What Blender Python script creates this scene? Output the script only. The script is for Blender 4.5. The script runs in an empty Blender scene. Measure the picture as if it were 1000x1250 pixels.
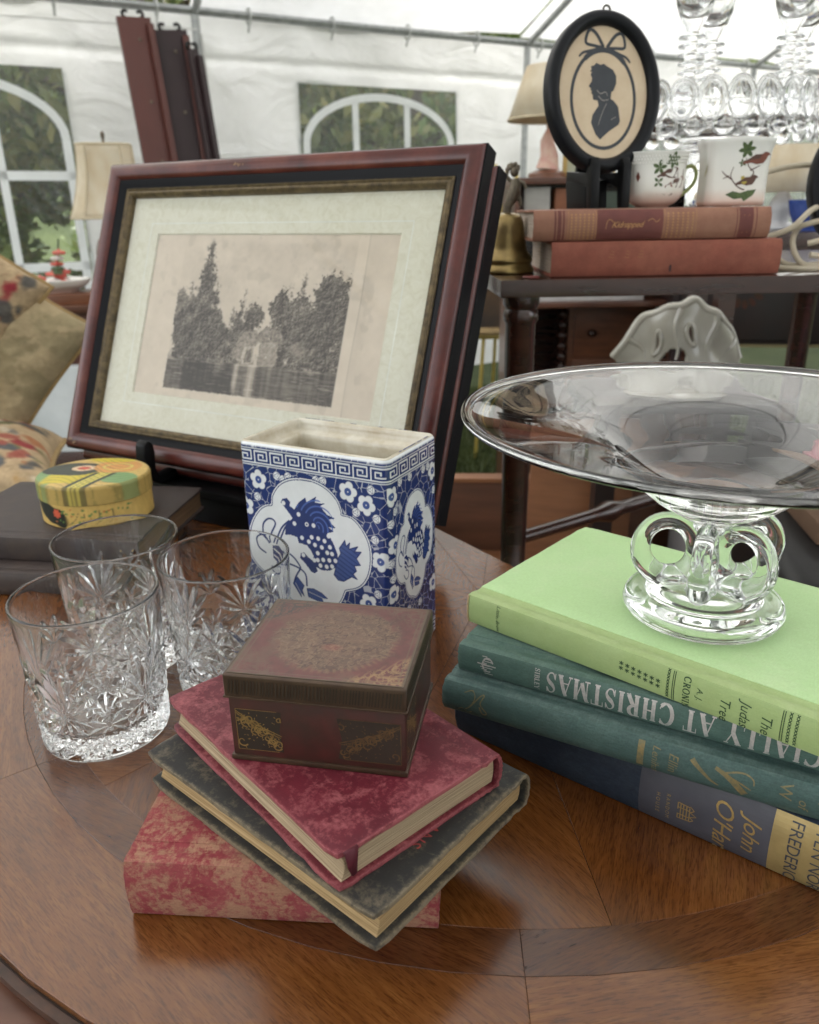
import bpy, bmesh, math, random
import numpy as np
from mathutils import Vector, Matrix

random.seed(7)
RNG = np.random.default_rng(7)
SC = bpy.context.scene
COL = SC.collection
R = math.radians
TAB = 0.76                       # table top height

# ------------------------------------------------------------------ camera
cam_d = bpy.data.cameras.new('camera')
cam = bpy.data.objects.new('camera', cam_d)
COL.objects.link(cam)
SC.camera = cam
_th, _ro = R(21.0), R(-1.0)
_f = Vector((0, math.cos(_th), -math.sin(_th)))
_r0 = Vector((1, 0, 0))
_u0 = _r0.cross(_f)
_r = math.cos(_ro) * _r0 + math.sin(_ro) * _u0
_u = -math.sin(_ro) * _r0 + math.cos(_ro) * _u0
cam.matrix_world = Matrix(((_r.x, _u.x, -_f.x, 0.0), (_r.y, _u.y, -_f.y, 0.0), (_r.z, _u.z, -_f.z, TAB + 0.32), (0, 0, 0, 1)))
cam_d.sensor_fit = 'VERTICAL'
cam_d.sensor_height = 36.0
cam_d.sensor_width = 36.0
cam_d.lens = 36.0 * 960 / 1250
cam_d.clip_start = 0.02
cam_d.clip_end = 400
cam_d.dof.use_dof = True
cam_d.dof.focus_distance = 0.42
cam_d.dof.aperture_fstop = 13.0

# ------------------------------------------------------------------ world + sun (soft overcast day)
SUN_EL, SUN_AZ = R(46), R(335)
world = bpy.data.worlds.new('World')
SC.world = world
world.use_nodes = True
wn = world.node_tree.nodes
wn.clear()
wo = wn.new('ShaderNodeOutputWorld')
wb = wn.new('ShaderNodeBackground')
ws = wn.new('ShaderNodeTexSky')
ws.sky_type = 'NISHITA'
ws.sun_disc = False
ws.sun_elevation = SUN_EL
ws.sun_rotation = SUN_AZ
ws.air_density = 1.0
ws.dust_density = 4.0
ws.ozone_density = 1.0
wb.inputs['Strength'].default_value = 0.15
hs = wn.new('ShaderNodeHueSaturation')      # overcast: the cloud deck greys the sky
hs.inputs['Saturation'].default_value = 0.16
world.node_tree.links.new(ws.outputs[0], hs.inputs['Color'])
world.node_tree.links.new(hs.outputs[0], wb.inputs['Color'])
world.node_tree.links.new(wb.outputs[0], wo.inputs['Surface'])
sun_d = bpy.data.lights.new('sun', 'SUN')
sun_d.energy = 1.5
sun_d.angle = R(14)
sun_d.color = (1.0, 0.95, 0.88)
sun = bpy.data.objects.new('sun', sun_d)
COL.objects.link(sun)
sun.rotation_euler = Vector((-math.sin(SUN_AZ) * math.cos(SUN_EL), -math.cos(SUN_AZ) * math.cos(SUN_EL), -math.sin(SUN_EL))).to_track_quat('-Z', 'Y').to_euler()
SC.view_settings.view_transform = 'Standard'
SC.view_settings.look = 'None'
SC.view_settings.exposure = 2.52
SC.view_settings.gamma = 1.0
SC.view_settings.use_curve_mapping = False
SC.render.engine = 'CYCLES'
cy = SC.cycles
cy.max_bounces = 18
cy.transmission_bounces = 18
cy.glossy_bounces = 8
cy.diffuse_bounces = 5
cy.transparent_max_bounces = 16
cy.caustics_reflective = True
cy.caustics_refractive = True
cy.blur_glossy = 0.3
cy.sample_clamp_indirect = 8.0
cy.use_denoising = True
try:
    cy.denoiser = 'OPENIMAGEDENOISE'
except Exception:
    pass

# ------------------------------------------------------------------ helpers
def rgb(r, g, b):
    """sRGB 0-255 -> linear tuple"""
    f = lambda c: (c / 255 / 12.92) if c / 255 <= 0.04045 else ((c / 255 + 0.055) / 1.055) ** 2.4
    return (f(r), f(g), f(b), 1.0)

class Nodes:
    def __init__(s, name):
        s.m = bpy.data.materials.new(name)
        s.m.use_nodes = True
        s.t = s.m.node_tree
        s.b = s.t.nodes['Principled BSDF']
        s.out = s.t.nodes['Material Output']
    def n(s, kind, **kw):
        x = s.t.nodes.new(kind)
        for k, v in kw.items():
            setattr(x, k, v)
        return x
    def l(s, a, b):
        s.t.links.new(a, b)
    def val(s, sock, v):
        sock.default_value = v
    def coord(s, scale=(1, 1, 1), rot=(0, 0, 0), rnd=False):
        tc = s.n('ShaderNodeTexCoord')
        mp = s.n('ShaderNodeMapping')
        mp.inputs['Scale'].default_value = scale
        mp.inputs['Rotation'].default_value = rot
        s.l(tc.outputs['Object'], mp.inputs['Vector'])
        if rnd:
            oi = s.n('ShaderNodeObjectInfo')
            cx = s.n('ShaderNodeCombineXYZ')
            mu = s.n('ShaderNodeMath', operation='MULTIPLY')
            mu.inputs[1].default_value = 37.0
            s.l(oi.outputs['Random'], mu.inputs[0])
            s.l(mu.outputs[0], cx.inputs[0]); s.l(mu.outputs[0], cx.inputs[1])
            s.l(cx.outputs[0], mp.inputs['Location'])
        return mp.outputs[0]
    def noise(s, vec, scale=5, detail=4, rough=0.55, dist=0.0):
        x = s.n('ShaderNodeTexNoise')
        x.inputs['Scale'].default_value = scale
        x.inputs['Detail'].default_value = detail
        x.inputs['Roughness'].default_value = rough
        x.inputs['Distortion'].default_value = dist
        if vec is not None:
            s.l(vec, x.inputs['Vector'])
        return x.outputs['Fac']
    def ramp(s, fac, stops):
        x = s.n('ShaderNodeValToRGB')
        e = x.color_ramp.elements
        while len(e) > 1:
            e.remove(e[-1])
        e[0].position = stops[0][0]; e[0].color = tuple(stops[0][1])[:3] + (1,)
        for p, c in stops[1:]:
            q = e.new(p); q.color = tuple(c)[:3] + (1,)
        s.l(fac, x.inputs[0])
        return x.outputs[0]
    def mix(s, fac, a, b, blend='MIX'):
        x = s.n('ShaderNodeMix', data_type='RGBA', blend_type=blend)
        if isinstance(fac, (int, float)): x.inputs[0].default_value = fac
        else: s.l(fac, x.inputs[0])
        for v, i in ((a, 6), (b, 7)):
            if isinstance(v, (tuple, list)): x.inputs[i].default_value = tuple(v)[:3] + (1,)
            else: s.l(v, x.inputs[i])
        return x.outputs[2]
    def math(s, op, a, b=0.0, clamp=False):
        x = s.n('ShaderNodeMath', operation=op, use_clamp=clamp)
        for v, i in ((a, 0), (b, 1)):
            if isinstance(v, (int, float)): x.inputs[i].default_value = v
            else: s.l(v, x.inputs[i])
        return x.outputs[0]
    def color(s, c):
        if isinstance(c, (tuple, list)): s.b.inputs['Base Color'].default_value = tuple(c)[:3] + (1,)
        else: s.l(c, s.b.inputs['Base Color'])
    def bump(s, h, strength=0.3, dist=0.001):
        x = s.n('ShaderNodeBump')
        x.inputs['Strength'].default_value = strength
        x.inputs['Distance'].default_value = dist
        s.l(h, x.inputs['Height'])
        s.l(x.outputs[0], s.b.inputs['Normal'])
        return x
    def set(s, **kw):
        for k, v in kw.items():
            s.b.inputs[k.replace('_', ' ')].default_value = v
        return s

def simple(name, c, rough=0.5, spec=0.5, c2=None, nscale=20, metal=0.0, bump=None, coat=0.0, stretch=(1, 1, 1)):
    """principled with two-tone procedural variation"""
    k = Nodes(name)
    v = k.coord(stretch)
    c2 = c2 or tuple(x * 0.75 for x in c[:3])
    f = k.noise(v, nscale, 5, 0.6)
    k.color(k.ramp(f, [(0.3, c2), (0.7, c)]))
    k.set(Roughness=rough, Metallic=metal)
    k.b.inputs['Specular IOR Level'].default_value = spec
    if coat:
        k.b.inputs['Coat Weight'].default_value = coat
        k.b.inputs['Coat Roughness'].default_value = 0.08
    if bump:
        k.bump(k.noise(v, bump[0], 4, 0.6), bump[1], bump[2] if len(bump) > 2 else 0.001)
    return k.m

class MB:
    """collects geometry, builds one mesh object"""
    def __init__(s):
        s.v, s.f, s.uvflag = [], [], None
    def add(s, vs, fs, M=None):
        o = len(s.v)
        for p in vs:
            p = Vector(p)
            s.v.append(M @ p if M else p)
        s.f += [tuple(i + o for i in f) for f in fs]
        return s
    def box(s, x0, x1, y0, y1, z0, z1, M=None):
        vs = [(x0, y0, z0), (x1, y0, z0), (x1, y1, z0), (x0, y1, z0), (x0, y0, z1), (x1, y0, z1), (x1, y1, z1), (x0, y1, z1)]
        return s.add(vs, [(3, 2, 1, 0), (4, 5, 6, 7), (0, 1, 5, 4), (1, 2, 6, 5), (2, 3, 7, 6), (3, 0, 4, 7)], M)
    def prism(s, poly, z0, z1, M=None):
        n = len(poly)
        vs = [(p[0], p[1], z0) for p in poly] + [(p[0], p[1], z1) for p in poly]
        return s.add(vs, [tuple(range(n - 1, -1, -1)), tuple(range(n, 2 * n))] + [(i, (i + 1) % n, n + (i + 1) % n, n + i) for i in range(n)], M)
    def lathe(s, prof, n=32, M=None, caps=True):
        """prof: (r, z) list bottom->top (outside)"""
        vs, fs = [], []
        rings = []
        for r, z in prof:
            if r < 1e-7:
                rings.append([len(vs)]); vs.append((0, 0, z))
            else:
                rings.append(list(range(len(vs), len(vs) + n)))
                vs += [(r * math.cos(2 * math.pi * i / n), r * math.sin(2 * math.pi * i / n), z) for i in range(n)]
        for a, b in zip(rings, rings[1:]):
            for i in range(n):
                j = (i + 1) % n
                if len(a) == 1 and len(b) == 1: continue
                if len(a) == 1: fs.append((a[0], b[j], b[i]))
                elif len(b) == 1: fs.append((a[i], a[j], b[0]))
                else: fs.append((a[i], a[j], b[j], b[i]))
        if caps:
            if len(rings[0]) > 1: fs.append(tuple(reversed(rings[0])))
            if len(rings[-1]) > 1: fs.append(tuple(rings[-1]))
        return s.add(vs, fs, M)
    def tube(s, pts, rad, n=8, closed=False, M=None):
        pts = [Vector(p) for p in pts]
        k = len(pts)
        rad = rad if isinstance(rad, (list, tuple)) else [rad] * k
        vs, fs = [], []
        up = Vector((0, 0, 1))
        prev = None
        for i, p in enumerate(pts):
            a = pts[i - 1] if (i or closed) else p
            b = pts[(i + 1) % k] if (i < k - 1 or closed) else p
            t = (b - a).normalized()
            if prev is None:
                u = t.cross(up)
                if u.length < 1e-3: u = t.cross(Vector((1, 0, 0)))
            else:
                u = prev - t * prev.dot(t)
            u.normalize(); prev = u
            w = t.cross(u)
            for j in range(n):
                ang = 2 * math.pi * j / n
                vs.append(p + (u * math.cos(ang) + w * math.sin(ang)) * rad[i])
        for i in range(k if closed else k - 1):
            for j in range(n):
                a, b = i * n + j, i * n + (j + 1) % n
                c, d = ((i + 1) % k) * n + (j + 1) % n, ((i + 1) % k) * n + j
                fs.append((a, d, c, b))
        if not closed:
            fs.append(tuple(range(n))); fs.append(tuple(range((k - 1) * n + n - 1, (k - 1) * n - 1, -1)))
        return s.add(vs, fs, M)
    def ellipsoid(s, c, rx, ry, rz, n=12, m=8, M=None):
        prof = []
        vs, fs = [], []
        for i in range(m + 1):
            a = -math.pi / 2 + math.pi * i / m
            for j in range(n):
                b = 2 * math.pi * j / n
                vs.append((c[0] + rx * math.cos(a) * math.cos(b), c[1] + ry * math.cos(a) * math.sin(b), c[2] + rz * math.sin(a)))
        for i in range(m):
            for j in range(n):
                fs.append((i * n + j, i * n + (j + 1) % n, (i + 1) * n + (j + 1) % n, (i + 1) * n + j))
        return s.add(vs, fs, M)
    def mesh(s, name, mat, bevel=0.0, segs=2, smooth=None, merge=False):
        me = bpy.data.meshes.new(name)
        me.from_pydata([tuple(v) for v in s.v], [], s.f)
        bm = bmesh.new(); bm.from_mesh(me)
        if merge: bmesh.ops.remove_doubles(bm, verts=bm.verts, dist=1e-6)
        bmesh.ops.recalc_face_normals(bm, faces=bm.faces)
        if bevel > 0:
            es = [e for e in bm.edges if len(e.link_faces) == 2 and e.calc_face_angle(0) > R(35)]
            bmesh.ops.bevel(bm, geom=es, offset=bevel, segments=segs, profile=0.6, affect='EDGES', clamp_overlap=True)
        bm.to_mesh(me); bm.free()
        if smooth or (smooth is None and bevel > 0):
            me.polygons.foreach_set('use_smooth', [True] * len(me.polygons))
            try: me.set_sharp_from_angle(angle=R(38))
            except Exception: pass
        if mat: me.materials.append(mat)
        return me
    def build(s, name, mat, parent=None, bevel=0.0, segs=2, smooth=None, merge=False):
        return link(name, s.mesh(name, mat, bevel, segs, smooth, merge), parent)

def link(name, data, parent=None):
    o = bpy.data.objects.new(name, data)
    COL.objects.link(o)
    if parent is not None: o.parent = parent
    return o

def tag(o, label, cat, group=None, kind=None):
    if label: o['label'] = label
    if cat: o['category'] = cat
    if group: o['group'] = group
    if kind: o['kind'] = kind
    return o

def thing(name, label, cat, loc=(0, 0, 0), rot=(0, 0, 0), group=None):
    o = link(name, None)
    o.location = loc; o.rotation_euler = rot
    o.empty_display_size = 0.05
    return tag(o, label, cat, group)

def structure(o):
    o['kind'] = 'structure'
    return o

def copy_tree(o, parent=None):
    c = o.copy(); COL.objects.link(c)
    if parent is not None: c.parent = parent
    for ch in list(o.children): copy_tree(ch, c)
    return c

def TR(x=0, y=0, z=0, rx=0, ry=0, rz=0):
    return Matrix.Translation((x, y, z)) @ Matrix.Rotation(rz, 4, 'Z') @ Matrix.Rotation(ry, 4, 'Y') @ Matrix.Rotation(rx, 4, 'X')

def grid_mesh(name, P, mat, colors=None, wrap=False, smooth=True):
    """P: (rows, cols, 3) array. colours per vertex (rows, cols, 3) linear -> attribute 'paint'"""
    P = np.asarray(P, float)
    r, c = P.shape[:2]
    idx = np.arange(r * c).reshape(r, c)
    if wrap:
        a = idx[:-1, :]; b = np.roll(idx, -1, 1)[:-1, :]; d = idx[1:, :]; e = np.roll(idx, -1, 1)[1:, :]
    else:
        a = idx[:-1, :-1]; b = idx[:-1, 1:]; d = idx[1:, :-1]; e = idx[1:, 1:]
    quads = np.stack([a, b, e, d], -1).reshape(-1, 4)
    me = bpy.data.meshes.new(name)
    me.vertices.add(r * c); me.vertices.foreach_set('co', P.reshape(-1).astype(np.float32))
    nq = len(quads)
    me.loops.add(nq * 4); me.loops.foreach_set('vertex_index', quads.reshape(-1).astype(np.int32))
    me.polygons.add(nq)
    me.polygons.foreach_set('loop_start', np.arange(0, nq * 4, 4, dtype=np.int32))
    try: me.polygons.foreach_set('loop_total', np.full(nq, 4, dtype=np.int32))
    except Exception: pass
    me.update(calc_edges=True); me.validate()
    if smooth: me.polygons.foreach_set('use_smooth', np.ones(nq, dtype=bool))
    if colors is not None:
        at = me.color_attributes.new('paint', 'FLOAT_COLOR', 'POINT')
        ca = np.concatenate([np.asarray(colors, float).reshape(-1, 3), np.ones((r * c, 1))], 1)
        at.data.foreach_set('color', ca.reshape(-1).astype(np.float32))
    if mat: me.materials.append(mat)
    return me

def paint_mat(name, rough=0.3, spec=0.5, coat=0.0, bump=None):
    k = Nodes(name)
    a = k.n('ShaderNodeAttribute', attribute_name='paint')
    v = k.coord()
    f = k.noise(v, 60, 5)
    k.color(k.mix(0.12, a.outputs['Color'], k.ramp(f, [(0.3, (0.25, 0.22, 0.18)), (0.7, (1, 1, 1))]), 'MULTIPLY'))
    k.set(Roughness=rough)
    k.b.inputs['Specular IOR Level'].default_value = spec
    if coat:
        k.b.inputs['Coat Weight'].default_value = coat
        k.b.inputs['Coat Roughness'].default_value = 0.05
    if bump: k.bump(k.noise(v, bump[0], 4, 0.6), bump[1])
    return k.m

def _hash(ix, iy, seed):
    h = np.sin(ix * 127.1 + iy * 311.7 + seed * 74.7) * 43758.5453
    return h - np.floor(h)
def vnoise(x, y, seed=0):
    ix, iy = np.floor(x), np.floor(y)
    fx, fy = x - ix, y - iy
    fx = fx * fx * (3 - 2 * fx); fy = fy * fy * (3 - 2 * fy)
    a = _hash(ix, iy, seed); b = _hash(ix + 1, iy, seed); c = _hash(ix, iy + 1, seed); d = _hash(ix + 1, iy + 1, seed)
    return a + (b - a) * fx + (c - a) * fy + (a - b - c + d) * fx * fy
def fbm(x, y, oct=4, seed=0):
    s, a, t = 0, 0.5, 0
    for i in range(oct):
        s = s + a * vnoise(x * 2 ** i, y * 2 ** i, seed + i * 3); t += a; a *= 0.55
    return s / t
def sstep(e0, e1, x):
    t = np.clip((x - e0) / (e1 - e0), 0, 1)
    return t * t * (3 - 2 * t)
def inpoly(U, V, poly):
    r = np.zeros(U.shape, bool)
    n = len(poly)
    for i in range(n):
        x0, y0 = poly[i]; x1, y1 = poly[(i + 1) % n]
        if y0 == y1: continue
        c = ((V < y0) != (V < y1)) & (U < (x1 - x0) * (V - y0) / (y1 - y0) + x0)
        r ^= c
    return r
def segdist(U, V, pts, closed=False):
    d = np.full(U.shape, 1e9)
    q = list(pts) + ([pts[0]] if closed else [])
    for (x0, y0), (x1, y1) in zip(q, q[1:]):
        dx, dy = x1 - x0, y1 - y0
        L = dx * dx + dy * dy + 1e-18
        t = np.clip(((U - x0) * dx + (V - y0) * dy) / L, 0, 1)
        d = np.minimum(d, np.hypot(U - x0 - t * dx, V - y0 - t * dy))
    return d
def catmull(pts, k=6, closed=False):
    out = []
    n = len(pts)
    for i in range(n if closed else n - 1):
        if closed: p0, p1, p2, p3 = pts[i - 1], pts[i], pts[(i + 1) % n], pts[(i + 2) % n]
        else: p0, p1, p2, p3 = pts[max(i - 1, 0)], pts[i], pts[i + 1], pts[min(i + 2, n - 1)]
        for j in range(k):
            t = j / k
            out.append(tuple(0.5 * (2 * b + (c - a) * t + (2 * a - 5 * b + 4 * c - d) * t * t + (3 * b - a - 3 * c + d) * t ** 3) for a, b, c, d in zip(p0, p1, p2, p3)))
    if not closed: out.append(tuple(pts[-1]))
    return out

class Ink:
    """flat print: polygons in (u, v) laid on a surface map(u, v, lift)"""
    def __init__(s, fmap, lift=0.00012):
        s.map, s.lift, s.i = fmap, lift, 0
        s.mb = MB()
    def poly(s, pts):
        s.i += 1
        d = s.lift + s.i * 2e-7
        s.mb.add([s.map(u, v, d) for u, v in pts], [tuple(range(len(pts)))])
        return s
    def tris(s, vs, fs):
        s.i += 1
        d = s.lift + s.i * 2e-7
        s.mb.add([s.map(u, v, d) for u, v in vs], fs)
        return s
    def stroke(s, pts, w, w1=None):
        w1 = w if w1 is None else w1
        n = len(pts)
        L, Rr = [], []
        for i in range(n):
            a = pts[max(i - 1, 0)]; b = pts[min(i + 1, n - 1)]
            dx, dy = b[0] - a[0], b[1] - a[1]
            q = math.hypot(dx, dy) or 1
            h = (w + (w1 - w) * i / max(n - 1, 1)) / 2
            L.append((pts[i][0] - dy / q * h, pts[i][1] + dx / q * h)); Rr.append((pts[i][0] + dy / q * h, pts[i][1] - dx / q * h))
        s.i += 1
        d = s.lift + s.i * 2e-7
        s.mb.add([s.map(u, v, d) for u, v in L + Rr], [(i, i + 1, n + i + 1, n + i) for i in range(n - 1)])
        return s
    def disc(s, u, v, ru, rv=None, n=12, rot=0.0):
        rv = rv or ru
        c, q = math.cos(rot), math.sin(rot)
        return s.poly([(u + c * ru * math.cos(2 * math.pi * i / n) - q * rv * math.sin(2 * math.pi * i / n), v + q * ru * math.cos(2 * math.pi * i / n) + c * rv * math.sin(2 * math.pi * i / n)) for i in range(n)])
    def build(s, name, mat, parent):
        me = bpy.data.meshes.new(name)
        me.from_pydata([tuple(v) for v in s.mb.v], [], s.mb.f)
        me.materials.append(mat)
        return link(name, me, parent)

_fontcache = {}
def font_tris(text, height, shear=0.0, spacing=1.0, bold=0.0):
    """(verts2d, tris) of the built-in font; cap height = height; origin at baseline left"""
    key = (text, shear, spacing, bold)
    if key not in _fontcache:
        cu = bpy.data.curves.new('lettering_outline', 'FONT')
        cu.body = text; cu.size = 1.0; cu.shear = shear; cu.space_character = spacing; cu.offset = bold
        cu.resolution_u = 3
        o = bpy.data.objects.new('lettering_outline', cu)
        COL.objects.link(o)
        dg = bpy.context.evaluated_depsgraph_get()
        dg.update()
        me = o.evaluated_get(dg).to_mesh()
        me.calc_loop_triangles()
        vs = [(v.co.x, v.co.y) for v in me.vertices]
        fs = [tuple(t.vertices) for t in me.loop_triangles]
        o.evaluated_get(dg).to_mesh_clear()
        bpy.data.objects.remove(o); bpy.data.curves.remove(cu)
        _fontcache[key] = (vs, fs)
    vs, fs = _fontcache[key]
    k = height / 0.72
    return [(x * k, y * k) for x, y in vs], fs

def serif_strokes(text, h, thick=0.17, thin=0.06, gap=0.1):
    """hand-built roman capitals: list of (points, w0, w1) and total advance, cap height h"""
    out, x = [], 0.0
    T, t = thick, thin
    def arc(cx, cy, rx, ry, a0, a1, n=12): return [(cx + rx * math.cos(R(a0 + (a1 - a0) * i / n)), cy + ry * math.sin(R(a0 + (a1 - a0) * i / n))) for i in range(n + 1)]
    for ch in text:
        S = []
        def sf(cx, y, w=0.16): S.append(([(cx - w, y), (cx + w, y)], t, t))
        def stem(cx, w=T, y0=0, y1=1): S.append(([(cx, y0), (cx, y1)], w, w))
        def bend(pts):  # round stroke: thick where it runs upright
            for a, b in zip(pts, pts[1:]):
                q = abs(b[1] - a[1]) / (math.hypot(b[0] - a[0], b[1] - a[1]) + 1e-9)
                ex = ((b[0] - a[0]) * 0.25, (b[1] - a[1]) * 0.25)
                w = t + (T - t) * q
                S.append(([(a[0] - ex[0], a[1] - ex[1]), (b[0] + ex[0], b[1] + ex[1])], w, w))
        if ch == ' ': adv = 0.35
        elif ch == 'I': stem(0.2); sf(0.2, 0.03); sf(0.2, 0.97); adv = 0.4
        elif ch == 'L': stem(0.2); sf(0.2, 0.97); S.append(([(0.06, 0.03), (0.66, 0.03)], t, t)); S.append(([(0.64, 0.0), (0.66, 0.26)], t, t * 0.6)); adv = 0.68
        elif ch == 'E':
            stem(0.2); S.append(([(0.06, 0.03), (0.66, 0.03)], t, t)); S.append(([(0.06, 0.97), (0.62, 0.97)], t, t)); S.append(([(0.2, 0.52), (0.5, 0.52)], t, t))
            S.append(([(0.64, 0.0), (0.66, 0.26)], t, t * 0.6)); S.append(([(0.61, 1.0), (0.62, 0.76)], t, t * 0.6)); S.append(([(0.5, 0.4), (0.5, 0.64)], t, t)); adv = 0.7
        elif ch == 'F': stem(0.2); sf(0.2, 0.03); S.append(([(0.06, 0.97), (0.62, 0.97)], t, t)); S.append(([(0.2, 0.52), (0.5, 0.52)], t, t)); adv = 0.65
        elif ch == 'T':
            stem(0.36); sf(0.36, 0.03); S.append(([(0.02, 0.97), (0.70, 0.97)], t, t)); S.append(([(0.03, 1.0), (0.02, 0.74)], t, t * 0.6)); S.append(([(0.69, 1.0), (0.70, 0.74)], t, t * 0.6)); adv = 0.72
        elif ch == 'H': stem(0.2); stem(0.66); [sf(c, y) for c in (0.2, 0.66) for y in (0.03, 0.97)]; S.append(([(0.2, 0.5), (0.66, 0.5)], t, t)); adv = 0.86
        elif ch == 'N': stem(0.16, t * 1.2); stem(0.7, t * 1.2); S.append(([(0.12, 0.98), (0.7, 0.02)], T, T)); sf(0.16, 0.03); sf(0.7, 0.97); adv = 0.86
        elif ch == 'M': stem(0.16, t * 1.2); stem(0.84, T); S.append(([(0.16, 0.98), (0.5, 0.1)], T, T)); S.append(([(0.5, 0.1), (0.84, 0.98)], t, t)); [sf(c, 0.03) for c in (0.16, 0.84)]; sf(0.12, 0.97, 0.1); sf(0.88, 0.97, 0.1); adv = 1.0
        elif ch == 'A': S.append(([(0.1, 0.02), (0.42, 0.98)], t, t)); S.append(([(0.38, 0.99), (0.74, 0.02)], T, T)); S.append(([(0.2, 0.34), (0.6, 0.34)], t, t)); sf(0.1, 0.03, 0.12); sf(0.72, 0.03); adv = 0.86
        elif ch == 'Y': stem(0.4, T, 0, 0.48); S.append(([(0.08, 0.98), (0.41, 0.44)], T, T)); S.append(([(0.72, 0.98), (0.42, 0.44)], t, t)); sf(0.4, 0.03); sf(0.1, 0.97); sf(0.71, 0.97, 0.12); adv = 0.8
        elif ch in 'PRBD':
            stem(0.2); sf(0.2, 0.03); sf(0.18, 0.97)
            if ch == 'D': bend([(0.2, 0.97)] + arc(0.32, 0.5, 0.42, 0.47, 90, -90, 16) + [(0.2, 0.03)]); adv = 0.84
            else:
                bend([(0.2, 0.97)] + arc(0.38, 0.74, 0.24, 0.23, 90, -90) + [(0.2, 0.51)]); adv = 0.68
                if ch == 'R': S.append(([(0.36, 0.52), (0.7, 0.03)], T, T)); sf(0.72, 0.03, 0.1); adv = 0.8
                if ch == 'B': bend([(0.2, 0.51)] + arc(0.4, 0.27, 0.27, 0.24, 90, -90) + [(0.2, 0.03)]); adv = 0.74
        elif ch == 'O': bend(arc(0.46, 0.5, 0.38, 0.48, 0, 360, 26)); adv = 0.92
        elif ch == 'C': bend(arc(0.46, 0.5, 0.38, 0.48, 48, 312, 22)); S.append(([(0.72, 0.99), (0.72, 0.72)], t, t)); S.append(([(0.7, 0.1), (0.78, 0.28)], t, t)); adv = 0.84
        elif ch == 'S':
            pts = catmull([(0.58, 0.78), (0.44, 0.96), (0.24, 0.94), (0.13, 0.76), (0.24, 0.58), (0.46, 0.43), (0.57, 0.25), (0.46, 0.06), (0.24, 0.04), (0.1, 0.22)], 4)
            for a, b in zip(pts, pts[1:]):
                mid = 1 - min(1, abs((a[1] + b[1]) / 2 - 0.5) / 0.42)
                w = t + (T - t) * mid
                S.append(([(a[0] - (b[0] - a[0]) * .25, a[1] - (b[1] - a[1]) * .25), (b[0] + (b[0] - a[0]) * .25, b[1] + (b[1] - a[1]) * .25)], w, w))
            S.append(([(0.59, 0.98), (0.59, 0.7)], t, t)); S.append(([(0.09, 0.02), (0.09, 0.3)], t, t)); adv = 0.66
        elif ch == '.': S.append(([(0.1, 0.0), (0.1, 0.12)], 0.12, 0.12)); adv = 0.22
        elif ch == 'J': stem(0.26, T, 0.05, 1); sf(0.26, 0.97); bend([(0.26, 0.1), (0.2, -0.08), (0.06, -0.1)]); adv = 0.44
        elif ch == 'G': bend(arc(0.46, 0.5, 0.38, 0.48, 48, 330, 22)); stem(0.76, T * 0.8, 0.08, 0.42); sf(0.74, 0.42, 0.12); adv = 0.9
        else: adv = 0.5
        for p, a, b in S: out.append(([((x + q[0]) * h, q[1] * h) for q in p], a * h, b * h))
        x += adv + gap
    return out, x * h

def put_text(ink, tris, fn):
    vs, fs = tris
    ink.tris([fn(x, y) for x, y in vs], fs)
def put_serif(ink, text, h, fn, **kw):
    st, adv = serif_strokes(text, h, **kw)
    for p, a, b in st:
        # densify so long strokes follow a rounded spine
        q = []
        for (x0, y0), (x1, y1) in zip(p, p[1:]):
            n = max(1, int(math.hypot(x1 - x0, y1 - y0) / 0.002))
            q += [(x0 + (x1 - x0) * i / n, y0 + (y1 - y0) * i / n) for i in range(n)]
        q.append(p[-1])
        n = len(q); L, Rr = [], []
        for i in range(n):
            c, d = q[max(i - 1, 0)], q[min(i + 1, n - 1)]
            dx, dy = d[0] - c[0], d[1] - c[1]; m = math.hypot(dx, dy) or 1; w = (a + (b - a) * i / max(n - 1, 1)) / 2
            L.append(fn(q[i][0] - dy / m * w, q[i][1] + dx / m * w)); Rr.append(fn(q[i][0] + dy / m * w, q[i][1] - dx / m * w))
        for i in range(n - 1): ink.poly([L[i], L[i + 1], Rr[i + 1], Rr[i]])
# ================================================================== SETTING
# ---- lawn
k = Nodes('lawn_green')
v = k.coord()
f1 = k.noise(v, 3.0, 6, 0.6); f2 = k.noise(v, 60, 4, 0.7)
k.color(k.mix(k.math('MULTIPLY', f2, 0.7), k.ramp(f1, [(0.3, (0.035, 0.055, 0.014)), (0.55, (0.06, 0.085, 0.022)), (0.75, (0.10, 0.095, 0.04))]), (0.02, 0.03, 0.008)))
k.set(Roughness=0.9); k.bump(f2, 0.8, 0.02)
lawn = link('lawn', MB().add([(-90, -90, 0), (90, -90, 0), (90, 90, 0), (-90, 90, 0)], [(0, 1, 2, 3)]).mesh('lawn', k.m))
structure(lawn)

def blades(n, x0, x1, y0, y1, name, mat, hmin=0.025, hmax=0.06):
    x = RNG.uniform(x0, x1, n); y = RNG.uniform(y0, y1, n); a = RNG.uniform(0, 6.283, n); h = RNG.uniform(hmin, hmax, n)
    w = 0.004; lx, ly = RNG.normal(0, 0.018, n), RNG.normal(0, 0.018, n)
    V = np.empty((n, 3, 3))
    V[:, 0] = np.stack([x - w * np.cos(a), y - w * np.sin(a), 0 * x], 1)
    V[:, 1] = np.stack([x + w * np.cos(a), y + w * np.sin(a), 0 * x], 1)
    V[:, 2] = np.stack([x + lx, y + ly, h], 1)
    me = bpy.data.meshes.new(name)
    me.from_pydata(V.reshape(-1, 3).tolist(), [], np.arange(3 * n).reshape(-1, 3).tolist())
    me.materials.append(mat)
    return link(name, me)
g = blades(42000, -0.6, 2.6, 1.5, 5.0, 'grass', simple('grass_blade', (0.085, 0.105, 0.034, 1), 0.8, 0.2, (0.028, 0.042, 0.013, 1), 9))
tag(g, None, None, kind='stuff')

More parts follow.
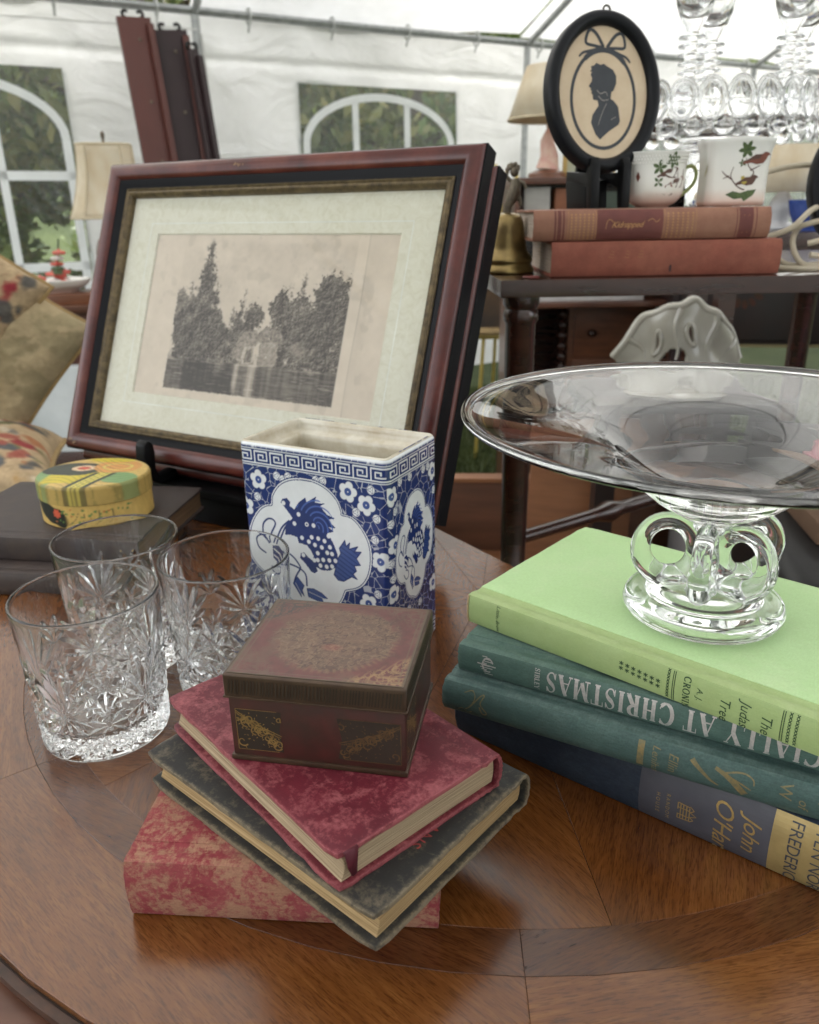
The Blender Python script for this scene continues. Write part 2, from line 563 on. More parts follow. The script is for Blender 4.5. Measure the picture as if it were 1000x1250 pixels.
# ---- tent
def fabric(name, trans):
    fab = Nodes(name)
    v = fab.coord()
    dirt = fab.noise(v, 1.7, 6, 0.65)
    colr = fab.ramp(dirt, [(0.25, (0.66, 0.66, 0.64)), (0.6, (0.82, 0.82, 0.81)), (0.9, (0.86, 0.86, 0.85))])
    df = fab.n('ShaderNodeBsdfDiffuse'); tl = fab.n('ShaderNodeBsdfTranslucent'); mx = fab.n('ShaderNodeMixShader')
    fab.l(colr, df.inputs['Color']); fab.l(colr, tl.inputs['Color'])
    mx.inputs[0].default_value = trans
    fab.l(df.outputs[0], mx.inputs[1]); fab.l(tl.outputs[0], mx.inputs[2]); fab.l(mx.outputs[0], fab.out.inputs['Surface'])
    bp = fab.n('ShaderNodeBump'); bp.inputs['Strength'].default_value = 0.6; bp.inputs['Distance'].default_value = 0.05
    fab.l(fab.noise(fab.coord((1, 1, 1.9)), 2.1, 7, 0.52, 1.6), bp.inputs['Height'])
    fab.l(bp.outputs[0], df.inputs['Normal']); fab.l(bp.outputs[0], tl.inputs['Normal'])
    return fab.m
FABRIC = fabric('tent_wall_fabric', 0.47)
ROOFF = fabric('tent_roof_fabric', 0.30)


pvc = Nodes('clear_pvc')
v = pvc.coord()
tr = pvc.n('ShaderNodeBsdfTransparent'); gl = pvc.n('ShaderNodeBsdfGlossy'); mx = pvc.n('ShaderNodeMixShader')
tr.inputs['Color'].default_value = (0.93, 0.95, 0.94, 1)
gl.inputs['Roughness'].default_value = 0.12
fr = pvc.n('ShaderNodeFresnel'); fr.inputs['IOR'].default_value = 1.5
pvc.l(pvc.math('ADD', pvc.math('MULTIPLY', fr.outputs[0], 0.7), 0.0), mx.inputs[0])
cl = pvc.n('ShaderNodeBsdfTranslucent'); cl.inputs['Color'].default_value = (0.85, 0.87, 0.85, 1); m2 = pvc.n('ShaderNodeMixShader')   # vinyl gone slightly cloudy
pvc.l(pvc.math('MULTIPLY', pvc.noise(pvc.coord((1, 1, .5)), 3, 5, .6), 0.06), m2.inputs[0])
pvc.l(tr.outputs[0], mx.inputs[1]); pvc.l(gl.outputs[0], mx.inputs[2]); pvc.l(mx.outputs[0], m2.inputs[1]); pvc.l(cl.outputs[0], m2.inputs[2]); pvc.l(m2.outputs[0], pvc.out.inputs['Surface'])
bp = pvc.n('ShaderNodeBump'); bp.inputs['Strength'].default_value = 0.35; bp.inputs['Distance'].default_value = 0.03
pvc.l(pvc.noise(v, 4, 4, 0.6, 1.0), bp.inputs['Height']); pvc.l(bp.outputs[0], gl.inputs['Normal'])
PVC = pvc.m
BARS = simple('white_vinyl_bar', (0.80, 0.82, 0.82, 1), 0.5, 0.4, (0.7, 0.72, 0.72, 1), 6)
STEEL = simple('galvanised_tube', (0.45, 0.46, 0.46, 1), 0.45, 0.5, (0.30, 0.31, 0.31, 1), 30, metal=0.7)

TA = Vector((-1.1155, 4.9031, 0)); TYAW = math.atan2(0.4790, 0.8778)
tent = thing('tent', 'white marquee tent with arched clear windows in its long side wall', 'tent', TA, (0, 0, TYAW))
EAVE, RIDGE, DEPTH = 2.10, 3.45, 6.0

def tent_wall(s0, s1, w0, w1, seed):
    zs = [0, 0.15, 0.3] + list(np.linspace(0.5, 1.79, 24)) + list(np.linspace(1.82, 1.94, 9)) + [1.97, 2.0, 2.03, 2.07, 2.10]
    ss = list(np.linspace(s0, w0, 22)) + list(np.linspace(w0, w1, 30))[1:] + list(np.linspace(w1, s1, 24))[1:]
    S, Z = np.meshgrid(ss, zs)
    edge = np.minimum(S - s0, s1 - S)
    Y = 0.05 + (0.075 * (fbm(S * 1.3 + seed, Z * 1.1 + S * .9, 4, seed) - 0.5) + 0.05 * (np.abs(fbm(S * 1.1 + Z * 1.6 + seed, Z * .8 - S * .5, 3, seed + 40) - .5) - .12)) * sstep(0, .25, edge) - 0.02 * np.exp(-((Z - 1.88) / 0.022) ** 2)
    P = np.stack([S, Y, Z], -1)
    vs = P.reshape(-1, 3).tolist(); c = len(ss); fs = []
    for i in range(len(zs) - 1):
        for j in range(c - 1):
            if ss[j] >= w0 - 1e-6 and ss[j + 1] <= w1 + 1e-6 and zs[i] >= 0.5 - 1e-6 and zs[i + 1] <= 1.79 + 1e-6: continue
            fs.append((i * c + j, i * c + j + 1, (i + 1) * c + j + 1, (i + 1) * c + j))
    me = bpy.data.meshes.new('wall_panel'); me.from_pydata(vs, [], fs); me.materials.append(FABRIC)
    me.polygons.foreach_set('use_smooth', [True] * len(me.polygons))
    link('wall_panel', me, tent)
    # window: pane + bars
    pane = link('window_pane', MB().box(w0 - .02, w1 + .02, 0.052, 0.054, 0.48, 1.81).mesh('window_pane', PVC), tent)
    def bar(pts, w=0.043):
        L, Q = [], []
        m = MB()
        n = len(pts)
        for i in range(n):
            a, b = pts[max(i - 1, 0)], pts[min(i + 1, n - 1)]
            dx, dz = b[0] - a[0], b[1] - a[1]; q = math.hypot(dx, dz)
            L.append((pts[i][0] - dz / q * w / 2, pts[i][1] + dx / q * w / 2)); Q.append((pts[i][0] + dz / q * w / 2, pts[i][1] - dx / q * w / 2))
        vs = [(x, 0.040, z) for x, z in L] + [(x, 0.040, z) for x, z in Q] + [(x, 0.048, z) for x, z in L] + [(x, 0.048, z) for x, z in Q]
        fs = []
        for i in range(n - 1):
            fs += [(i, i + 1, n + i + 1, n + i), (2 * n + i, 3 * n + i, 3 * n + i + 1, 2 * n + i + 1), (i, 2 * n + i, 2 * n + i + 1, i + 1), (n + i, n + i + 1, 3 * n + i + 1, 3 * n + i)]
        m.add(vs, fs); m.build('glazing_bar', BARS, pane)
    cx, hw = (w0 + w1) / 2, (w1 - w0) / 2 - 0.03
    bar([(cx + hw * math.cos(a), 1.46 + 0.275 * math.sin(a)) for a in np.linspace(math.pi, 0, 22)])
    for x in (w0 + 0.03, w1 - 0.03): bar([(x, 1.46), (x, 0.53)])
    for x in (w0 + (w1 - w0) / 3, w0 + 2 * (w1 - w0) / 3): bar([(x, 1.70), (x, 0.53)], 0.04)
    for z in (1.28, 0.82, 0.53): bar([(w0 + .01, z), (w1 - .01, z)], 0.046)

offs = {-2: 0.41, -1: 0.41, 0: 0.6, 1: 0.55, 2: 0.25, 3: 0.55}
for b in range(-2, 4):
    tent_wall(b * 2.2, b * 2.2 + 2.2, b * 2.2 + offs[b], b * 2.2 + offs[b] + 1.09, b + 5)
def plain_panel(P, name):
    me = grid_mesh(name, P, ROOFF if name == 'roof_panel' else FABRIC); link(name, me, tent)
# end walls (plain, the far one closed, the near one rolled up)
Y, Z = np.meshgrid(np.linspace(-6, 0, 20), np.linspace(0, 2.1, 9))
plain_panel(np.stack([8.85 + 0.06 * (fbm(Y * 1.3, Z * 1.2, 3, 4) - .5), Y, Z], -1), 'wall_panel')
for s_end in (8.8,):
    Y2, T2 = np.meshgrid(np.linspace(-6, 0, 20), np.linspace(0, 1, 5))
    top = EAVE + (RIDGE - EAVE) * (1 - np.abs(Y2 + 3) / 3)
    plain_panel(np.stack([np.full_like(Y2, s_end), Y2, EAVE + (top - EAVE) * T2], -1), 'gable_panel')
for b in range(-2, 4):
    for side in (0, 1):
        S, T = np.meshgrid(np.linspace(b * 2.2, b * 2.2 + 2.2, 14), np.linspace(0, 1, 16))
        e = np.minimum(S - b * 2.2, b * 2.2 + 2.2 - S)
        sag = -0.07 * sstep(0, 1.1, e) + 0.05 * (fbm(S * 2 + b, T * 4, 3, b + 9 * side) - .5)
        yy = (0.06 - 3.06 * T) if side == 0 else (-6.06 + 3.06 * T)
        plain_panel(np.stack([S, yy, EAVE + 0.05 + (RIDGE - EAVE) * T + sag], -1), 'roof_panel')
for b in range(-2, 5):
    s = b * 2.2
    MB().tube([(s, -0.03, 0), (s, -0.03, EAVE)], 0.022, 10).build('pole', STEEL, tent, smooth=True)
    MB().tube([(s, -5.97, 0), (s, -5.97, EAVE)], 0.022, 10).build('pole', STEEL, tent, smooth=True)
    MB().tube([(s, -0.03, EAVE - 0.02), (s, -3.0, RIDGE - 0.05)], 0.02, 8).build('rafter', STEEL, tent, smooth=True)
    MB().tube([(s, -5.97, EAVE - 0.02), (s, -3.0, RIDGE - 0.05)], 0.02, 8).build('rafter', STEEL, tent, smooth=True)
for y, z in ((-0.03, EAVE - 0.01), (-5.97, EAVE - 0.01), (-3.0, RIDGE - 0.04)):
    MB().tube([(-4.4, y, z), (8.8, y, z)], 0.021, 8).build('rail', STEEL, tent, smooth=True)
# wall rings clipped over the rail
HOOK = simple('clear_plastic_ring', (0.62, 0.63, 0.62, 1), 0.25, 0.6)
ring0 = None
for i in range(26):
    s = -4.2 + i * 0.5
    if ring0 is None:
        m = MB()
        m.tube([(0, 0.035 * math.cos(a), 0.038 * math.sin(a)) for a in np.linspace(0, 2 * math.pi, 15)[:-1]], 0.006, 6, closed=True)
        m.tube([(0, 0.0, -0.038), (0.0, 0.012, -0.055), (0, 0.02, -0.075)], 0.007, 6)
        ring0 = m.build('wall_ring', HOOK, tent, smooth=True); o = ring0
    else:
        o = ring0.copy(); COL.objects.link(o)
    o.location = (s, -0.03, EAVE - 0.012)
# strap and guy rope on the pole near the boards
MB().tube([(0.02, -0.055, 1.98), (0.035, -0.06, 1.6), (0.05, -0.065, 1.2), (0.06, -0.07, 0.4)], 0.006, 6).build('rope', simple('white_cord', (0.7, 0.7, 0.68, 1), 0.8), tent, smooth=True)
MB().tube([(-2.2, -0.05, 2.02), (-1.1, -0.05, 1.985), (0, -0.05, 2.0)], 0.004, 5).build('rope', bpy.data.materials['white_cord'], tent, smooth=True)

# unseen side behind the camera: closed end bays added to whiten the glass reflections
for b in (-2, -1, 2, 3):
    S, Z = np.meshgrid(np.linspace(b * 2.2, b * 2.2 + 2.2, 30), np.linspace(0, 2.1, 24))
    plain_panel(np.stack([S, -6.04 + 0.07 * (fbm(S * 1.4, Z * 1.2, 3, b + 20) - .5), Z], -1), 'wall_panel')
# a green bank closing the view behind the trees
X, Y = np.meshgrid(np.linspace(-45, 55, 60), np.linspace(14, 45, 20))
Z = 9.0 * sstep(14, 30, Y) * (0.75 + 0.5 * fbm(X * .08, Y * .08, 4, 3)) - 0.05
c_, q_ = math.cos(TYAW), math.sin(TYAW)
structure(link('hill', grid_mesh('hill', np.stack([TA.x + c_ * X - q_ * Y, TA.y + q_ * X + c_ * Y, Z], -1), simple('wooded_bank', (0.085, 0.11, 0.035, 1), 0.95, 0.1, (0.03, 0.045, 0.015, 1), 1.2))))

# ---- trees and undergrowth beyond the wall
BARK = simple('bark', (0.12, 0.09, 0.065, 1), 0.9, 0.2, (0.05, 0.04, 0.03, 1), 14, stretch=(1, 1, 0.25), bump=(30, 0.8, 0.01))
def leaf_mat(name, c1, c2, c3):
    k = Nodes(name)
    gm = k.n('ShaderNodeNewGeometry')
    k.color(k.ramp(gm.outputs['Random Per Island'], [(0.0, c1), (0.5, c2), (1.0, c3)]))
    k.set(Roughness=0.6); k.b.inputs['Specular IOR Level'].default_value = 0.3
    tl = k.n('ShaderNodeBsdfTranslucent'); mx = k.n('ShaderNodeMixShader'); mx.inputs[0].default_value = 0.28
    k.l(k.ramp(gm.outputs['Random Per Island'], [(0.0, c2), (1.0, c3)]), tl.inputs['Color'])
    k.l(k.b.outputs[0], mx.inputs[1]); k.l(tl.outputs[0], mx.inputs[2]); k.l(mx.outputs[0], k.out.inputs['Surface'])
    return k.m
LEAF = [leaf_mat('leaf_green', (0.075, 0.12, 0.032), (0.16, 0.22, 0.06), (0.28, 0.32, 0.10)),
        leaf_mat('leaf_olive', (0.07, 0.085, 0.03), (0.14, 0.155, 0.05), (0.25, 0.22, 0.08)),
        leaf_mat('leaf_dark', (0.055, 0.09, 0.026), (0.12, 0.175, 0.05), (0.21, 0.25, 0.08))]
def leaf_cloud(centres, radii, n, size, seed):
    rg = np.random.default_rng(seed)
    ci = rg.integers(0, len(centres), n)
    c = np.asarray(centres)[ci]; r = np.asarray(radii)[ci]
    d = rg.normal(size=(n, 3)); d /= np.linalg.norm(d, axis=1)[:, None]
    p = c + d * (r * rg.uniform(0.45, 1.05, n) ** 0.6)[:, None]
    a = rg.normal(size=(n, 3)); a /= np.linalg.norm(a, axis=1)[:, None]
    b = np.cross(a, rg.normal(size=(n, 3))); b /= np.linalg.norm(b, axis=1)[:, None]
    s = size * rg.uniform(0.6, 1.4, n)[:, None]
    V = np.stack([p - a * s, p + b * s * 0.45, p + a * s, p - b * s * 0.45], 1).reshape(-1, 3)
    return V.tolist(), np.arange(4 * n).reshape(-1, 4).tolist()
def make_tree(label, x, y, h, seed, leaf, rtrunk=0.14, crown0=0.22, group='trees standing beyond the tent wall'):
    rg = random.Random(seed)
    t = thing('tree', label, 'tree', (x, y, 0), (0, 0, rg.uniform(0, 6)), group)
    m = MB()
    trunk = [(0, 0, -0.1)] + [(rg.uniform(-.06, .06) * i, rg.uniform(-.06, .06) * i, h * 0.8 * i / 5) for i in range(1, 6)]
    m.tube(trunk, [rtrunk * (1.25 - 1.0 * i / 5.5) for i in range(6)], 9)
    cen, rad = [], []
    for i in range(11):
        z0 = h * (crown0 + 0.6 * i / 11); a = i * 2.4 + rg.random(); L = h * rg.uniform(0.13, 0.24) * (1.2 - 0.6 * i / 11)
        e = (math.cos(a) * L, math.sin(a) * L, z0 + L * 0.45)
        m.tube([(0, 0, z0), (e[0] * .5, e[1] * .5, z0 + L * .3), e], [rtrunk * .35, rtrunk * .22, rtrunk * .08], 6)
        cen.append(e); rad.append(h * rg.uniform(0.09, 0.15))
    cen.append((0, 0, h * .9)); rad.append(h * .13)
    m.build('trunk', BARK, t, smooth=True)
    V, F = leaf_cloud(cen, rad, 11000, 0.075, seed)
    me = bpy.data.meshes.new('crown'); me.from_pydata(V, [], F); me.materials.append(leaf)
    link('crown', me, t)
    return t
def tw(s, y): # tent local -> world
    c, q = math.cos(TYAW), math.sin(TYAW)
    return TA.x + c * s - q * y, TA.y + q * s + c * y
spots = [(-2.6, 3.2, 6.5, 0, 'grey trunked tree behind the window at the left of the tent'), (-1.1, 5.5, 8, 2, 'dark leafy tree behind the left tent window'),
         (0.55, 3.6, 7, 1, 'tree with pale trunk seen through the arched window above the framed print'), (2.0, 5.2, 8, 0, 'bushy green tree beyond the arched window centre'),
         (3.6, 3.8, 6.5, 2, 'dark tree beyond the tent window behind the oval portrait'), (5.6, 4.6, 7.5, 1, 'olive tree beyond the tent window behind the glasses'), (8.0, 6, 8, 0, 'tall green tree past the far right end of the tent'),
         (-4.6, 5.0, 8, 1, 'olive tree past the left end of the tent')]
for i, (s, y, h, lf, lab) in enumerate(spots):
    x, yy = tw(s, y)
    make_tree(lab, x, yy, h, 20 + i, LEAF[lf], 0.13 + 0.02 * (i % 3), 0.10)
cen, rad = [], []
rg = random.Random(5)
for i in range(190):
    s, y = rg.uniform(-14, 20), rg.uniform(8, 15)
    x, yy = tw(s, y); z = rg.uniform(0.2, 7)
    cen.append((x, yy, z)); rad.append(rg.uniform(0.7, 1.6))
V, F = leaf_cloud(cen, rad, 80000, 0.13, 77)
me = bpy.data.meshes.new('woodland'); me.from_pydata(V, [], F); me.materials.append(LEAF[0])
tag(link('woodland', me), None, None, kind='stuff')
cen, rad = [], []
for i in range(46):
    s, y = rg.uniform(-7, 12), rg.uniform(2.2, 5); x, yy = tw(s, y)
    cen.append((x, yy, rg.uniform(0.1, 0.5))); rad.append(rg.uniform(0.3, 0.6))
V, F = leaf_cloud(cen, rad, 14000, 0.06, 78)
me = bpy.data.meshes.new('undergrowth'); me.from_pydata(V, [], F); me.materials.append(LEAF[1])
tag(link('undergrowth', me), None, None, kind='stuff')
# ================================================================== FOREGROUND TABLE
def veneer(name, c_dark, c_mid, c_light, rough=0.17, scale=1.0):
    k = Nodes(name)
    v = k.coord((30 * scale, 330 * scale, 20), rnd=True)
    v2 = k.coord((6, 18, 5), rnd=True)
    v3 = k.coord((160, 1500, 60), rnd=True)
    f = k.noise(v, 1.0, 6, 0.62, 0.8)
    f2 = k.noise(v2, 1.0, 5, 0.6, 0.7)
    pores = k.noise(v3, 1.0, 2, 0.5)
    base = k.ramp(k.math('ADD', k.math('MULTIPLY', f, 0.55), k.math('MULTIPLY', f2, 0.45)), [(0.30, c_dark), (0.5, c_mid), (0.68, c_light)])
    pr = k.ramp(pores, [(0.36, (0.30, 0.24, 0.20)), (0.5, (1, 1, 1))])
    k.color(k.mix(0.5, base, pr, 'MULTIPLY'))
    sm = k.noise(k.coord((22, 22, 22)), 1.0, 8, 0.68)
    k.l(k.math('ADD', k.math('MULTIPLY', sm, 0.22), rough - 0.08), k.b.inputs['Roughness'])
    k.b.inputs['Specular IOR Level'].default_value = 0.6
    k.bump(pores, 0.10, 0.0004)
    return k.m
W_IN = veneer('walnut_veneer', (0.066, 0.0195, 0.0050), (0.122, 0.040, 0.0095), (0.180, 0.066, 0.017))
W_OUT = veneer('mahogany_veneer', (0.078, 0.0245, 0.0066), (0.142, 0.049, 0.0125), (0.21, 0.082, 0.022))
W_BAND = veneer('crossband_veneer', (0.046, 0.0145, 0.0050), (0.088, 0.029, 0.0090), (0.13, 0.047, 0.0145))
W_EDGE = simple('worn_edge_wood', (0.09, 0.035, 0.016, 1), 0.4, 0.4, (0.018, 0.009, 0.006, 1), 40, stretch=(1, 1, 1))
W_DARK = simple('dark_joint_wood', (0.02, 0.01, 0.006, 1), 0.6, 0.3)
W_LIP = simple('lower_lip_wood', (0.15, 0.065, 0.040, 1), 0.35, 0.4, (0.085, 0.034, 0.02, 1), 12, stretch=(1, 4, 1))

TC = (0.0627, 0.6223)
table = thing('occasional_table', 'polished demilune table with starburst veneer and dark inlaid band carrying the antiques', 'table', (TC[0], TC[1], 0))
CN, CD = (0.8209, 0.5711), 0.068
def clip(poly, margin=0.0):
    out = []
    n = len(poly)
    g = lambda p: p[0] * CN[0] + p[1] * CN[1] - (CD - margin)
    for i in range(n):
        a, b = poly[i], poly[(i + 1) % n]
        ga, gb = g(a), g(b)
        if ga <= 0: out.append(a)
        if (ga < 0) != (gb < 0) and ga != gb:
            t = ga / (ga - gb); out.append((a[0] + (b[0] - a[0]) * t, a[1] + (b[1] - a[1]) * t))
    return out
def circ_poly(r, n=160, a0=0, a1=360): return [(r * math.cos(R(a0 + (a1 - a0) * i / n)), r * math.sin(R(a0 + (a1 - a0) * i / n))) for i in range(n)]
def wedge_panel(r0, r1, a0, a1, grain, mat, gap=0.00010):
    n = 10
    da = lambda r: math.degrees(gap / max(r, 0.01))
    p = [(r1 * math.cos(R(a0 + da(r1) + (a1 - a0 - 2 * da(r1)) * i / n)), r1 * math.sin(R(a0 + da(r1) + (a1 - a0 - 2 * da(r1)) * i / n))) for i in range(n + 1)]
    if r0 > 0.001:
        p += [(r0 * math.cos(R(a1 - da(r0) - (a1 - a0 - 2 * da(r0)) * i / n)), r0 * math.sin(R(a1 - da(r0) - (a1 - a0 - 2 * da(r0)) * i / n))) for i in range(n + 1)]
    else: p += [(0.0008 * math.cos(R((a0 + a1) / 2)), 0.0008 * math.sin(R((a0 + a1) / 2)))]
    p = clip(p, 0.004)
    if len(p) < 3: return
    ar = abs(sum(p[i - 1][0] * p[i][1] - p[i][0] * p[i - 1][1] for i in range(len(p)))) / 2
    if ar < 2e-5: return
    c, q = math.cos(-grain), math.sin(-grain)
    loc = [(x * c - y * q, x * q + y * c) for x, y in p]
    o = MB().prism(loc, TAB - 0.004, TAB).build('veneer_panel' if mat is not W_BAND else 'inlay_band', mat, table, bevel=0.00015, segs=1, smooth=False)
    o.rotation_euler = (0, 0, grain)
for i in range(15):
    a = -108.7 + 23.75 * i
    a1 = a + 23.75 if i < 14 else -108.7 + 360
    wedge_panel(0, 0.34490, a, a1, R((a + a1) / 2 + (38 if i % 2 == 0 else -38)), W_IN)
for i in range(7):
    a = -92.3 + 51.43 * i
    wedge_panel(0.34505, 0.36970, a, a + 51.43, R(a + 25.7 + 90), W_BAND)
    wedge_panel(0.36985, 0.4365, a, a + 51.43, R(a + 25.7 + 90 + (14 if i % 2 else -14)), W_OUT)
MB().prism(clip(circ_poly(0.437), 0.0005), TAB - 0.016, TAB - 0.0041).build('tabletop_core', W_DARK, table)
MB().prism(clip(circ_poly(0.4415)), TAB - 0.0105, TAB - 0.0048).build('edge_moulding', W_EDGE, table, bevel=0.002)
MB().prism(clip(circ_poly(0.438), 0.002), TAB - 0.0155, TAB - 0.0107).build('edge_groove', W_DARK, table)
MB().prism(clip(circ_poly(0.505), 0.001), TAB - 0.034, TAB - 0.0165).build('lower_leaf', W_LIP, table, bevel=0.004)
ap = clip(circ_poly(0.40), 0.03)
api = clip(circ_poly(0.38), 0.05)
MB().prism(ap, TAB - 0.12, TAB - 0.0345).build('apron', W_OUT, table, bevel=0.001)
for ang in (-170, -115, -60, 130):
    x, y = 0.355 * math.cos(R(ang)), 0.355 * math.sin(R(ang))
    if x * CN[0] + y * CN[1] > 0.03: continue
    MB().lathe([(0.012, 0), (0.015, 0.02), (0.013, 0.1), (0.022, 0.45), (0.024, 0.6), (0.02, 0.639)], 14, TR(x, y, 0)).build('leg', W_LIP, table, smooth=True)

# ================================================================== BOOKS
def page_mat(name, c1, c2, lines=900):
    k = Nodes(name)
    v = k.coord((16, 16, lines * 1.7))
    v2 = k.coord((40, 40, 120))
    f = k.noise(v, 1.0, 3, 0.6)
    k.color(k.mix(k.noise(v2, 1.0, 4), k.ramp(f, [(0.30, tuple(x * 0.48 for x in c1)), (0.5, c1), (0.72, c2)]), k.ramp(f, [(0.3, tuple(x * .6 for x in c1)), (0.7, c1)])))
    k.set(Roughness=0.85); k.b.inputs['Specular IOR Level'].default_value = 0.2
    k.bump(f, 0.7, 0.0012)
    return k.m
PAGES_TAN = page_mat('aged_pages', (0.40, 0.30, 0.19), (0.58, 0.46, 0.32))
PAGES_GOLD = page_mat('yellowed_pages', (0.40, 0.27, 0.135), (0.60, 0.43, 0.23))
PAGES_PALE = page_mat('pale_pages', (0.55, 0.47, 0.38), (0.68, 0.60, 0.50))
PAGES_BROWN = page_mat('brown_pages', (0.15, 0.09, 0.05), (0.26, 0.17, 0.10), 700)

def cloth_mat(name, c, worn, wear=0.35, blotch=(18, 0.52, 0.62), weave=1500, hx=None, rough=0.75, c2=None, spec=0.25, edge=0.0035, wv=0.3, sp=None):
    """book cloth: weave, blotches of wear, rubbed edges (distance to the board's own edge)"""
    k = Nodes(name)
    v = k.coord()
    wx = k.noise(k.coord((weave, weave * .25, weave)), 1, 2); wy = k.noise(k.coord((weave * .25, weave, weave)), 1, 2)
    we = k.math('ADD', wx, wy)
    b1 = k.noise(v, blotch[0], 7, 0.68, 0.6)
    b2 = k.noise(v, blotch[0] * 6, 5, 0.7)
    c2 = c2 or tuple(x * 0.6 for x in c[:3])
    base = k.ramp(k.noise(v, 35, 6, 0.65), [(0.3, c2), (0.65, c)])
    m = k.ramp(k.math('ADD', k.math('MULTIPLY', b1, 0.62), k.math('MULTIPLY', b2, 0.38)), [(blotch[1], (0, 0, 0)), (blotch[2], (1, 1, 1))])
    fac = k.math('MULTIPLY', m, wear)
    if hx:
        sx = k.n('ShaderNodeSeparateXYZ'); k.l(v, sx.inputs[0])
        dx = k.math('MINIMUM', sx.outputs[0], k.math('SUBTRACT', hx[0], sx.outputs[0]))
        dy = k.math('SUBTRACT', hx[1], sx.outputs[1])
        d = k.math('MINIMUM', dx, dy)
        d = k.math('ADD', d, k.math('MULTIPLY', k.math('SUBTRACT', b2, 0.5), edge * 2.2))
        e = k.math('SUBTRACT', 1.0, k.math('DIVIDE', d, edge), True)
        e = k.math('MULTIPLY', k.math('MULTIPLY', e, e), 0.85)
        fac = k.math('MAXIMUM', fac, e)
    if sp:   # rubbed spine shoulders and ends
        sx = k.n('ShaderNodeSeparateXYZ'); k.l(v, sx.inputs[0])
        dx = k.math('MINIMUM', sx.outputs[0], k.math('SUBTRACT', sp[0], sx.outputs[0]))
        dz = k.math('MULTIPLY', k.math('MINIMUM', sx.outputs[2], k.math('SUBTRACT', sp[1], sx.outputs[2])), 1.6)
        d = k.math('ADD', k.math('MINIMUM', dx, dz), k.math('MULTIPLY', k.math('SUBTRACT', b2, 0.42), 0.011))
        e = k.math('SUBTRACT', 1.0, k.math('DIVIDE', d, 0.0035), True)
        fac = k.math('MAXIMUM', fac, k.math('MULTIPLY', e, 0.55))
        sc = k.noise(k.coord((18, 60, 420), (0, 0.3, 0)), 1, 4, .7)
        fac = k.math('MAXIMUM', fac, k.math('MULTIPLY', k.math('SUBTRACT', sc, 0.64, True), 2.2, True))
    k.color(k.mix(k.math('MULTIPLY', k.math('SUBTRACT', we, 0.7), wv, True), k.mix(fac, base, worn), tuple(x * 0.35 for x in c[:3])))
    k.set(Roughness=rough); k.b.inputs['Specular IOR Level'].default_value = spec
    k.bump(we, 0.25, 0.0003)
    return k.m

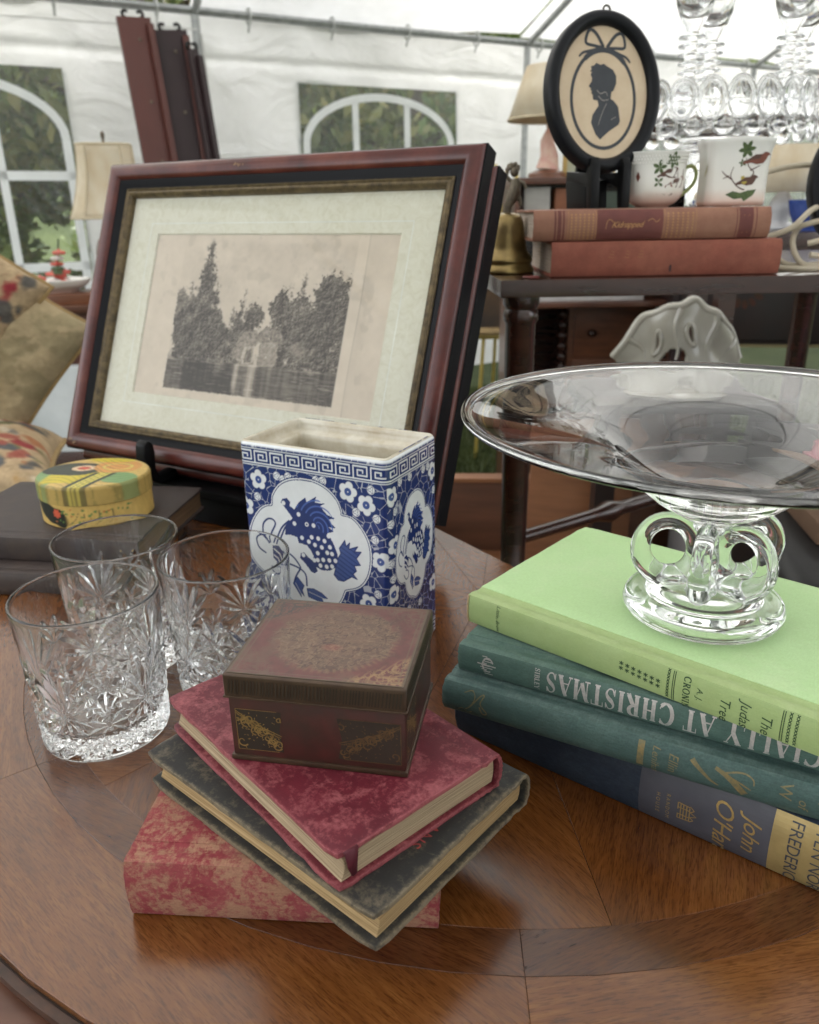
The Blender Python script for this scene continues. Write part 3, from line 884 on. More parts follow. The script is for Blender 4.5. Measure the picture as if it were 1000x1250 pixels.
class Book:
    def __init__(s, label, loc, yaw, L, W, t, cover, pages, bulge=0.003, group=None, spine=None, over=0.0035, name='book', curl=0.0, jit=0.0003, board=0.0026):
        s.L, s.W, s.t, s.b = L, W, t, bulge
        s.o = thing(name, label, 'book', (loc[0], loc[1], TAB + loc[2]), (0, 0, R(yaw)), group)
        spine = spine or cover
        rg = random.Random(int(L * 1e5) + int(t * 1e5))
        for z0, z1, nm in ((0, board, 'lower_cover'), (t - board, t, 'upper_cover')):
            nx, ny = 18, 12
            X = np.linspace(0, L, nx + 1); Yv = np.linspace(0.0125, W, ny + 1)
            top, bot = [], []
            for zz, dst in ((z1, top), (z0, bot)):
                for i, x in enumerate(X):
                    for j, y in enumerate(Yv):
                        ex = rg.uniform(-jit, jit) if i in (0, nx) else 0
                        ey = rg.uniform(-jit, jit) if j == ny else 0
                        c = 1.0 if (i in (0, nx) and j == ny) else 0
                        lift = curl * ((y / W) ** 6) * (1 if nm == 'upper_cover' else 0)
                        dst.append((x + ex - c * 0.0012 * (1 if i == nx else -1), y + ey - c * 0.0012, zz + lift))
            n = len(top); q = ny + 1
            fs = []
            for i in range(nx):
                for j in range(ny):
                    fs.append((i * q + j, (i + 1) * q + j, (i + 1) * q + j + 1, i * q + j + 1))
                    fs.append((n + i * q + j, n + i * q + j + 1, n + (i + 1) * q + j + 1, n + (i + 1) * q + j))
            ring = [i * q for i in range(nx + 1)] + [nx * q + j for j in range(1, q)] + [i * q + ny for i in range(nx - 1, -1, -1)] + [j for j in range(ny - 1, 0, -1)]
            for a, b in zip(ring, ring[1:] + ring[:1]): fs.append((a, n + a, n + b, b))
            MB().add(top + bot, fs).build(nm, cover, s.o, bevel=0.0007, segs=2)
        # spine with joints
        out = [(0.0135, 0.0003), (0.0105, 0.0010), (0.0085, 0.0014), (0.006, 0.0006), (0.003, 0.0002)]
        zs = np.linspace(0.0008, t - 0.0008, 15)
        prof = out + [(s.sy(z), z) for z in zs] + [(y, t - z) for y, z in reversed(out)]
        m = MB(); nxx = 26
        vs, fs = [], []
        inner = []
        for i, (y, z) in enumerate(prof):
            cy_, cz_ = 0.016, t / 2
            inner.append((y + 0.002 if 4 < i < len(prof) - 5 else y, z + (0.0016 if z < t / 2 else -0.0016) if not (4 < i < len(prof) - 5) else min(max(z, 0.002), t - 0.002)))
        loop = prof + inner[::-1]
        nl = len(loop)
        for i in range(nxx + 1):
            x = L * i / nxx
            for (y, z) in loop:
                j = rg.uniform(-jit, jit) * 1.2 if i in (0, nxx) else 0
                vs.append((x + j, y, z))
        for i in range(nxx):
            for j in range(nl): fs.append((i * nl + j, i * nl + (j + 1) % nl, (i + 1) * nl + (j + 1) % nl, (i + 1) * nl + j))
        fs.append(tuple(range(nl - 1, -1, -1))); fs.append(tuple(range(nxx * nl, nxx * nl + nl)))
        m.add(vs, fs).build('spine', spine, s.o, smooth=True)
        # page block, fore edge slightly hollow
        z0, z1 = board + 0.0001, t - board - 0.0001
        fore = [(W - over - 0.0022 * math.sin(math.pi * u), z0 + (z1 - z0) * u) for u in np.linspace(0, 1, 9)]
        back = [(s.sy(z) + 0.0035, z) for z in np.linspace(z1, z0, 7)]
        lp = fore + back
        x0, x1 = over * 0.8, L - over * 0.8
        n = len(lp)
        m = MB()
        m.add([(x0, y, z) for y, z in lp] + [(x1, y, z) for y, z in lp], [tuple(range(n)), tuple(range(2 * n - 1, n - 1, -1))] + [(i, n + i, n + (i + 1) % n, (i + 1) % n) for i in range(n)])
        m.build('page_block', pages, s.o, smooth=False)
    def sy(s, z):
        u = abs(2 * z / s.t - 1)
        return -s.b * (1 - u ** 2.6)
    def spine_ink(s, lift=0.00015):
        return Ink(lambda a, b, d: Vector((a, s.sy(b) - d, b)), lift)
    def cover_ink(s, lift=0.00015):
        return Ink(lambda a, b, d: Vector((a, b, s.t + d)), lift)

def put_text_spine(ink, tris, fn, step=0.0015):
    """text follows the rounded spine: cut at even heights first"""
    vs, fs = tris
    me = bpy.data.meshes.new('tmp'); me.from_pydata([(*fn(x, y), 0) for x, y in vs], [], fs)
    bm = bmesh.new(); bm.from_mesh(me); bpy.data.meshes.remove(me)
    ys = [v.co.y for v in bm.verts]
    if ys:
        y = min(ys) + step
        while y < max(ys):
            bmesh.ops.bisect_plane(bm, geom=bm.verts[:] + bm.edges[:] + bm.faces[:], plane_co=(0, y, 0), plane_no=(0, 1, 0))
            y += step
    bm.verts.index_update()
    ink.tris([(v.co.x, v.co.y) for v in bm.verts], [tuple(v.index for v in f.verts) for f in bm.faces])
    bm.free()

# ---- red velvet-worn trio under the box
RED = cloth_mat('worn_red_cloth', (0.145, 0.014, 0.026), (0.34, 0.095, 0.105), 0.85, (80, 0.48, 0.62), 1400, (0.155, 0.0975), 0.55, (0.085, 0.007, 0.015), 0.35, 0.0016)
GREY = cloth_mat('worn_black_cloth', (0.034, 0.033, 0.031), (0.22, 0.175, 0.115), 0.62, (46, 0.51, 0.66), 1500, (0.166, 0.113), 0.65, (0.020, 0.0195, 0.019), 0.3, 0.0026)
PINK = cloth_mat('mottled_red_cloth', (0.33, 0.085, 0.090), (0.39, 0.23, 0.145), 0.85, (62, 0.455, 0.555), 1100, None, 0.85, (0.22, 0.028, 0.040), 0.15, wv=0.55)
pink = Book('mottled red and tan clothbound book lying lowest under the small metal box', (-0.139, 0.2905, 0.0), -4.6, 0.150, 0.105, 0.034, PINK, PAGES_TAN, 0.0022, 'worn books stacked under the metal box')
grey = Book('scuffed black book with brown page edges in the middle of the stack under the box', (0.0567, 0.322, 0.034), 139.2, 0.166, 0.113, 0.020, GREY, PAGES_GOLD, 0.004, 'worn books stacked under the metal box', over=0.005, jit=0.0004)
ik = grey.cover_ink()
put_text(ik, font_tris('ANS', 0.0062, 0.0, 1.15), lambda x, y: (0.0160 - y, 0.0560 + x))
ik.build('lettering', simple('red_foil', (0.42, 0.055, 0.05, 1), 0.5, 0.4, (0.2, 0.03, 0.03, 1), 300), grey.o)
red = Book('worn crimson book with torn corner directly beneath the small metal box', (0.0411, 0.3128, 0.054), 131.2, 0.155, 0.0975, 0.020, RED, PAGES_TAN, 0.003, 'worn books stacked under the metal box', jit=0.0004)
# torn leather flap hanging over the page edge near the fore corner
fl = [(0.0006, 0.0865, 0.0202), (0.0006, 0.0935, 0.0202), (-0.0006, 0.0935, 0.0196), (-0.0006, 0.0865, 0.0196), (-0.0010, 0.0925, 0.012), (-0.0010, 0.0875, 0.013), (-0.0008, 0.0905, 0.006), (-0.0008, 0.0880, 0.0065)]
m = MB(); m.add(fl, [(0, 1, 2, 3), (3, 2, 4, 5), (5, 4, 6, 7)])
fo = m.build('torn_flap', simple('maroon_leather', (0.09, 0.008, 0.018, 1), 0.55, 0.4), red.o, smooth=True)
sm = fo.modifiers.new('thick', 'SOLIDIFY'); sm.thickness = 0.0006

# ---- green / blue stack
NAVY = cloth_mat('navy_cloth', (0.024, 0.036, 0.058), (0.075, 0.10, 0.13), 0.5, (40, 0.45, 0.75), 900, None, 0.6, (0.016, 0.024, 0.045), 0.35, wv=0.9, sp=(0.238, 0.040))
TEAL_A = cloth_mat('teal_cloth', (0.092, 0.160, 0.135), (0.15, 0.22, 0.19), 0.3, (25, 0.5, 0.8), 1300, None, 0.6, (0.065, 0.125, 0.105), 0.35, wv=0.7, sp=(0.228, 0.018))
TEAL_B = cloth_mat('sea_green_cloth', (0.072, 0.128, 0.116), (0.17, 0.23, 0.215), 0.5, (22, 0.52, 0.8), 1000, None, 0.6, (0.050, 0.098, 0.092), 0.35, wv=0.9, sp=(0.222, 0.021))
LIME = cloth_mat('lime_cloth', (0.46, 0.655, 0.33), (0.55, 0.66, 0.39), 0.5, (11, 0.5, 0.7), 1300, (0.206, 0.142), 0.55, (0.435, 0.63, 0.30), 0.35, 0.0017, wv=0.3)
LIME_S = cloth_mat('lime_spine_cloth', (0.35, 0.455, 0.20), (0.43, 0.51, 0.26), 0.4, (14, 0.5, 0.8), 1300, None, 0.6, (0.31, 0.41, 0.16), 0.3, wv=0.22, sp=(0.206, 0.020))
GOLD = simple('gold_foil', (0.50, 0.34, 0.12, 1), 0.42, 0.5, (0.30, 0.20, 0.07, 1), 400, metal=0.55)
DULLGOLD = simple('rubbed_gold_foil', (0.30, 0.21, 0.085, 1), 0.5, 0.4, (0.13, 0.14, 0.09, 1), 500, metal=0.3)
SILVER = simple('silver_foil', (0.60, 0.54, 0.52, 1), 0.45, 0.5, (0.36, 0.37, 0.35, 1), 500, metal=0.3)
INKGREEN = simple('dark_green_print', (0.035, 0.075, 0.035, 1), 0.6, 0.3)
GS = 'green and blue hardbacks stacked on the table'
navy = Book('thick navy blue hardback with gold label lying lowest in the right hand stack', (0.0297, 0.432, 0.0), -38.5, 0.238, 0.155, 0.040, NAVY, PAGES_PALE, 0.004, GS)
tealb = Book('sea green hardback with faded gilt bird on its spine above the navy book', (0.0195, 0.4005, 0.040), -29.2, 0.222, 0.145, 0.021, TEAL_B, PAGES_PALE, 0.004, GS)
teala = Book('teal Christmas hardback with silver spine lettering under the lime green book', (0.0285, 0.4095, 0.061), -30.1, 0.228, 0.150, 0.018, TEAL_A, PAGES_PALE, 0.002, GS)
green = Book('lime green hardback lying on top of its stack beneath the glass compote', (0.0360, 0.4345, 0.079), -41.5, 0.206, 0.142, 0.020, LIME, PAGES_PALE, 0.0016, GS, spine=LIME_S)
# worn beige spine end of the lime book
MB().tube([(0.0002, green.sy(z) - 0.0002, z) for z in np.linspace(0.001, 0.019, 9)], 0.0006, 5).build('worn_headcap', simple('bare_board', (0.55, 0.40, 0.22, 1), 0.8), green.o, smooth=True)
# lime spine print: lines across the spine, read downwards (head of the book to the right)
ik = green.spine_ink()
def across(a0, b0): return lambda x, y: (a0 + y, b0 - x)
put_text_spine(ik, font_tris('Little, Brown', 0.0026, 0.22), across(0.0215, 0.0187))
ik.build('lettering', INKGREEN, green.o)
ik = green.spine_ink()
for i, (a, rows) in enumerate([(0.1035, 3), (0.1070, 3), (0.1105, 3), (0.1140, 3), (0.1175, 3), (0.1210, 3), (0.1245, 3)]):
    for j in range(2):
        b = 0.0120 - 0.0004 * i - j * 0.0030
        for q in range(3): ik.stroke([(a + 0.0013 * math.cos(q * 1.05 + .5), b + 0.0013 * math.sin(q * 1.05 + .5)), (a - 0.0013 * math.cos(q * 1.05 + .5), b - 0.0013 * math.sin(q * 1.05 + .5))], 0.0005)
def chain(a):
    for j in range(9):
        b = 0.0178 - j * 0.0019
        for q in (0.8, 2.3): ik.stroke([(a + 0.001 * math.cos(q), b + 0.0011 * math.sin(q)), (a - 0.001 * math.cos(q), b - 0.0011 * math.sin(q))], 0.00045)
def rule(a, w=0.0004):
    pts = [(a, b) for b in np.linspace(0.0012, 0.0184, 12)]
    ik.stroke(pts, w)
chain(0.1297); rule(0.1322); rule(0.1332)
rule(0.1858); rule(0.1868); chain(0.1893); chain(0.1925)
so_ = ik.build('star_border', INKGREEN, green.o); so_['kind'] = 'stuff'
ik = green.spine_ink()
put_serif(ik, 'CRONIN', 0.0036, across(0.1378, 0.0178), thick=0.2, thin=0.09)
put_text_spine(ik, font_tris('A. J.', 0.0032, 0.15), across(0.1450, 0.0140))
put_text_spine(ik, font_tris('Tree', 0.0052, 0.2), across(0.1570, 0.0140))
put_text_spine(ik, font_tris('Judas', 0.0052, 0.2), across(0.1668, 0.0158))
put_text_spine(ik, font_tris('The', 0.0052, 0.2), across(0.1770, 0.0130))
ik.build('title', INKGREEN, green.o)
# teal: large roman capitals, upside down
ik = teala.spine_ink()
put_serif(ik, 'SPECIALLY AT CHRISTMAS', 0.0132, lambda x, y: (0.217 - x * 0.700, 0.0157 - y), thick=0.22)
ik.build('lettering', SILVER, teala.o)
ik = teala.spine_ink()
for q in range(9):
    ik.stroke([(0.0160 + 0.0012 * math.cos(q), 0.003 + q * 0.0014), (0.0225 - 0.0018 * (q % 3), 0.003 + q * 0.0014)], 0.0006)
ik.stroke([(0.0195 + 0.0034 * math.cos(a), 0.009 + 0.0045 * math.sin(a)) for a in np.linspace(0.4, 5.2, 16)], 0.0009)
ik.stroke([(0.0245, 0.0088), (0.0128, 0.0092)], 0.0008)
ik.build('publisher_mark', SILVER, teala.o)
ik = teala.spine_ink()
put_serif(ik, 'SIBLEY', 0.0030, lambda x, y: (0.0485 + y, 0.0158 - x * 1.0), thick=0.2, thin=0.09)
ik.build('author_name', SILVER, teala.o)
# sea green: gilt signature, bar, two words, bird, large capitals
ik = tealb.spine_ink()
sig = catmull([(0.014, 0.0165), (0.019, 0.0185), (0.021, 0.0145), (0.0175, 0.008), (0.015, 0.006), (0.0185, 0.009), (0.024, 0.0165), (0.0265, 0.0175), (0.0245, 0.012), (0.0285, 0.007), (0.026, 0.0055), (0.024, 0.010)], 5)
ik.stroke(sig, 0.0005, 0.0009)
ik.stroke(catmull([(0.010, 0.004), (0.013, 0.006), (0.016, 0.0035), (0.019, 0.005)], 4), 0.0005)
ik.build('gilt_signature', DULLGOLD, tealb.o)
ik = tealb.spine_ink()
ik.stroke([(0.1165, b) for b in np.linspace(0.0185, 0.0035, 10)], 0.0034)
put_text_spine(ik, font_tris('Lenihan', 0.0042, 0.2), across(0.1225, 0.0180))
put_text_spine(ik, font_tris('Ellin', 0.0050, 0.2), across(0.1310, 0.0165))
ik.build('lettering', DULLGOLD, tealb.o)
ik = tealb.spine_ink()
ik.stroke(catmull([(0.142, 0.0165), (0.145, 0.0135), (0.149, 0.010), (0.152, 0.0075), (0.156, 0.0055)], 4), 0.0028, 0.0008)
ik.stroke(catmull([(0.1535, 0.0155), (0.158, 0.0135), (0.163, 0.010), (0.1685, 0.0045)], 5), 0.0018, 0.0040)
ik.stroke(catmull([(0.158, 0.0140), (0.163, 0.0160), (0.168, 0.0165), (0.1715, 0.0145), (0.172, 0.0115)], 5), 0.0010, 0.0006)
ik.stroke(catmull([(0.160, 0.0125), (0.165, 0.0112), (0.171, 0.0085)], 4), 0.0013, 0.0007)
ik.build('gilt_bird', DULLGOLD, tealb.o)
ik = tealb.spine_ink()
put_text_spine(ik, font_tris('W', 0.0060), across(0.1835, 0.0180)); put_text_spine(ik, font_tris('of', 0.0048, 0.2), across(0.1925, 0.0120)); put_text_spine(ik, font_tris('N', 0.0060), across(0.2005, 0.0180))
ik.build('title', DULLGOLD, tealb.o)
# navy: grey label + gold label, printed lines
lab = navy.spine_ink(0.0001)
lab.i = 0
def label_patch(ink, a0, a1, b0=0.001, b1=0.039, n=16):
    for b, c in zip(np.linspace(b0, b1, n)[:-1], np.linspace(b0, b1, n)[1:]): ink.i = 0; ink.poly([(a0, b), (a1, b), (a1, c), (a0, c)])
label_patch(lab, 0.1245, 0.1930)
lab.build('grey_label', simple('slate_label', (0.075, 0.075, 0.092, 1), 0.45, 0.4, (0.055, 0.055, 0.07, 1), 60), navy.o)
lab = navy.spine_ink(0.0001); label_patch(lab, 0.1930, 0.2375)
lab.build('gold_label', simple('gold_label_paper', (0.42, 0.31, 0.13, 1), 0.42, 0.5, (0.30, 0.22, 0.09, 1), 70, metal=0.35), navy.o)
ik = navy.spine_ink(0.0003)
put_text_spine(ik, font_tris('RANDOM', 0.0022, 0, 1.45), across(0.1400, 0.0235))
put_text_spine(ik, font_tris('HOUSE', 0.0022, 0, 1.6), across(0.1345, 0.0220))
ik.build('publisher_name', GOLD, navy.o)
ik = navy.spine_ink(0.0003)
for pl in ([(0.1465, 0.0210), (0.1465, 0.0105)], [(0.1480, 0.0205), (0.1480, 0.0110)], [(0.1495, 0.0205), (0.1495, 0.0112)], [(0.1512, 0.0205), (0.1512, 0.0112)], [(0.1528, 0.0200), (0.1528, 0.0115)], [(0.1465, 0.0210), (0.1530, 0.0205)], [(0.1465, 0.0105), (0.1530, 0.0112)], [(0.1530, 0.0212), (0.1552, 0.0192), (0.1530, 0.0172)], [(0.1530, 0.0175), (0.1565, 0.0157), (0.1530, 0.0140)], [(0.1530, 0.0142), (0.1550, 0.0126), (0.1530, 0.0108)], [(0.1465, 0.0180), (0.153, 0.0180)], [(0.1465, 0.0135), (0.153, 0.0135)]):
    ik.stroke(pl, 0.0006)
ik.build('publisher_mark', GOLD, navy.o)
ik = navy.spine_ink(0.0003)
put_text_spine(ik, font_tris("O'Hara", 0.0098, 0.32, 0.92), across(0.1655, 0.0345))
put_text_spine(ik, font_tris('John', 0.0090, 0.32, 0.95), across(0.1800, 0.0300))
ik.build('lettering', GOLD, navy.o)
ik = navy.spine_ink(0.0003)
put_text_spine(ik, font_tris('FREDERICK', 0.0062, 0, 0.98), across(0.2010, 0.0375))
put_text_spine(ik, font_tris('TEN NORTH', 0.0062, 0, 0.98), across(0.2120, 0.0375))
ik.build('title', simple('slate_print', (0.045, 0.05, 0.065, 1), 0.5), navy.o)

# ---- two dark books under the yellow box
DK = cloth_mat('dark_plum_cloth', (0.046, 0.033, 0.030), (0.11, 0.075, 0.052), 0.5, (16, 0.5, 0.75), 1300, None, 0.55, (0.045, 0.034, 0.034), 0.35)
Book('dark brown book lying on the table, lower of the pair under the yellow box', (-0.470, 0.654, 0.0), -7.0, 0.215, 0.155, 0.0235, DK, PAGES_BROWN, 0.003, 'dark books under the yellow box', name='book')
Book('dark plum book directly beneath the painted yellow box', (-0.452, 0.679, 0.0235), -8.5, 0.212, 0.150, 0.0235, DK, PAGES_BROWN, 0.0015, 'dark books under the yellow box', name='book')
# ================================================================== SMALL METAL BOX
bx = thing('trinket_box', 'small red and brass trinket box with etched panels on top of the crimson book', 'box', (-0.0874, 0.3122, TAB + 0.0743), (0, 0, R(-10.7)))
BRASS_OLD = simple('aged_brass', (0.080, 0.048, 0.027, 1), 0.38, 0.5, (0.044, 0.024, 0.016, 1), 60, metal=0.35, bump=(300, 0.15, 0.0004))
LACQ = simple('worn_maroon_lacquer', (0.072, 0.017, 0.014, 1), 0.42, 0.5, (0.036, 0.018, 0.013, 1), 70, metal=0.15, bump=(250, 0.12, 0.0004))
BW, BD, BH, LH = 0.0858, 0.076, 0.0478, 0.0125
MB().box(0.0008, BW - 0.0008, 0.0008, BD - 0.0008, 0, BH - LH - 0.0006).build('box_body', LACQ, bx, bevel=0.0009)
MB().box(-0.0002, BW + 0.0002, -0.0002, BD + 0.0002, 0, 0.0028).build('base_rim', BRASS_OLD, bx, bevel=0.0007)
lid = MB().box(-0.0004, BW + 0.0004, -0.0004, BD + 0.0004, BH - LH, BH).build('lid', BRASS_OLD, bx, bevel=0.0011, segs=3)
MB().box(-0.0009, BW + 0.0009, -0.0009, BD + 0.0009, BH - LH - 0.0002, BH - LH + 0.0010).build('lid_rim', BRASS_OLD, lid, bevel=0.0005)
# hatched band round the lid
DARKCUT = simple('dark_engraving', (0.034, 0.024, 0.015, 1), 0.6, 0.3)
BRIGHT = simple('bright_brass_line', (0.34, 0.22, 0.075, 1), 0.4, 0.5, (0.20, 0.12, 0.045, 1), 300, metal=0.5)
ik = Ink(lambda a, b, d: Vector((a, -0.0007 - d, b)), 0.0002)
rg = random.Random(3)
x = 0.002
while x < BW - 0.002:
    ik.stroke([(x, BH - LH + 0.0026), (x + 0.0009, BH - 0.0022)], 0.00045 + 0.0003 * rg.random())
    x += 0.00125 + 0.0006 * rg.random()
ik.build('hatched_band', DARKCUT, lid)
ik = Ink(lambda a, b, d: Vector((BW + 0.0007 + d, a, b)), 0.0002)
x = 0.002
while x < BD - 0.002:
    ik.stroke([(x, BH - LH + 0.0026), (x + 0.0009, BH - 0.0022)], 0.0006); x += 0.0016
ik.build('hatched_band', DARKCUT, lid)
# painted top
n = 300
U, V = np.meshgrid(np.linspace(0.0012, BW - 0.0012, n), np.linspace(0.0012, BD - 0.0012, int(n * .9)))
uu, vv = (U - BW / 2) / (BW / 2), (V - BD / 2) / (BD / 2)
nz = fbm(U * 260, V * 260, 5, 2); nz2 = fbm(U * 70 + 9, V * 70, 5, 5)
maroon = np.array([0.105, 0.026, 0.023]); brassc = np.array([0.115, 0.080, 0.047]); gold = np.array([0.28, 0.175, 0.075]); dark = np.array([0.030, 0.028, 0.024])
mask = lambda m: m[..., None]
C = maroon * (0.62 + 0.75 * mask(nz)) * (0.8 + 0.4 * mask(nz2))
C = C * (1 - .35 * mask(sstep(.5, .7, nz2))) + brassc * .35 * mask(sstep(.5, .7, nz2))
rr = np.hypot(uu / 0.72, vv / 0.78)
ridge = lambda fq, sd, w: sstep(w, w * .3, np.abs(fbm(U * fq + sd, V * fq, 3, sd) - .5))
rg1, rg2, rg3 = ridge(170, 8, .045), ridge(300, 18, .05), ridge(420, 28, .06)
swirl = np.clip(rg1 + .7 * rg2, 0, 1) * 2 - 1
oval = sstep(1.10, 0.88, rr + 0.25 * (nz - 0.5) + .2 * (nz2 - .5)) * .62
co = brassc * (0.62 + 0.75 * mask(nz)) * (1 - .45 * mask(rg1)) + 0.085 * mask(rg2) * np.array([1, .78, .45]) + .05 * mask(rg3) * np.array([1, .75, .45]); co = co * (1 - .35 * mask(sstep(.55, .75, nz2))) + maroon * .35 * mask(sstep(.55, .75, nz2)) + np.array([.10, .01, .01]) * mask(sstep(.16, .06, np.hypot(uu - .02, (vv + .22) * 1.4)))
C = C * (1 - mask(oval)) + co * mask(oval)
def corner(cx, cy, colr, seed, amt):
    global C
    dx, dy = np.abs(uu - cx), np.abs(vv - cy)
    region = sstep(0.80, 0.62, dx + dy * 0.95) * (1 - oval)
    vine = np.clip(ridge(200, seed + 50, .06) + ridge(330, seed + 60, .05) + .5 * sstep(.05, .35, np.sin(26 * (dx - dy) + 8 * np.sin(9 * (dx + dy)) + 2 * nz)), 0, 1)
    mk = region * vine * amt
    C = C * (1 - mask(mk)) + colr * mask(mk)
corner(-1, 1, dark, 1, 0.9); corner(1, -1, gold, 2, 0.75); corner(-1, -1, brassc * 0.9, 3, 0.45); corner(1, 1, brassc, 4, 0.5)
arcg = 0.3 * sstep(0.10, 0.0, np.abs(rr - 1.0)) * sstep(0.1, 0.9, uu * 0.8 - vv) * sstep(-.2, .5, np.sin(np.arctan2(vv, uu) * 60))
C = C * (1 - 0.75 * mask(arcg)) + gold * 0.75 * mask(arcg)
edge = sstep(0.93, 0.965, np.maximum(np.abs(uu), np.abs(vv)))
C = C * (1 - mask(edge)) + brassc * 0.8 * mask(edge)
C = C * (1 - .55 * mask(sstep(0.012, 0.004, np.abs(np.maximum(np.abs(uu), np.abs(vv)) - 0.90)))) + brassc * .55 * mask(sstep(0.012, 0.004, np.abs(np.maximum(np.abs(uu), np.abs(vv)) - 0.90)))
Zr = np.full_like(U, BH + 0.00025) + 0.00012 * (swirl * oval) * 0.6
link('etched_plate', grid_mesh('etched_plate', np.stack([U, V, Zr], -1), paint_mat('etched_plate', 0.42, 0.5), np.clip(C, 0.004, 1)), lid)
# two ornament panels on the front and one on the side
def scroll_panel(fmap, w, h, name, line, back, seed):
    rg = random.Random(seed)
    bg = Ink(fmap, 0.0001); bg.poly([(0, 0), (w, 0), (w * .93, h * .5), (w, h), (0, h)]); bg.build(name + '_ground', back, bx)
    ik = Ink(fmap, 0.0002)
    for (a, b) in (((0, 0), (0, h)), ((0, h), (w * .9, h)), ((0, 0), (w * .9, 0))): ik.stroke([a, b], 0.0003)
    ik.stroke([(0, h * .96), (w * .4, h * .66), (w * .98, h * .40)], 0.0005); ik.stroke([(0, h * .92), (w * .4, h * .60), (w * .96, h * .36)], 0.0003)
    for q in range(22):
        cx, cy = w * (0.10 + 0.86 * ((q * 0.618) % 1.0)), h * (0.12 + 0.76 * ((q * 0.37 + .1) % 1.0)); r0 = 0.0017 + 0.0013 * rg.random()
        if cy > h * (0.96 - .5 * cx / w) - .001 and cy < h * (1.0 - .4 * cx / w): cy -= .003
        a0 = rg.uniform(0, 6); sg = 1 if q % 2 else -1
        ik.stroke([(min(max(cx + r0 * (1 - t * .8) * math.cos(a0 + sg * 5.6 * t), 0.0004), w * .97), min(max(cy + r0 * (1 - t * .8) * math.sin(a0 + sg * 5.6 * t), .0004), h - .0004)) for t in np.linspace(0, 1, 18)], 0.0008, 0.0004)
        for t in (0.1, .3, .5):
            px_, py_ = cx + r0 * 1.25 * math.cos(a0 + sg * 5.6 * t), cy + r0 * 1.25 * math.sin(a0 + sg * 5.6 * t)
            if .0006 < px_ < w * .95 and .0006 < py_ < h - .0006: ik.disc(px_, py_, 0.0006, 0.00028, 6, a0 + sg * 5.6 * t)
    for q in range(26):
        t = (q + .5) / 26
        ik.stroke([(w * t * .9, h * (0.90 - .52 * t)), (w * t * .9 + .0008, h * (.90 - .52 * t) - .0013)], .0003, .0001)
    for q in range(30):
        cx, cy = rg.uniform(.05, .9) * w, rg.uniform(.08, .92) * h
        a = rg.uniform(0, 3.1); L = 0.0010
        ik.stroke([(cx, cy), (cx + L * math.cos(a), cy + L * math.sin(a))], 0.00045, 0.0001)
    ik.build(name, line, bx)
BLACKP = simple('blackened_panel', (0.032, 0.022, 0.016, 1), 0.45, 0.4)
scroll_panel(lambda a, b, d: Vector((0.0038 + a, 0.0008 - d, 0.0062 + b)), 0.0225, 0.0225, 'scroll_ornament', BRIGHT, BLACKP, 2)
scroll_panel(lambda a, b, d: Vector((BW - 0.0028 - a, 0.0008 - d, 0.0060 + b)), 0.0300, 0.0225, 'scroll_ornament', simple('dim_brass_line', (0.15, 0.085, 0.035, 1), .45, .4, (.06, .035, .02, 1), 260, metal=.3), BLACKP, 5)
scroll_panel(lambda a, b, d: Vector((BW - 0.0008 + d, 0.005 + a, 0.0062 + b)), 0.024, 0.0225, 'scroll_ornament', BRIGHT, BLACKP, 8)

# ================================================================== PAINTED YELLOW BOX
yb = thing('painted_box', 'oval yellow papier mache box with painted flowers resting on the dark plum book', 'box', (-0.3055, 0.7265, TAB + 0.0471), (0, 0, R(-6)))
YA, YB, YH, YL = 0.0525, 0.0470, 0.041, 0.0175
def yb_color(X, Y, T, Zv, top):
    base = np.array([0.58, 0.39, 0.12]); yellow = np.array([0.56, 0.44, 0.03]); green = np.array([0.19, 0.32, 0.13]); orange = np.array([0.60, 0.28, 0.08]); black = np.array([0.025, 0.028, 0.022]); red = np.array([0.55, 0.07, 0.04]); pale = np.array([0.68, 0.48, 0.30])
    nz = fbm(X * 300 + T * 9, Y * 300 + Zv * 200, 4, 3)
    C = base * (0.85 + 0.3 * nz[..., None])
    def put(m, c, a=1.0):
        nonlocal C
        m = np.clip(m, 0, 1)[..., None] * a
        C = C * (1 - m) + np.array(c) * m
    x, y = X / 0.0525, Y / 0.047
    w = 0.16 * (fbm(X * 90, Y * 90, 3, 4) - .5)
    if top:
        put(sstep(.0, .06, -x - 0.35 + w + 0.25 * (y + 0.5)) * sstep(.35, .2, y), green)
        put(sstep(0.06, 0, np.abs(y + 0.42 + w) - 0.34) * sstep(-.75, -.65, x) * sstep(.30, .2, x), yellow)
        put(sstep(0.05, 0, np.hypot((x + .42) / .56, (y - .12) / .42) - 1 + w), black)
        put(sstep(.04, 0, np.hypot((x + .25) / .22, (y - .18) / .19) - 1), pale); put(sstep(.04, 0, np.hypot((x + .25) / .12, (y - .18) / .1) - 1), red)
        put(sstep(0.05, 0, np.hypot((x - .35) / .42, (y - .35) / .45) - 1 + w), orange); put(sstep(.05, 0, np.abs(np.hypot((x - .35) / .26, (y - .32) / .22) - 1) - .08), (0.62, .50, .12))
        put(sstep(0.05, 0, np.hypot((x - .05) / .45, (y - .80) / .16) - 1), yellow)
        put(sstep(0.05, 0, np.hypot((x - .62) / .34, (y + .35) / .32) - 1 + w), green)
        put(sstep(.03, 0, np.abs((x - .18) - (y + .55) * .25) - .19) * sstep(-.05, -.12, y), black)
        for q in (.10, .18, .26): put(sstep(.02, 0, np.abs((x - q) - (y + .55) * .25) - .022) * sstep(-.05, -.12, y), (0.62, 0.52, 0.10))
        ln = np.sin(40 * (y + 0.35 * np.sin(3.2 * x)) + 2 * nz)
        put(sstep(.75, .95, ln), (0.05, 0.10, 0.03), 0.55)
        put(sstep(.96, 1.0, np.hypot(x, y)), (0.30, 0.22, .07), .5)
    return C
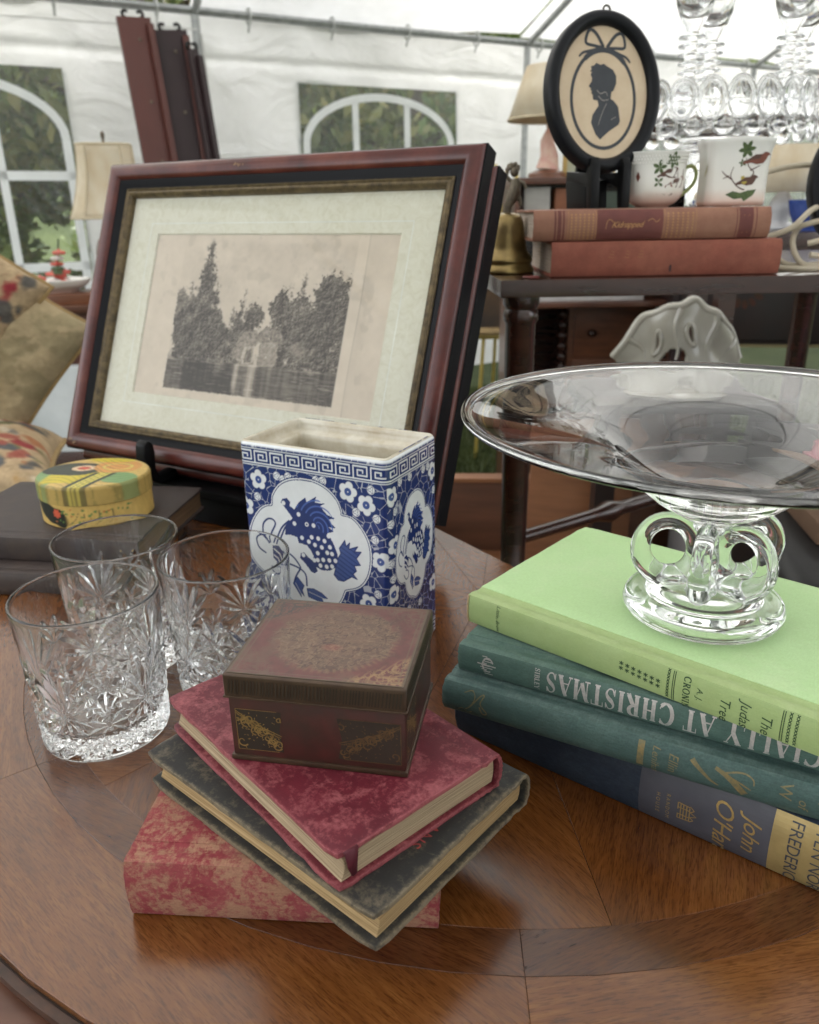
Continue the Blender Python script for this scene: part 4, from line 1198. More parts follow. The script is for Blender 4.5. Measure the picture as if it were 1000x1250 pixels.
prof = [(0.0, 1.0, YH + .0012), (0.35, 1.0, YH + .0012), (0.7, 1.0, YH + .0008), (0.93, 1, YH), (0.985, 1, YH - .001), (1.0, 1, YH - .003)]
rs = np.concatenate([np.linspace(0.001, 0.93, 60), np.linspace(0.94, 1.0, 8)])
zs = YH + 0.0012 - 0.0012 * rs ** 4
zs[-4:] -= np.array([.0002, .0006, .0012, .0025])
th = np.linspace(0, 2 * np.pi, 241)[:-1]
sideZ = np.linspace(YH - 0.004, YH - YL, 24)
RR = np.concatenate([rs, np.full(24, 1.0)]); ZZ = np.concatenate([zs, sideZ])
T, I = np.meshgrid(th, np.arange(len(RR)))
X = RR[I] * YA * 1.02 * np.cos(T); Y = RR[I] * YB * 1.02 * np.sin(T); Zg = ZZ[I]
Xp = X + np.where(I >= 68, (YH - Zg) * np.cos(T), 0) * .3; Yp = Y + np.where(I >= 68, (YH - Zg) * np.sin(T), 0) * .3
C = yb_color(np.clip(X, -1, 1), Y, T, Zg, True)
PAINTY = paint_mat('painted_lacquer', 0.42, 0.3, 0.0, (400, 0.12))
o = link('lid', grid_mesh('lid', np.stack([X, Y, Zg], -1)[::-1], PAINTY, C[::-1], wrap=True), yb)
zs2 = np.concatenate([np.linspace(0, YH - YL - 0.0005, 40)])
T, Zg = np.meshgrid(th, zs2)
X, Y = YA * (1 - 0.03 * (Zg < 0.001)) * np.cos(T), YB * (1 - .03 * (Zg < 0.001)) * np.sin(T)
C = yb_color(X, Y, T, Zg, False)
def put(m, c, a=1.0):
    global C
    m = np.clip(m, 0, 1)[..., None] * a
    C = C * (1 - m) + np.array(c) * m
s = (T - 1.5 * np.pi) * 0.05  # arc length from the front
fe = sstep(.0012, 0, np.abs(Zg - (0.0165 - (s + 0.036) * 0.30)) - 0.0085 * sstep(-.055, -.035, s) * sstep(-.002, -.014, s) - 0.0006 * np.sin(s * 5200))
put(fe * sstep(-.052, -.048, s) * sstep(-.004, -.010, s), (0.02, 0.022, 0.016))
put(sstep(.0006, 0, np.hypot(s + .0175, Zg - .0145) - .0038 - .0007 * np.sin(7 * np.arctan2(Zg - .0145, s + .0175))), (0.58, 0.10, 0.05))
for q in range(34):
    rg2 = random.Random(q); cs, cz = rg2.uniform(-.02, .055), rg2.uniform(.005, .020)
    put(sstep(.0003, 0, np.hypot(s - cs, Zg - cz) - rg2.uniform(.0006, .0012)), rg2.choice([(0.12, 0.22, 0.06), (0.10, 0.20, 0.06), (0.45, 0.16, 0.05)]))
for (a, b) in (((-.006, .004), (.004, .016)), ((.006, .004), (.008, .02)), ((.018, .005), (.022, .018)), ((.030, .006), (.034, .017))):
    d = segdist(s, Zg, catmull([a, ((a[0] + b[0]) / 2 + .002, (a[1] + b[1]) / 2), b], 6)); put(sstep(.00045, .0002, d), (0.16, 0.12, 0.05))
o = link('box_base', grid_mesh('box_base', np.stack([X, Y, Zg], -1), PAINTY, C, wrap=True), yb)

# ================================================================== GLASS
def glass_mat(name, ior=1.5, tint=(1, 1, 1), rough=0.0):
    k = Nodes(name)
    k.color(tint)
    k.set(Roughness=rough, IOR=ior)
    k.b.inputs['Transmission Weight'].default_value = 1.0
    return k.m
CRYSTAL = glass_mat('cut_crystal', 1.53, (0.985, 0.99, 0.99))
CLEAR = glass_mat('clear_glass', 1.50, (0.99, 1.0, 0.995))

def tumbler_mesh():
    nt = 560
    Rb, Rt, Hh = 0.0402, 0.0450, 0.100
    th = np.linspace(0, 2 * np.pi, nt + 1)[:-1]
    zo = np.concatenate([np.linspace(0.0022, 0.070, 190), np.linspace(0.0708, 0.0985, 22)])
    Tm, Zm = np.meshgrid(th, zo)
    D = np.zeros_like(Tm)
    rep = 5
    per = 2 * np.pi / rep
    Rm = Rb + (Rt - Rb) * Zm / Hh
    # local repeat coordinate (arc length) centred on the motif
    S = ((Tm / per) % 1.0 - 0.5) * per * 0.0425
    wid = per * 0.0425
    cuts = []
    def fan(s0, z0, a0, a1, n, L, w, dep, L2=None):
        for i in range(n):
            a = R(a0 + (a1 - a0) * i / max(n - 1, 1))
            l = L if L2 is None else L2 + (L - L2) * math.sin(math.pi * i / max(n - 1, 1))
            cuts.append((s0 + .0012 * math.cos(a), z0 + .0012 * math.sin(a), s0 + l * math.cos(a), z0 + l * math.sin(a), w, dep))
    fan(0, 0.034, 16, 164, 8, 0.040, 0.0037, 0.0020, 0.022)        # tall fan of leaf cuts
    fan(0, 0.034, 205, 335, 5, 0.019, 0.0026, 0.0016)
    for sg in (-1, 1):
        fan(sg * wid / 2, 0.050, 48, 132, 4, 0.022, 0.0032, 0.0018, 0.015)
        fan(sg * wid / 2, 0.026, 0, 320, 9, 0.0135, 0.0028, 0.0016)
        cuts.append((0, 0.030, sg * wid / 2, 0.009, 0.0022, 0.0014))
        fan(sg * wid / 4, 0.0125, 0, 315, 8, 0.0105, 0.0024, 0.0016)
    fan(0, 0.0085, 0, 180, 9, 0.0085, 0.0018, 0.0013)
    fan(wid / 2, 0.0075, 0, 180, 9, 0.0085, 0.0018, 0.0013); fan(-wid / 2, 0.0075, 0, 180, 9, 0.0085, 0.0018, 0.0013)
    for (s0, z0, s1, z1, w, dep) in cuts:
        for k in (-1, 0, 1):
            a0, a1 = s0 + k * wid, s1 + k * wid
            if min(a0, a1) - w > wid / 2 or max(a0, a1) + w < -wid / 2: continue
            dx, dz = a1 - a0, z1 - z0; L2 = dx * dx + dz * dz
            t = ((S - a0) * dx + (Zm - z0) * dz) / L2
            d = np.abs((S - a0) * dz - (Zm - z0) * dx) / math.sqrt(L2)
            lw = w * np.sqrt(np.clip(4 * t * (1 - t), 0, 1)) * np.where((t > 0) & (t < 1), 1, 0)
            D = np.maximum(D, np.clip(1 - d / np.maximum(lw, 1e-6), 0, 1) * dep * np.clip(lw / w, 0, 1))
    rows = []
    # underside: star cut
    for r in np.linspace(0.002, Rb - 0.002, 14):
        g = 0.0010 * np.clip(1 - np.abs(((th * 16 / (2 * np.pi)) % 1) - .5) * 2 * 2.2, 0, 1) * min(1, (Rb - r) / 0.02)
        rows.append(np.stack([r * np.cos(th), r * np.sin(th), 0.0002 + g], -1))
    rows.append(np.stack([(Rb - .0006) * np.cos(th), (Rb - .0006) * np.sin(th), np.full(nt, 0.0005)], -1))
    Ro = Rm - D
    for i in range(len(zo)): rows.append(np.stack([Ro[i] * np.cos(th), Ro[i] * np.sin(th), np.full(nt, zo[i])], -1))
    for r, z in [(Rt - 0.0011 + .0011 * math.cos(q), 0.0988 + .0012 * math.sin(q)) for q in np.linspace(.2, math.pi - .2, 9)]:
        rows.append(np.stack([r * np.cos(th), r * np.sin(th), np.full(nt, z)], -1))
    for z in np.linspace(0.098, 0.020, 26):
        r = (Rb - 0.0040) + (Rt - Rb + 0.0020) * z / Hh
        rows.append(np.stack([r * np.cos(th), r * np.sin(th), np.full(nt, z)], -1))
    for a in np.linspace(0.15, 1, 6):
        r = (Rb - 0.0036) - 0.006 * (1 - math.cos(a * math.pi / 2)); z = 0.020 - 0.006 * math.sin(a * math.pi / 2)
        rows.append(np.stack([r * np.cos(th), r * np.sin(th), np.full(nt, z)], -1))
    for r in (0.024, 0.014, 0.006, 0.001):
        rows.append(np.stack([r * np.cos(th), r * np.sin(th), np.full(nt, 0.0138 - 0.0002)], -1))
    me = grid_mesh('tumbler', np.array(rows), CRYSTAL, wrap=True)
    bm = bmesh.new(); bm.from_mesh(me)
    # close the two centre holes
    bmesh.ops.holes_fill(bm, edges=[e for e in bm.edges if e.is_boundary], sides=0)
    bmesh.ops.recalc_face_normals(bm, faces=bm.faces)
    bm.to_mesh(me); bm.free()
    me.set_sharp_from_angle(angle=R(25))
    return me
tm = tumbler_mesh()
for (x, y), rz, lab in (((-0.2050, 0.4440), 8, 'cut crystal tumbler standing nearest the camera at the table edge'), ((-0.2170, 0.5345), 30, 'cut crystal tumbler standing behind the other two beside the dark books'), ((-0.1290, 0.4985), 52, 'cut crystal tumbler standing between the metal box and the blue vase')):
    o = link('tumbler', tm); o.location = (x, y, TAB + 0.0002); o.rotation_euler = (0, 0, R(rz))
    tag(o, lab, 'glass', 'cut crystal whisky tumblers')

# compote
cp = thing('glass_compote', 'wide clear glass compote dish with looped stem standing on the lime green book', 'compote', (0.1690, 0.4070, TAB + 0.0993))
CZ = 0.0993
zr = lambda h: h - CZ
outer = [(0.0, 0.1600), (0.014, 0.1602), (0.022, 0.1616), (0.034, 0.1685), (0.046, 0.1790), (0.058, 0.1885), (0.075, 0.1965), (0.095, 0.2030), (0.115, 0.2085), (0.1335, 0.2135), (0.1378, 0.2144), (0.1400, 0.2156), (0.1407, 0.2174), (0.1399, 0.2190), (0.1377, 0.2188),
         (0.1335, 0.2166), (0.115, 0.2117), (0.095, 0.2064), (0.075, 0.2005), (0.058, 0.1938), (0.046, 0.1862), (0.034, 0.1788), (0.022, 0.1745), (0.012, 0.1728), (0.0, 0.1724)]
sm = catmull(outer, 4)
sm = [(max(r, 0.0), z) for r, z in sm]
sm[0] = (0, sm[0][1]); sm[-1] = (0, sm[-1][1])
MB().lathe([(r if r > 1e-5 else 0, zr(z)) for r, z in sm], 160).build('bowl', CLEAR, cp, smooth=True)
foot = catmull([(0.0, 0.0), (0.030, 0.0), (0.0400, 0.0004), (0.0436, 0.0030), (0.0446, 0.0068), (0.0425, 0.0108), (0.0370, 0.0126), (0.0325, 0.0134), (0.0305, 0.0160), (0.0270, 0.0182), (0.0200, 0.0192), (0.010, 0.0194), (0.0, 0.0194)], 4)
foot[0] = (0, foot[0][1]); foot[-1] = (0, foot[-1][1])
MB().lathe([(max(r, 0), z) for r, z in foot], 128).build('foot', CLEAR, cp, smooth=True)
stem = catmull([(0.0, 0.0505), (0.009, 0.0505), (0.0115, 0.053), (0.0105, 0.056), (0.015, 0.0585), (0.019, 0.0603), (0.014, 0.0606), (0.0, 0.0606)], 4); stem[0] = (0, 0.0505); stem[-1] = (0, 0.0606)
MB().lathe([(max(r, 0), z) for r, z in stem], 64).build('stem_knop', CLEAR, cp, smooth=True)
for i, az in enumerate((4, 176, 243, 299)):
    ca, sa = math.cos(R(az)), math.sin(R(az))
    pts = []
    for q in range(40):
        a = 2 * math.pi * q / 40
        rr_ = 0.0222 + 0.0160 * math.cos(a); zz_ = 0.0390 + 0.0172 * math.sin(a) + 0.002 * math.cos(a)
        pts.append((rr_ * ca, rr_ * sa, zz_))
    MB().tube(pts, [0.0060 + 0.0010 * math.sin(2 * math.pi * q / 40 + 3.6) for q in range(40)], 20, closed=True).build('loop', CLEAR, cp, smooth=True)
    MB().ellipsoid((0.0195 * ca, 0.0195 * sa, 0.0215), 0.0085, 0.0085, 0.0022, 16, 8).build('loop_pad', CLEAR, cp, smooth=True)

# ================================================================== BLUE AND WHITE VASE
VW, VD, VH, VR = 0.126, 0.076, 0.165, 0.006
vase = thing('brush_pot', 'rectangular blue and white porcelain vase with lion panels standing behind the metal box', 'vase', (-0.0520, 0.5610, TAB + 0.0003), (0, 0, R(-28)))
cols = []   # (x, y, face, u) ; face 0 front 1 right 2 back 3 left ; u along the face from its left end
def run(face, n):
    Lf = (VW, VD)[face % 2]
    for i in range(n):
        cols.append((face, VR + (Lf - 2 * VR) * i / n, None))
    for i in range(30):
        cols.append((face, None, i / 30))
run(0, 330); run(1, 170); run(2, 60); run(3, 60)
cx, cyv, cf, cu = [], [], [], []
corn = {0: (VW / 2 - VR, -VD / 2 + VR, -90), 1: (VW / 2 - VR, VD / 2 - VR, 0), 2: (-VW / 2 + VR, VD / 2 - VR, 90), 3: (-VW / 2 + VR, -VD / 2 + VR, 180)}
for face, u, t in cols:
    Lf = (VW, VD)[face % 2]
    if t is None:
        if face == 0: p = (-VW / 2 + u, -VD / 2)
        elif face == 1: p = (VW / 2, -VD / 2 + u)
        elif face == 2: p = (VW / 2 - u, VD / 2)
        else: p = (-VW / 2, VD / 2 - u)
        cf.append(face); cu.append(u)
    else:
        ox, oy, a0 = corn[face]; a = R(a0 + 90 * t); p = (ox + VR * math.cos(a), oy + VR * math.sin(a))
        if t < 0.5: cf.append(face); cu.append(Lf - VR + VR * 1.2 * t)
        else: cf.append((face + 1) % 4); cu.append(VR - VR * 1.2 * (1 - t))
    cx.append(p[0]); cyv.append(p[1])
cx, cyv, cf, cu = map(np.array, (cx, cyv, cf, cu))
rowsz = np.concatenate([[0.0, 0.0008, 0.002], np.linspace(0.003, 0.1615, 350), [0.1630, 0.1642]])
ins = np.concatenate([[0.003, 0.001, 0.0002], np.zeros(350), [0.0004, 0.0012]])
U = np.broadcast_to(cu[None, :], (len(rowsz), len(cu))) * 1e4
V = np.broadcast_to(rowsz[:, None], (len(rowsz), len(cu))) * 1e4
Fc = np.broadcast_to(cf[None, :], U.shape)
U = np.where(Fc % 2 == 0, U * 1320 / (VW * 1e4), U * 810 / (VD * 1e4))
blue = np.array([0.018, 0.036, 0.150]); white = np.array([0.74, 0.76, 0.78]); blue2 = np.array([0.045, 0.085, 0.27])
rg = np.random.default_rng(4)
Umet = U + 1500 * (Fc % 2)
P0 = rg.uniform([-40, -20], [2400, 1680], (900, 2))
F1 = np.full(U.shape, 1e9); F2 = np.full(U.shape, 1e9)
for p in P0:
    d = np.hypot(Umet - p[0], (V - p[1]))
    F2 = np.minimum(F2, np.maximum(F1, d)); F1 = np.minimum(F1, d)
vn = fbm(U / 40, V / 40, 3, 6)
C = blue * (0.85 + 0.35 * vn[..., None])
def vput(m, c, a=1.0, faces=None):
    global C
    m = np.clip(np.asarray(m, float), 0, 1)
    if faces is not None: m = m * np.isin(Fc, faces)
    C = C * (1 - a * m[..., None]) + np.array(c) * a * m[..., None]
vput(sstep(5.0, 1.5, F2 - F1), white, 0.58)
def blossom(u, v, r, faces, rot=0.3, squash=1.0):
    x, y = (U - u) / squash, V - v
    near = (np.abs(x) < r * 2.2) & (np.abs(y) < r * 2.2)
    a = np.arctan2(y, x); q = np.hypot(x, y)
    vput(near * sstep(5, -3, q - r * 1.25), blue, 1, faces)
    for kx in range(5):
        b = rot + kx * 2 * math.pi / 5
        vput(near * sstep(5, -3, np.hypot(x - r * .62 * math.cos(b), y - r * .62 * math.sin(b)) - r * .42), white, 1, faces)
    vput(near * sstep(4, -3, q - r * .40), blue2, 1, faces)
    vput(near * sstep(3, -2, q - r * .07), white, 1, faces)
def bud(u, v, r, faces):
    x, y = U - u, V - v; q = np.hypot(x, y); near = q < r * 2
    vput(near * sstep(4, -3, q - r * 1.12), blue, 1, faces); vput(near * sstep(4, -3, q - r), white, 1, faces)
    a = np.arctan2(y, x)
    vput(near * sstep(5, 2, np.abs(q - r * .55 + 0.25 * r * np.cos(3 * a))), blue, .8, faces)
def filled(poly, c, faces, a=1.0): vput(inpoly(U, V, poly), c, a, faces)
def line(pts, w, c, faces, closed=False, a=1.0): vput(sstep(w / 2 + 2, w / 2 - 2, segdist(U, V, pts, closed)), c, a, faces)
FB = [0, 2]
for i, (u, v) in enumerate([(175, 1365), (985, 1385), (1136, 1309), (1126, 548), (30, 1140), (150, 380), (985, 300), (1240, 900)]): blossom(u, v, 74, FB, 0.3 + i)
for u, v in [(151, 1230), (353, 1417), (408, 1396), (458, 1425), (711, 1432), (770, 1436), (1049, 1243), (1180, 1425), (1200, 1060), (1210, 640), (70, 520), (250, 330), (1080, 420), (860, 330), (1220, 1220), (60, 320), (560, 250), (420, 260)]: bud(u, v, 31, FB)
# lion panel on the front
quat = [(290, 1180), (304, 1253), (370, 1339), (464, 1392), (578, 1413), (699, 1409), (805, 1369), (883, 1300), (914, 1223), (919, 1198), (1006, 1188), (1084, 1120), (1137, 1027), (1151, 913), (1129, 790), (1078, 702), (1017, 654), (931, 622), (912, 606), (877, 530), (825, 470), (732, 400), (614, 369), (512, 402), (408, 435), (320, 517), (285, 604), (180, 625), (85, 690), (39, 775), (45, 892), (86, 1014), (165, 1119), (236, 1165)]
def grow(poly, d):
    mx, my = sum(p[0] for p in poly) / len(poly), sum(p[1] for p in poly) / len(poly)
    return [(x + (x - mx) / math.hypot(x - mx, y - my) * d, y + (y - my) / math.hypot(x - mx, y - my) * d) for x, y in poly]
def lion(faces, xf):
    Q = lambda pts: [xf(p) for p in pts]
    sc = abs(xf((1, 0))[0] - xf((0, 0))[0])
    qs = catmull(quat, 3, True)
    filled(Q(grow(qs, 26)), blue, faces); filled(Q(grow(qs, 17)), white, faces); line(Q(grow(qs, 3)), 7, blue, faces, True)
    vput(inpoly(U, V, Q(qs)) * 1.0, white, 0.9, faces); line(Q(grow(qs, 4)), 6, blue, faces, True)
    dog = [(511, 1203), (539, 1240), (605, 1289), (615, 1253), (705, 1311), (689, 1261), (780, 1267), (737, 1243), (759, 1216), (793, 1185), (864, 1167), (803, 1150), (826, 1123), (866, 1093), (800, 1091), (846, 1063), (784, 1040), (801, 1022), (829, 984), (851, 935), (867, 895), (870, 841), (842, 779), (791, 746), (716, 734), (666, 751), (677, 719), (644, 695), (612, 705), (589, 733), (553, 771), (517, 797), (527, 838), (559, 851), (595, 819), (632, 799), (647, 836), (625, 876), (590, 913), (514, 919), (504, 962), (441, 971), (388, 961), (399, 1018), (450, 1083), (472, 1109), (431, 1156), (396, 1193), (372, 1216), (388, 1246), (433, 1259), (463, 1232), (454, 1203), (497, 1179)]
    tail = [(841, 768), (864, 850), (897, 901), (887, 942), (939, 1012), (948, 966), (980, 999), (971, 949), (1049, 982), (1018, 938), (1077, 945), (1033, 888), (1066, 841), (1013, 829), (1029, 789), (998, 760), (1032, 724), (985, 735), (910, 684), (861, 684), (826, 720)]
    filled(Q(dog), blue, faces); filled(Q(tail), blue2, faces); line(Q(tail), 9, blue, faces, True)
    st = np.sin(np.hypot(U - xf((690, 1090))[0], V - xf((690, 1090))[1]) / (7 * sc) + 4 * np.arctan2(V - xf((690, 1090))[1], U - xf((690, 1090))[0]))
    mane = inpoly(U, V, Q([(511, 1203), (605, 1280), (700, 1300), (780, 1250), (850, 1160), (840, 1070), (760, 1030), (690, 1080), (640, 1150)]))
    vput(mane * sstep(.4, .9, st), blue2 * 1.6, .9, faces)
    st2 = np.sin((U * .5 + V) / (6 * sc)); vput(inpoly(U, V, Q(tail)) * sstep(.3, .9, st2), blue, .8, faces)
    for (x, y) in [(549, 965), (611, 945), (666, 929), (728, 920), (775, 886), (756, 975), (802, 935), (818, 884), (683, 811), (734, 822), (790, 828), (845, 835), (705, 771), (762, 772), (812, 784), (651, 804), (687, 867), (795, 1020), (602, 1080), (532, 1147), (664, 1081), (398, 1215), (551, 827), (487, 1068), (700, 985), (640, 985)]:
        px_, py_ = xf((x, y)); vput(sstep(3, -3, np.hypot((U - px_) / max(sc, .3), V - py_) - 17), white, 1, faces)
    ex = xf((602, 1080)); vput(sstep(2, -2, np.hypot((U - ex[0]) / max(sc, .3), V - ex[1]) - 8), blue, 1, faces)
    W_ = 15 * max(sc, .6)
    for pts in ([(255, 883), (254, 945), (303, 1033), (280, 1068), (233, 1064), (188, 1022), (176, 964), (186, 932), (241, 880)], [(321, 880), (393, 1017), (457, 1084)], [(291, 885), (360, 1011), (437, 1081)],
                [(396, 827), (464, 785), (511, 727), (509, 704), (465, 636), (440, 572)], [(381, 733), (497, 713), (559, 670), (565, 579)], [(256, 682), (318, 626), (386, 641), (378, 697), (313, 718)], [(241, 874), (200, 934), (144, 923), (113, 883), (133, 818), (198, 785)]):
        line(Q(catmull(pts, 4)), W_, blue, faces)
    filled(Q([(273, 858), (340, 866), (401, 817), (382, 744), (327, 721), (276, 756)]), blue, faces)
    line(Q([(290, 830), (350, 800), (375, 760)]), 12, white, faces); line(Q([(285, 780), (330, 760), (345, 730)]), 10, white, faces)
    for lf in ([(433, 571), (478, 634), (538, 573), (516, 532), (531, 484), (501, 511), (504, 471), (469, 521)], [(563, 555), (628, 565), (703, 543), (752, 510), (700, 502), (711, 470), (647, 472), (571, 488)]):
        filled(Q(lf), blue2, faces); line(Q(lf), 7, blue, faces, True)
    line(Q([(455, 580), (490, 520), (510, 490)]), 5, white, faces, a=.7); line(Q([(580, 530), (650, 515), (720, 500)]), 5, white, faces, a=.7)
lion(FB, lambda p: (p[0], p[1]))
SB = [1, 3]
for i, (u, v) in enumerate([(60, 1379), (720, 1384), (60, 640), (720, 463), (90, 1010)]): blossom(u, v, 70, SB, 0.9 + i)
for u, v in [(640, 1440), (337, 1446), (560, 1440), (100, 1260), (180, 1450), (50, 1180), (40, 880), (60, 760), (120, 480), (287, 421), (480, 400), (740, 1230), (760, 620), (760, 720)]: bud(u, v, 30, SB)
lion(SB, lambda p: (405 + (p[0] - 595) * 0.56, 900 + (p[1] - 900) * 0.80))
# key-fret borders (top and bottom) on every face
for f_, Lf in ((0, 1320), (1, 810), (2, 1320), (3, 810)):
    for vb, vt in ((1490, 1592), (40, 142)):
        vput((V > vb - 14) & (V < vt + 14), blue, 1, [f_])
        for vv_ in (vb - 12, vt + 10): vput(sstep(6, 2, np.abs(V - vv_)), white, .9, [f_])
        nU = round(Lf / 152); w_ = Lf / nU; h_ = vt - vb
        uu = (U % w_) / w_; vv_ = (V - vb) / h_
        key = [(0.02, .04), (0.98, .04)] , [(0.08, .04), (.08, .92)], [(.08, .92), (.86, .92)], [(.86, .92), (.86, .28)], [(.86, .28), (.32, .28)], [(.32, .28), (.32, .66)], [(.32, .66), (.62, .66)], [(.62, .66), (.62, .48)]
        d = np.full(U.shape, 9.0)
        for a, b in key: d = np.minimum(d, segdist(uu * w_, vv_ * h_, [(a[0] * w_, a[1] * h_), (b[0] * w_, b[1] * h_)]))
        vput(sstep(7.5, 3.5, d) * ((V > vb - 4) & (V < vt + 4)), white, 1, [f_])
vput(V > 1620, white); vput(V < 14, white)
nzv = fbm(U / 60, V / 60, 4, 11)
C = C * (0.93 + 0.1 * nzv[..., None])
Xg = cx[None, :] * (1 - ins[:, None] / (VW / 2)); Yg = cyv[None, :] * (1 - ins[:, None] / (VD / 2)); Zg = np.broadcast_to(rowsz[:, None], Xg.shape)
PORC = paint_mat('glazed_porcelain', 0.16, 0.5, 0.35)
link('body', grid_mesh('body', np.stack([Xg, Yg, Zg], -1), PORC, np.clip(C, 0.004, 1), wrap=True), vase)
def rrect(w, d, r, n=8):
    out = []
    for ox, oy, a0 in ((w / 2 - r, -d / 2 + r, -90), (w / 2 - r, d / 2 - r, 0), (-w / 2 + r, d / 2 - r, 90), (-w / 2 + r, -d / 2 + r, 180)):
        out += [(ox + r * math.cos(R(a0 + 90 * i / n)), oy + r * math.sin(R(a0 + 90 * i / n))) for i in range(n + 1)]
    return out
rows = []
for dd, z in ((0.0012, 0.1642), (0.0022, 0.1650), (0.0034, 0.1650), (0.0044, 0.1640), (0.0048, 0.1610), (0.0052, 0.1575), (0.0075, 0.1558), (0.0098, 0.1553), (0.0110, 0.1540), (0.0114, 0.1500), (0.0112, 0.08), (0.0112, 0.012), (0.02, 0.008), (0.034, 0.008)):
    rows.append([(x, y, z) for x, y in rrect(VW - 2 * dd, VD - 2 * dd, max(VR - dd, 0.002))])
CREAM = simple('stained_glaze', (0.66, 0.63, 0.54, 1), 0.25, 0.5, (0.42, 0.35, 0.24, 1), 38, coat=0.2)
m = bpy.data.meshes.new('interior')
link('interior', grid_mesh('interior', np.array(rows), CREAM, wrap=True), vase)
# blue chips of glaze along the rim
ik = Ink(lambda a, b, d: Vector((a, b, 0.1652 + d)), 0.00005)
rg = random.Random(2)
for side in range(4):
    for q in range(22):
        t = rg.random()
        L_, w_ = rg.uniform(.002, .007), 0.0010
        if side in (1, 2):
            if side == 2: x, y, hx, hy = (t - .5) * (VW - .02), VD / 2 - .0022, L_ / 2, w_ / 2
            else: x, y, hx, hy = VW / 2 - .0022, (t - .5) * (VD - .02), w_ / 2, L_ / 2
            if q < 12: ik.poly([(x - hx, y - hy), (x + hx, y - hy), (x + hx, y + hy), (x - hx, y + hy)])
ik.build('rim_line', simple('cobalt_glaze', (0.03, 0.06, 0.22, 1), 0.2), vase)
# ================================================================== FRAMED PRINT ON ITS EASEL
PYAW, PLEAN = -0.516, 0.39
pw = Vector((math.cos(PYAW), math.sin(PYAW), 0)); pn = Vector((-math.sin(PYAW), math.cos(PYAW), 0))
pu = Vector((0, 0, 1)) * math.cos(PLEAN) + pn * math.sin(PLEAN)
pz = pw.cross(pu)
PBL = Vector((-0.41, 0.919, TAB + 0.06))
FW, FH = 0.487, 0.340
def frame_root(label, off, name='framed_print'):
    o = thing(name, label, 'picture')
    p = PBL + pw * off[0] + pu * off[1] + pz * off[2]
    o.matrix_world = Matrix(((pw.x, pu.x, pz.x, p.x), (pw.y, pu.y, pz.y, p.y), (pw.z, pu.z, pz.z, p.z), (0, 0, 0, 1)))
    return o
def sweep(w, h, prof):
    m = MB(); n = len(prof)
    vs = []
    for cx_, cy_, sx, sy in ((0, 0, 1, 1), (w, 0, -1, 1), (w, h, -1, -1), (0, h, 1, -1)):
        vs += [(cx_ + sx * i, cy_ + sy * i, z) for i, z in prof]
    fs = []
    for k in range(4):
        for j in range(n): fs.append((k * n + j, ((k + 1) % 4) * n + j, ((k + 1) % 4) * n + (j + 1) % n, k * n + (j + 1) % n))
    return m.add(vs, fs)
MAHOG = Nodes('mahogany_moulding')
v = MAHOG.coord((16, 16, 16))
f = MAHOG.noise(v, 1.0, 6, 0.65)
MAHOG.color(MAHOG.ramp(f, [(0.25, (0.030, 0.0055, 0.0045)), (0.5, (0.080, 0.0145, 0.0105)), (0.72, (0.145, 0.038, 0.024))]))
MAHOG.set(Roughness=0.32); MAHOG.b.inputs['Specular IOR Level'].default_value = 0.4
MAHOG = MAHOG.m
EBON = simple('black_moulding', (0.006, 0.006, 0.007, 1), 0.45, 0.10, (0.006, 0.006, 0.008, 1), 30)
GILT = simple('antique_gilt', (0.20, 0.145, 0.075, 1), 0.45, 0.5, (0.06, 0.045, 0.028, 1), 120, metal=0.4)
red_prof = [(0, -0.018), (0, 0.002), (0.001, 0.005), (0.0035, 0.0080), (0.007, 0.0098), (0.011, 0.0100), (0.0145, 0.0085), (0.0175, 0.0055), (0.0185, 0.0045), (0.0185, -0.018)]
blk_prof = [(0.0186, -0.017), (0.0186, 0.0040), (0.021, 0.0030), (0.025, 0.0000), (0.0275, -0.0010), (0.0275, -0.017)]
def make_frame(label, off, full=True):
    fr = frame_root(label, off, 'framed_print' if full else 'picture_frame')
    sweep(FW, FH, red_prof).build('outer_moulding', MAHOG, fr, smooth=True)
    sweep(FW, FH, blk_prof).build('black_band', EBON, fr, smooth=True)
    sweep(FW, FH, [(-0.0012, -0.0185), (-0.0012, 0.0015), (0.0, 0.0028), (0.0006, 0.0015), (0.0006, -0.0185)]).build('black_side', EBON, fr, smooth=False)
    g = [(0.0276, -0.012), (0.0276, 0.0002), (0.0288, 0.0012), (0.0300, 0.0002), (0.0306, -0.0004), (0.0318, 0.0008), (0.0335, 0.0012), (0.0350, 0.0004), (0.0362, -0.0012), (0.0370, -0.0030), (0.0370, -0.012)]
    gm = sweep(FW, FH, g).build('gilt_slip', GILT, fr, smooth=True)
    # rope beads along the gilt slip: one joined ring of small beads
    m = MB()
    for (x0, y0, x1, y1) in ((0.034, 0.034, FW - .034, 0.034), (FW - .034, .034, FW - .034, FH - .034), (FW - .034, FH - .034, .034, FH - .034), (.034, FH - .034, .034, .034)):
        L = math.hypot(x1 - x0, y1 - y0); n = int(L / 0.0028)
        for i in range(n):
            t = i / n; cx_, cy_ = x0 + (x1 - x0) * t, y0 + (y1 - y0) * t; r = 0.0011
            m.add([(cx_ - r, cy_, 0.0011), (cx_, cy_ - r, 0.0011), (cx_ + r, cy_, 0.0011), (cx_, cy_ + r, 0.0011), (cx_, cy_, 0.0021)], [(0, 1, 4), (1, 2, 4), (2, 3, 4), (3, 0, 4)])
    bo = m.build('rope_beads', GILT, gm, smooth=True); bo['kind'] = 'stuff'
    MB().box(0.004, FW - 0.004, 0.004, FH - 0.004, -0.0195, -0.0182).build('backing_board', simple('brown_backing', (0.10, 0.07, 0.05, 1), 0.8), fr)
    return fr
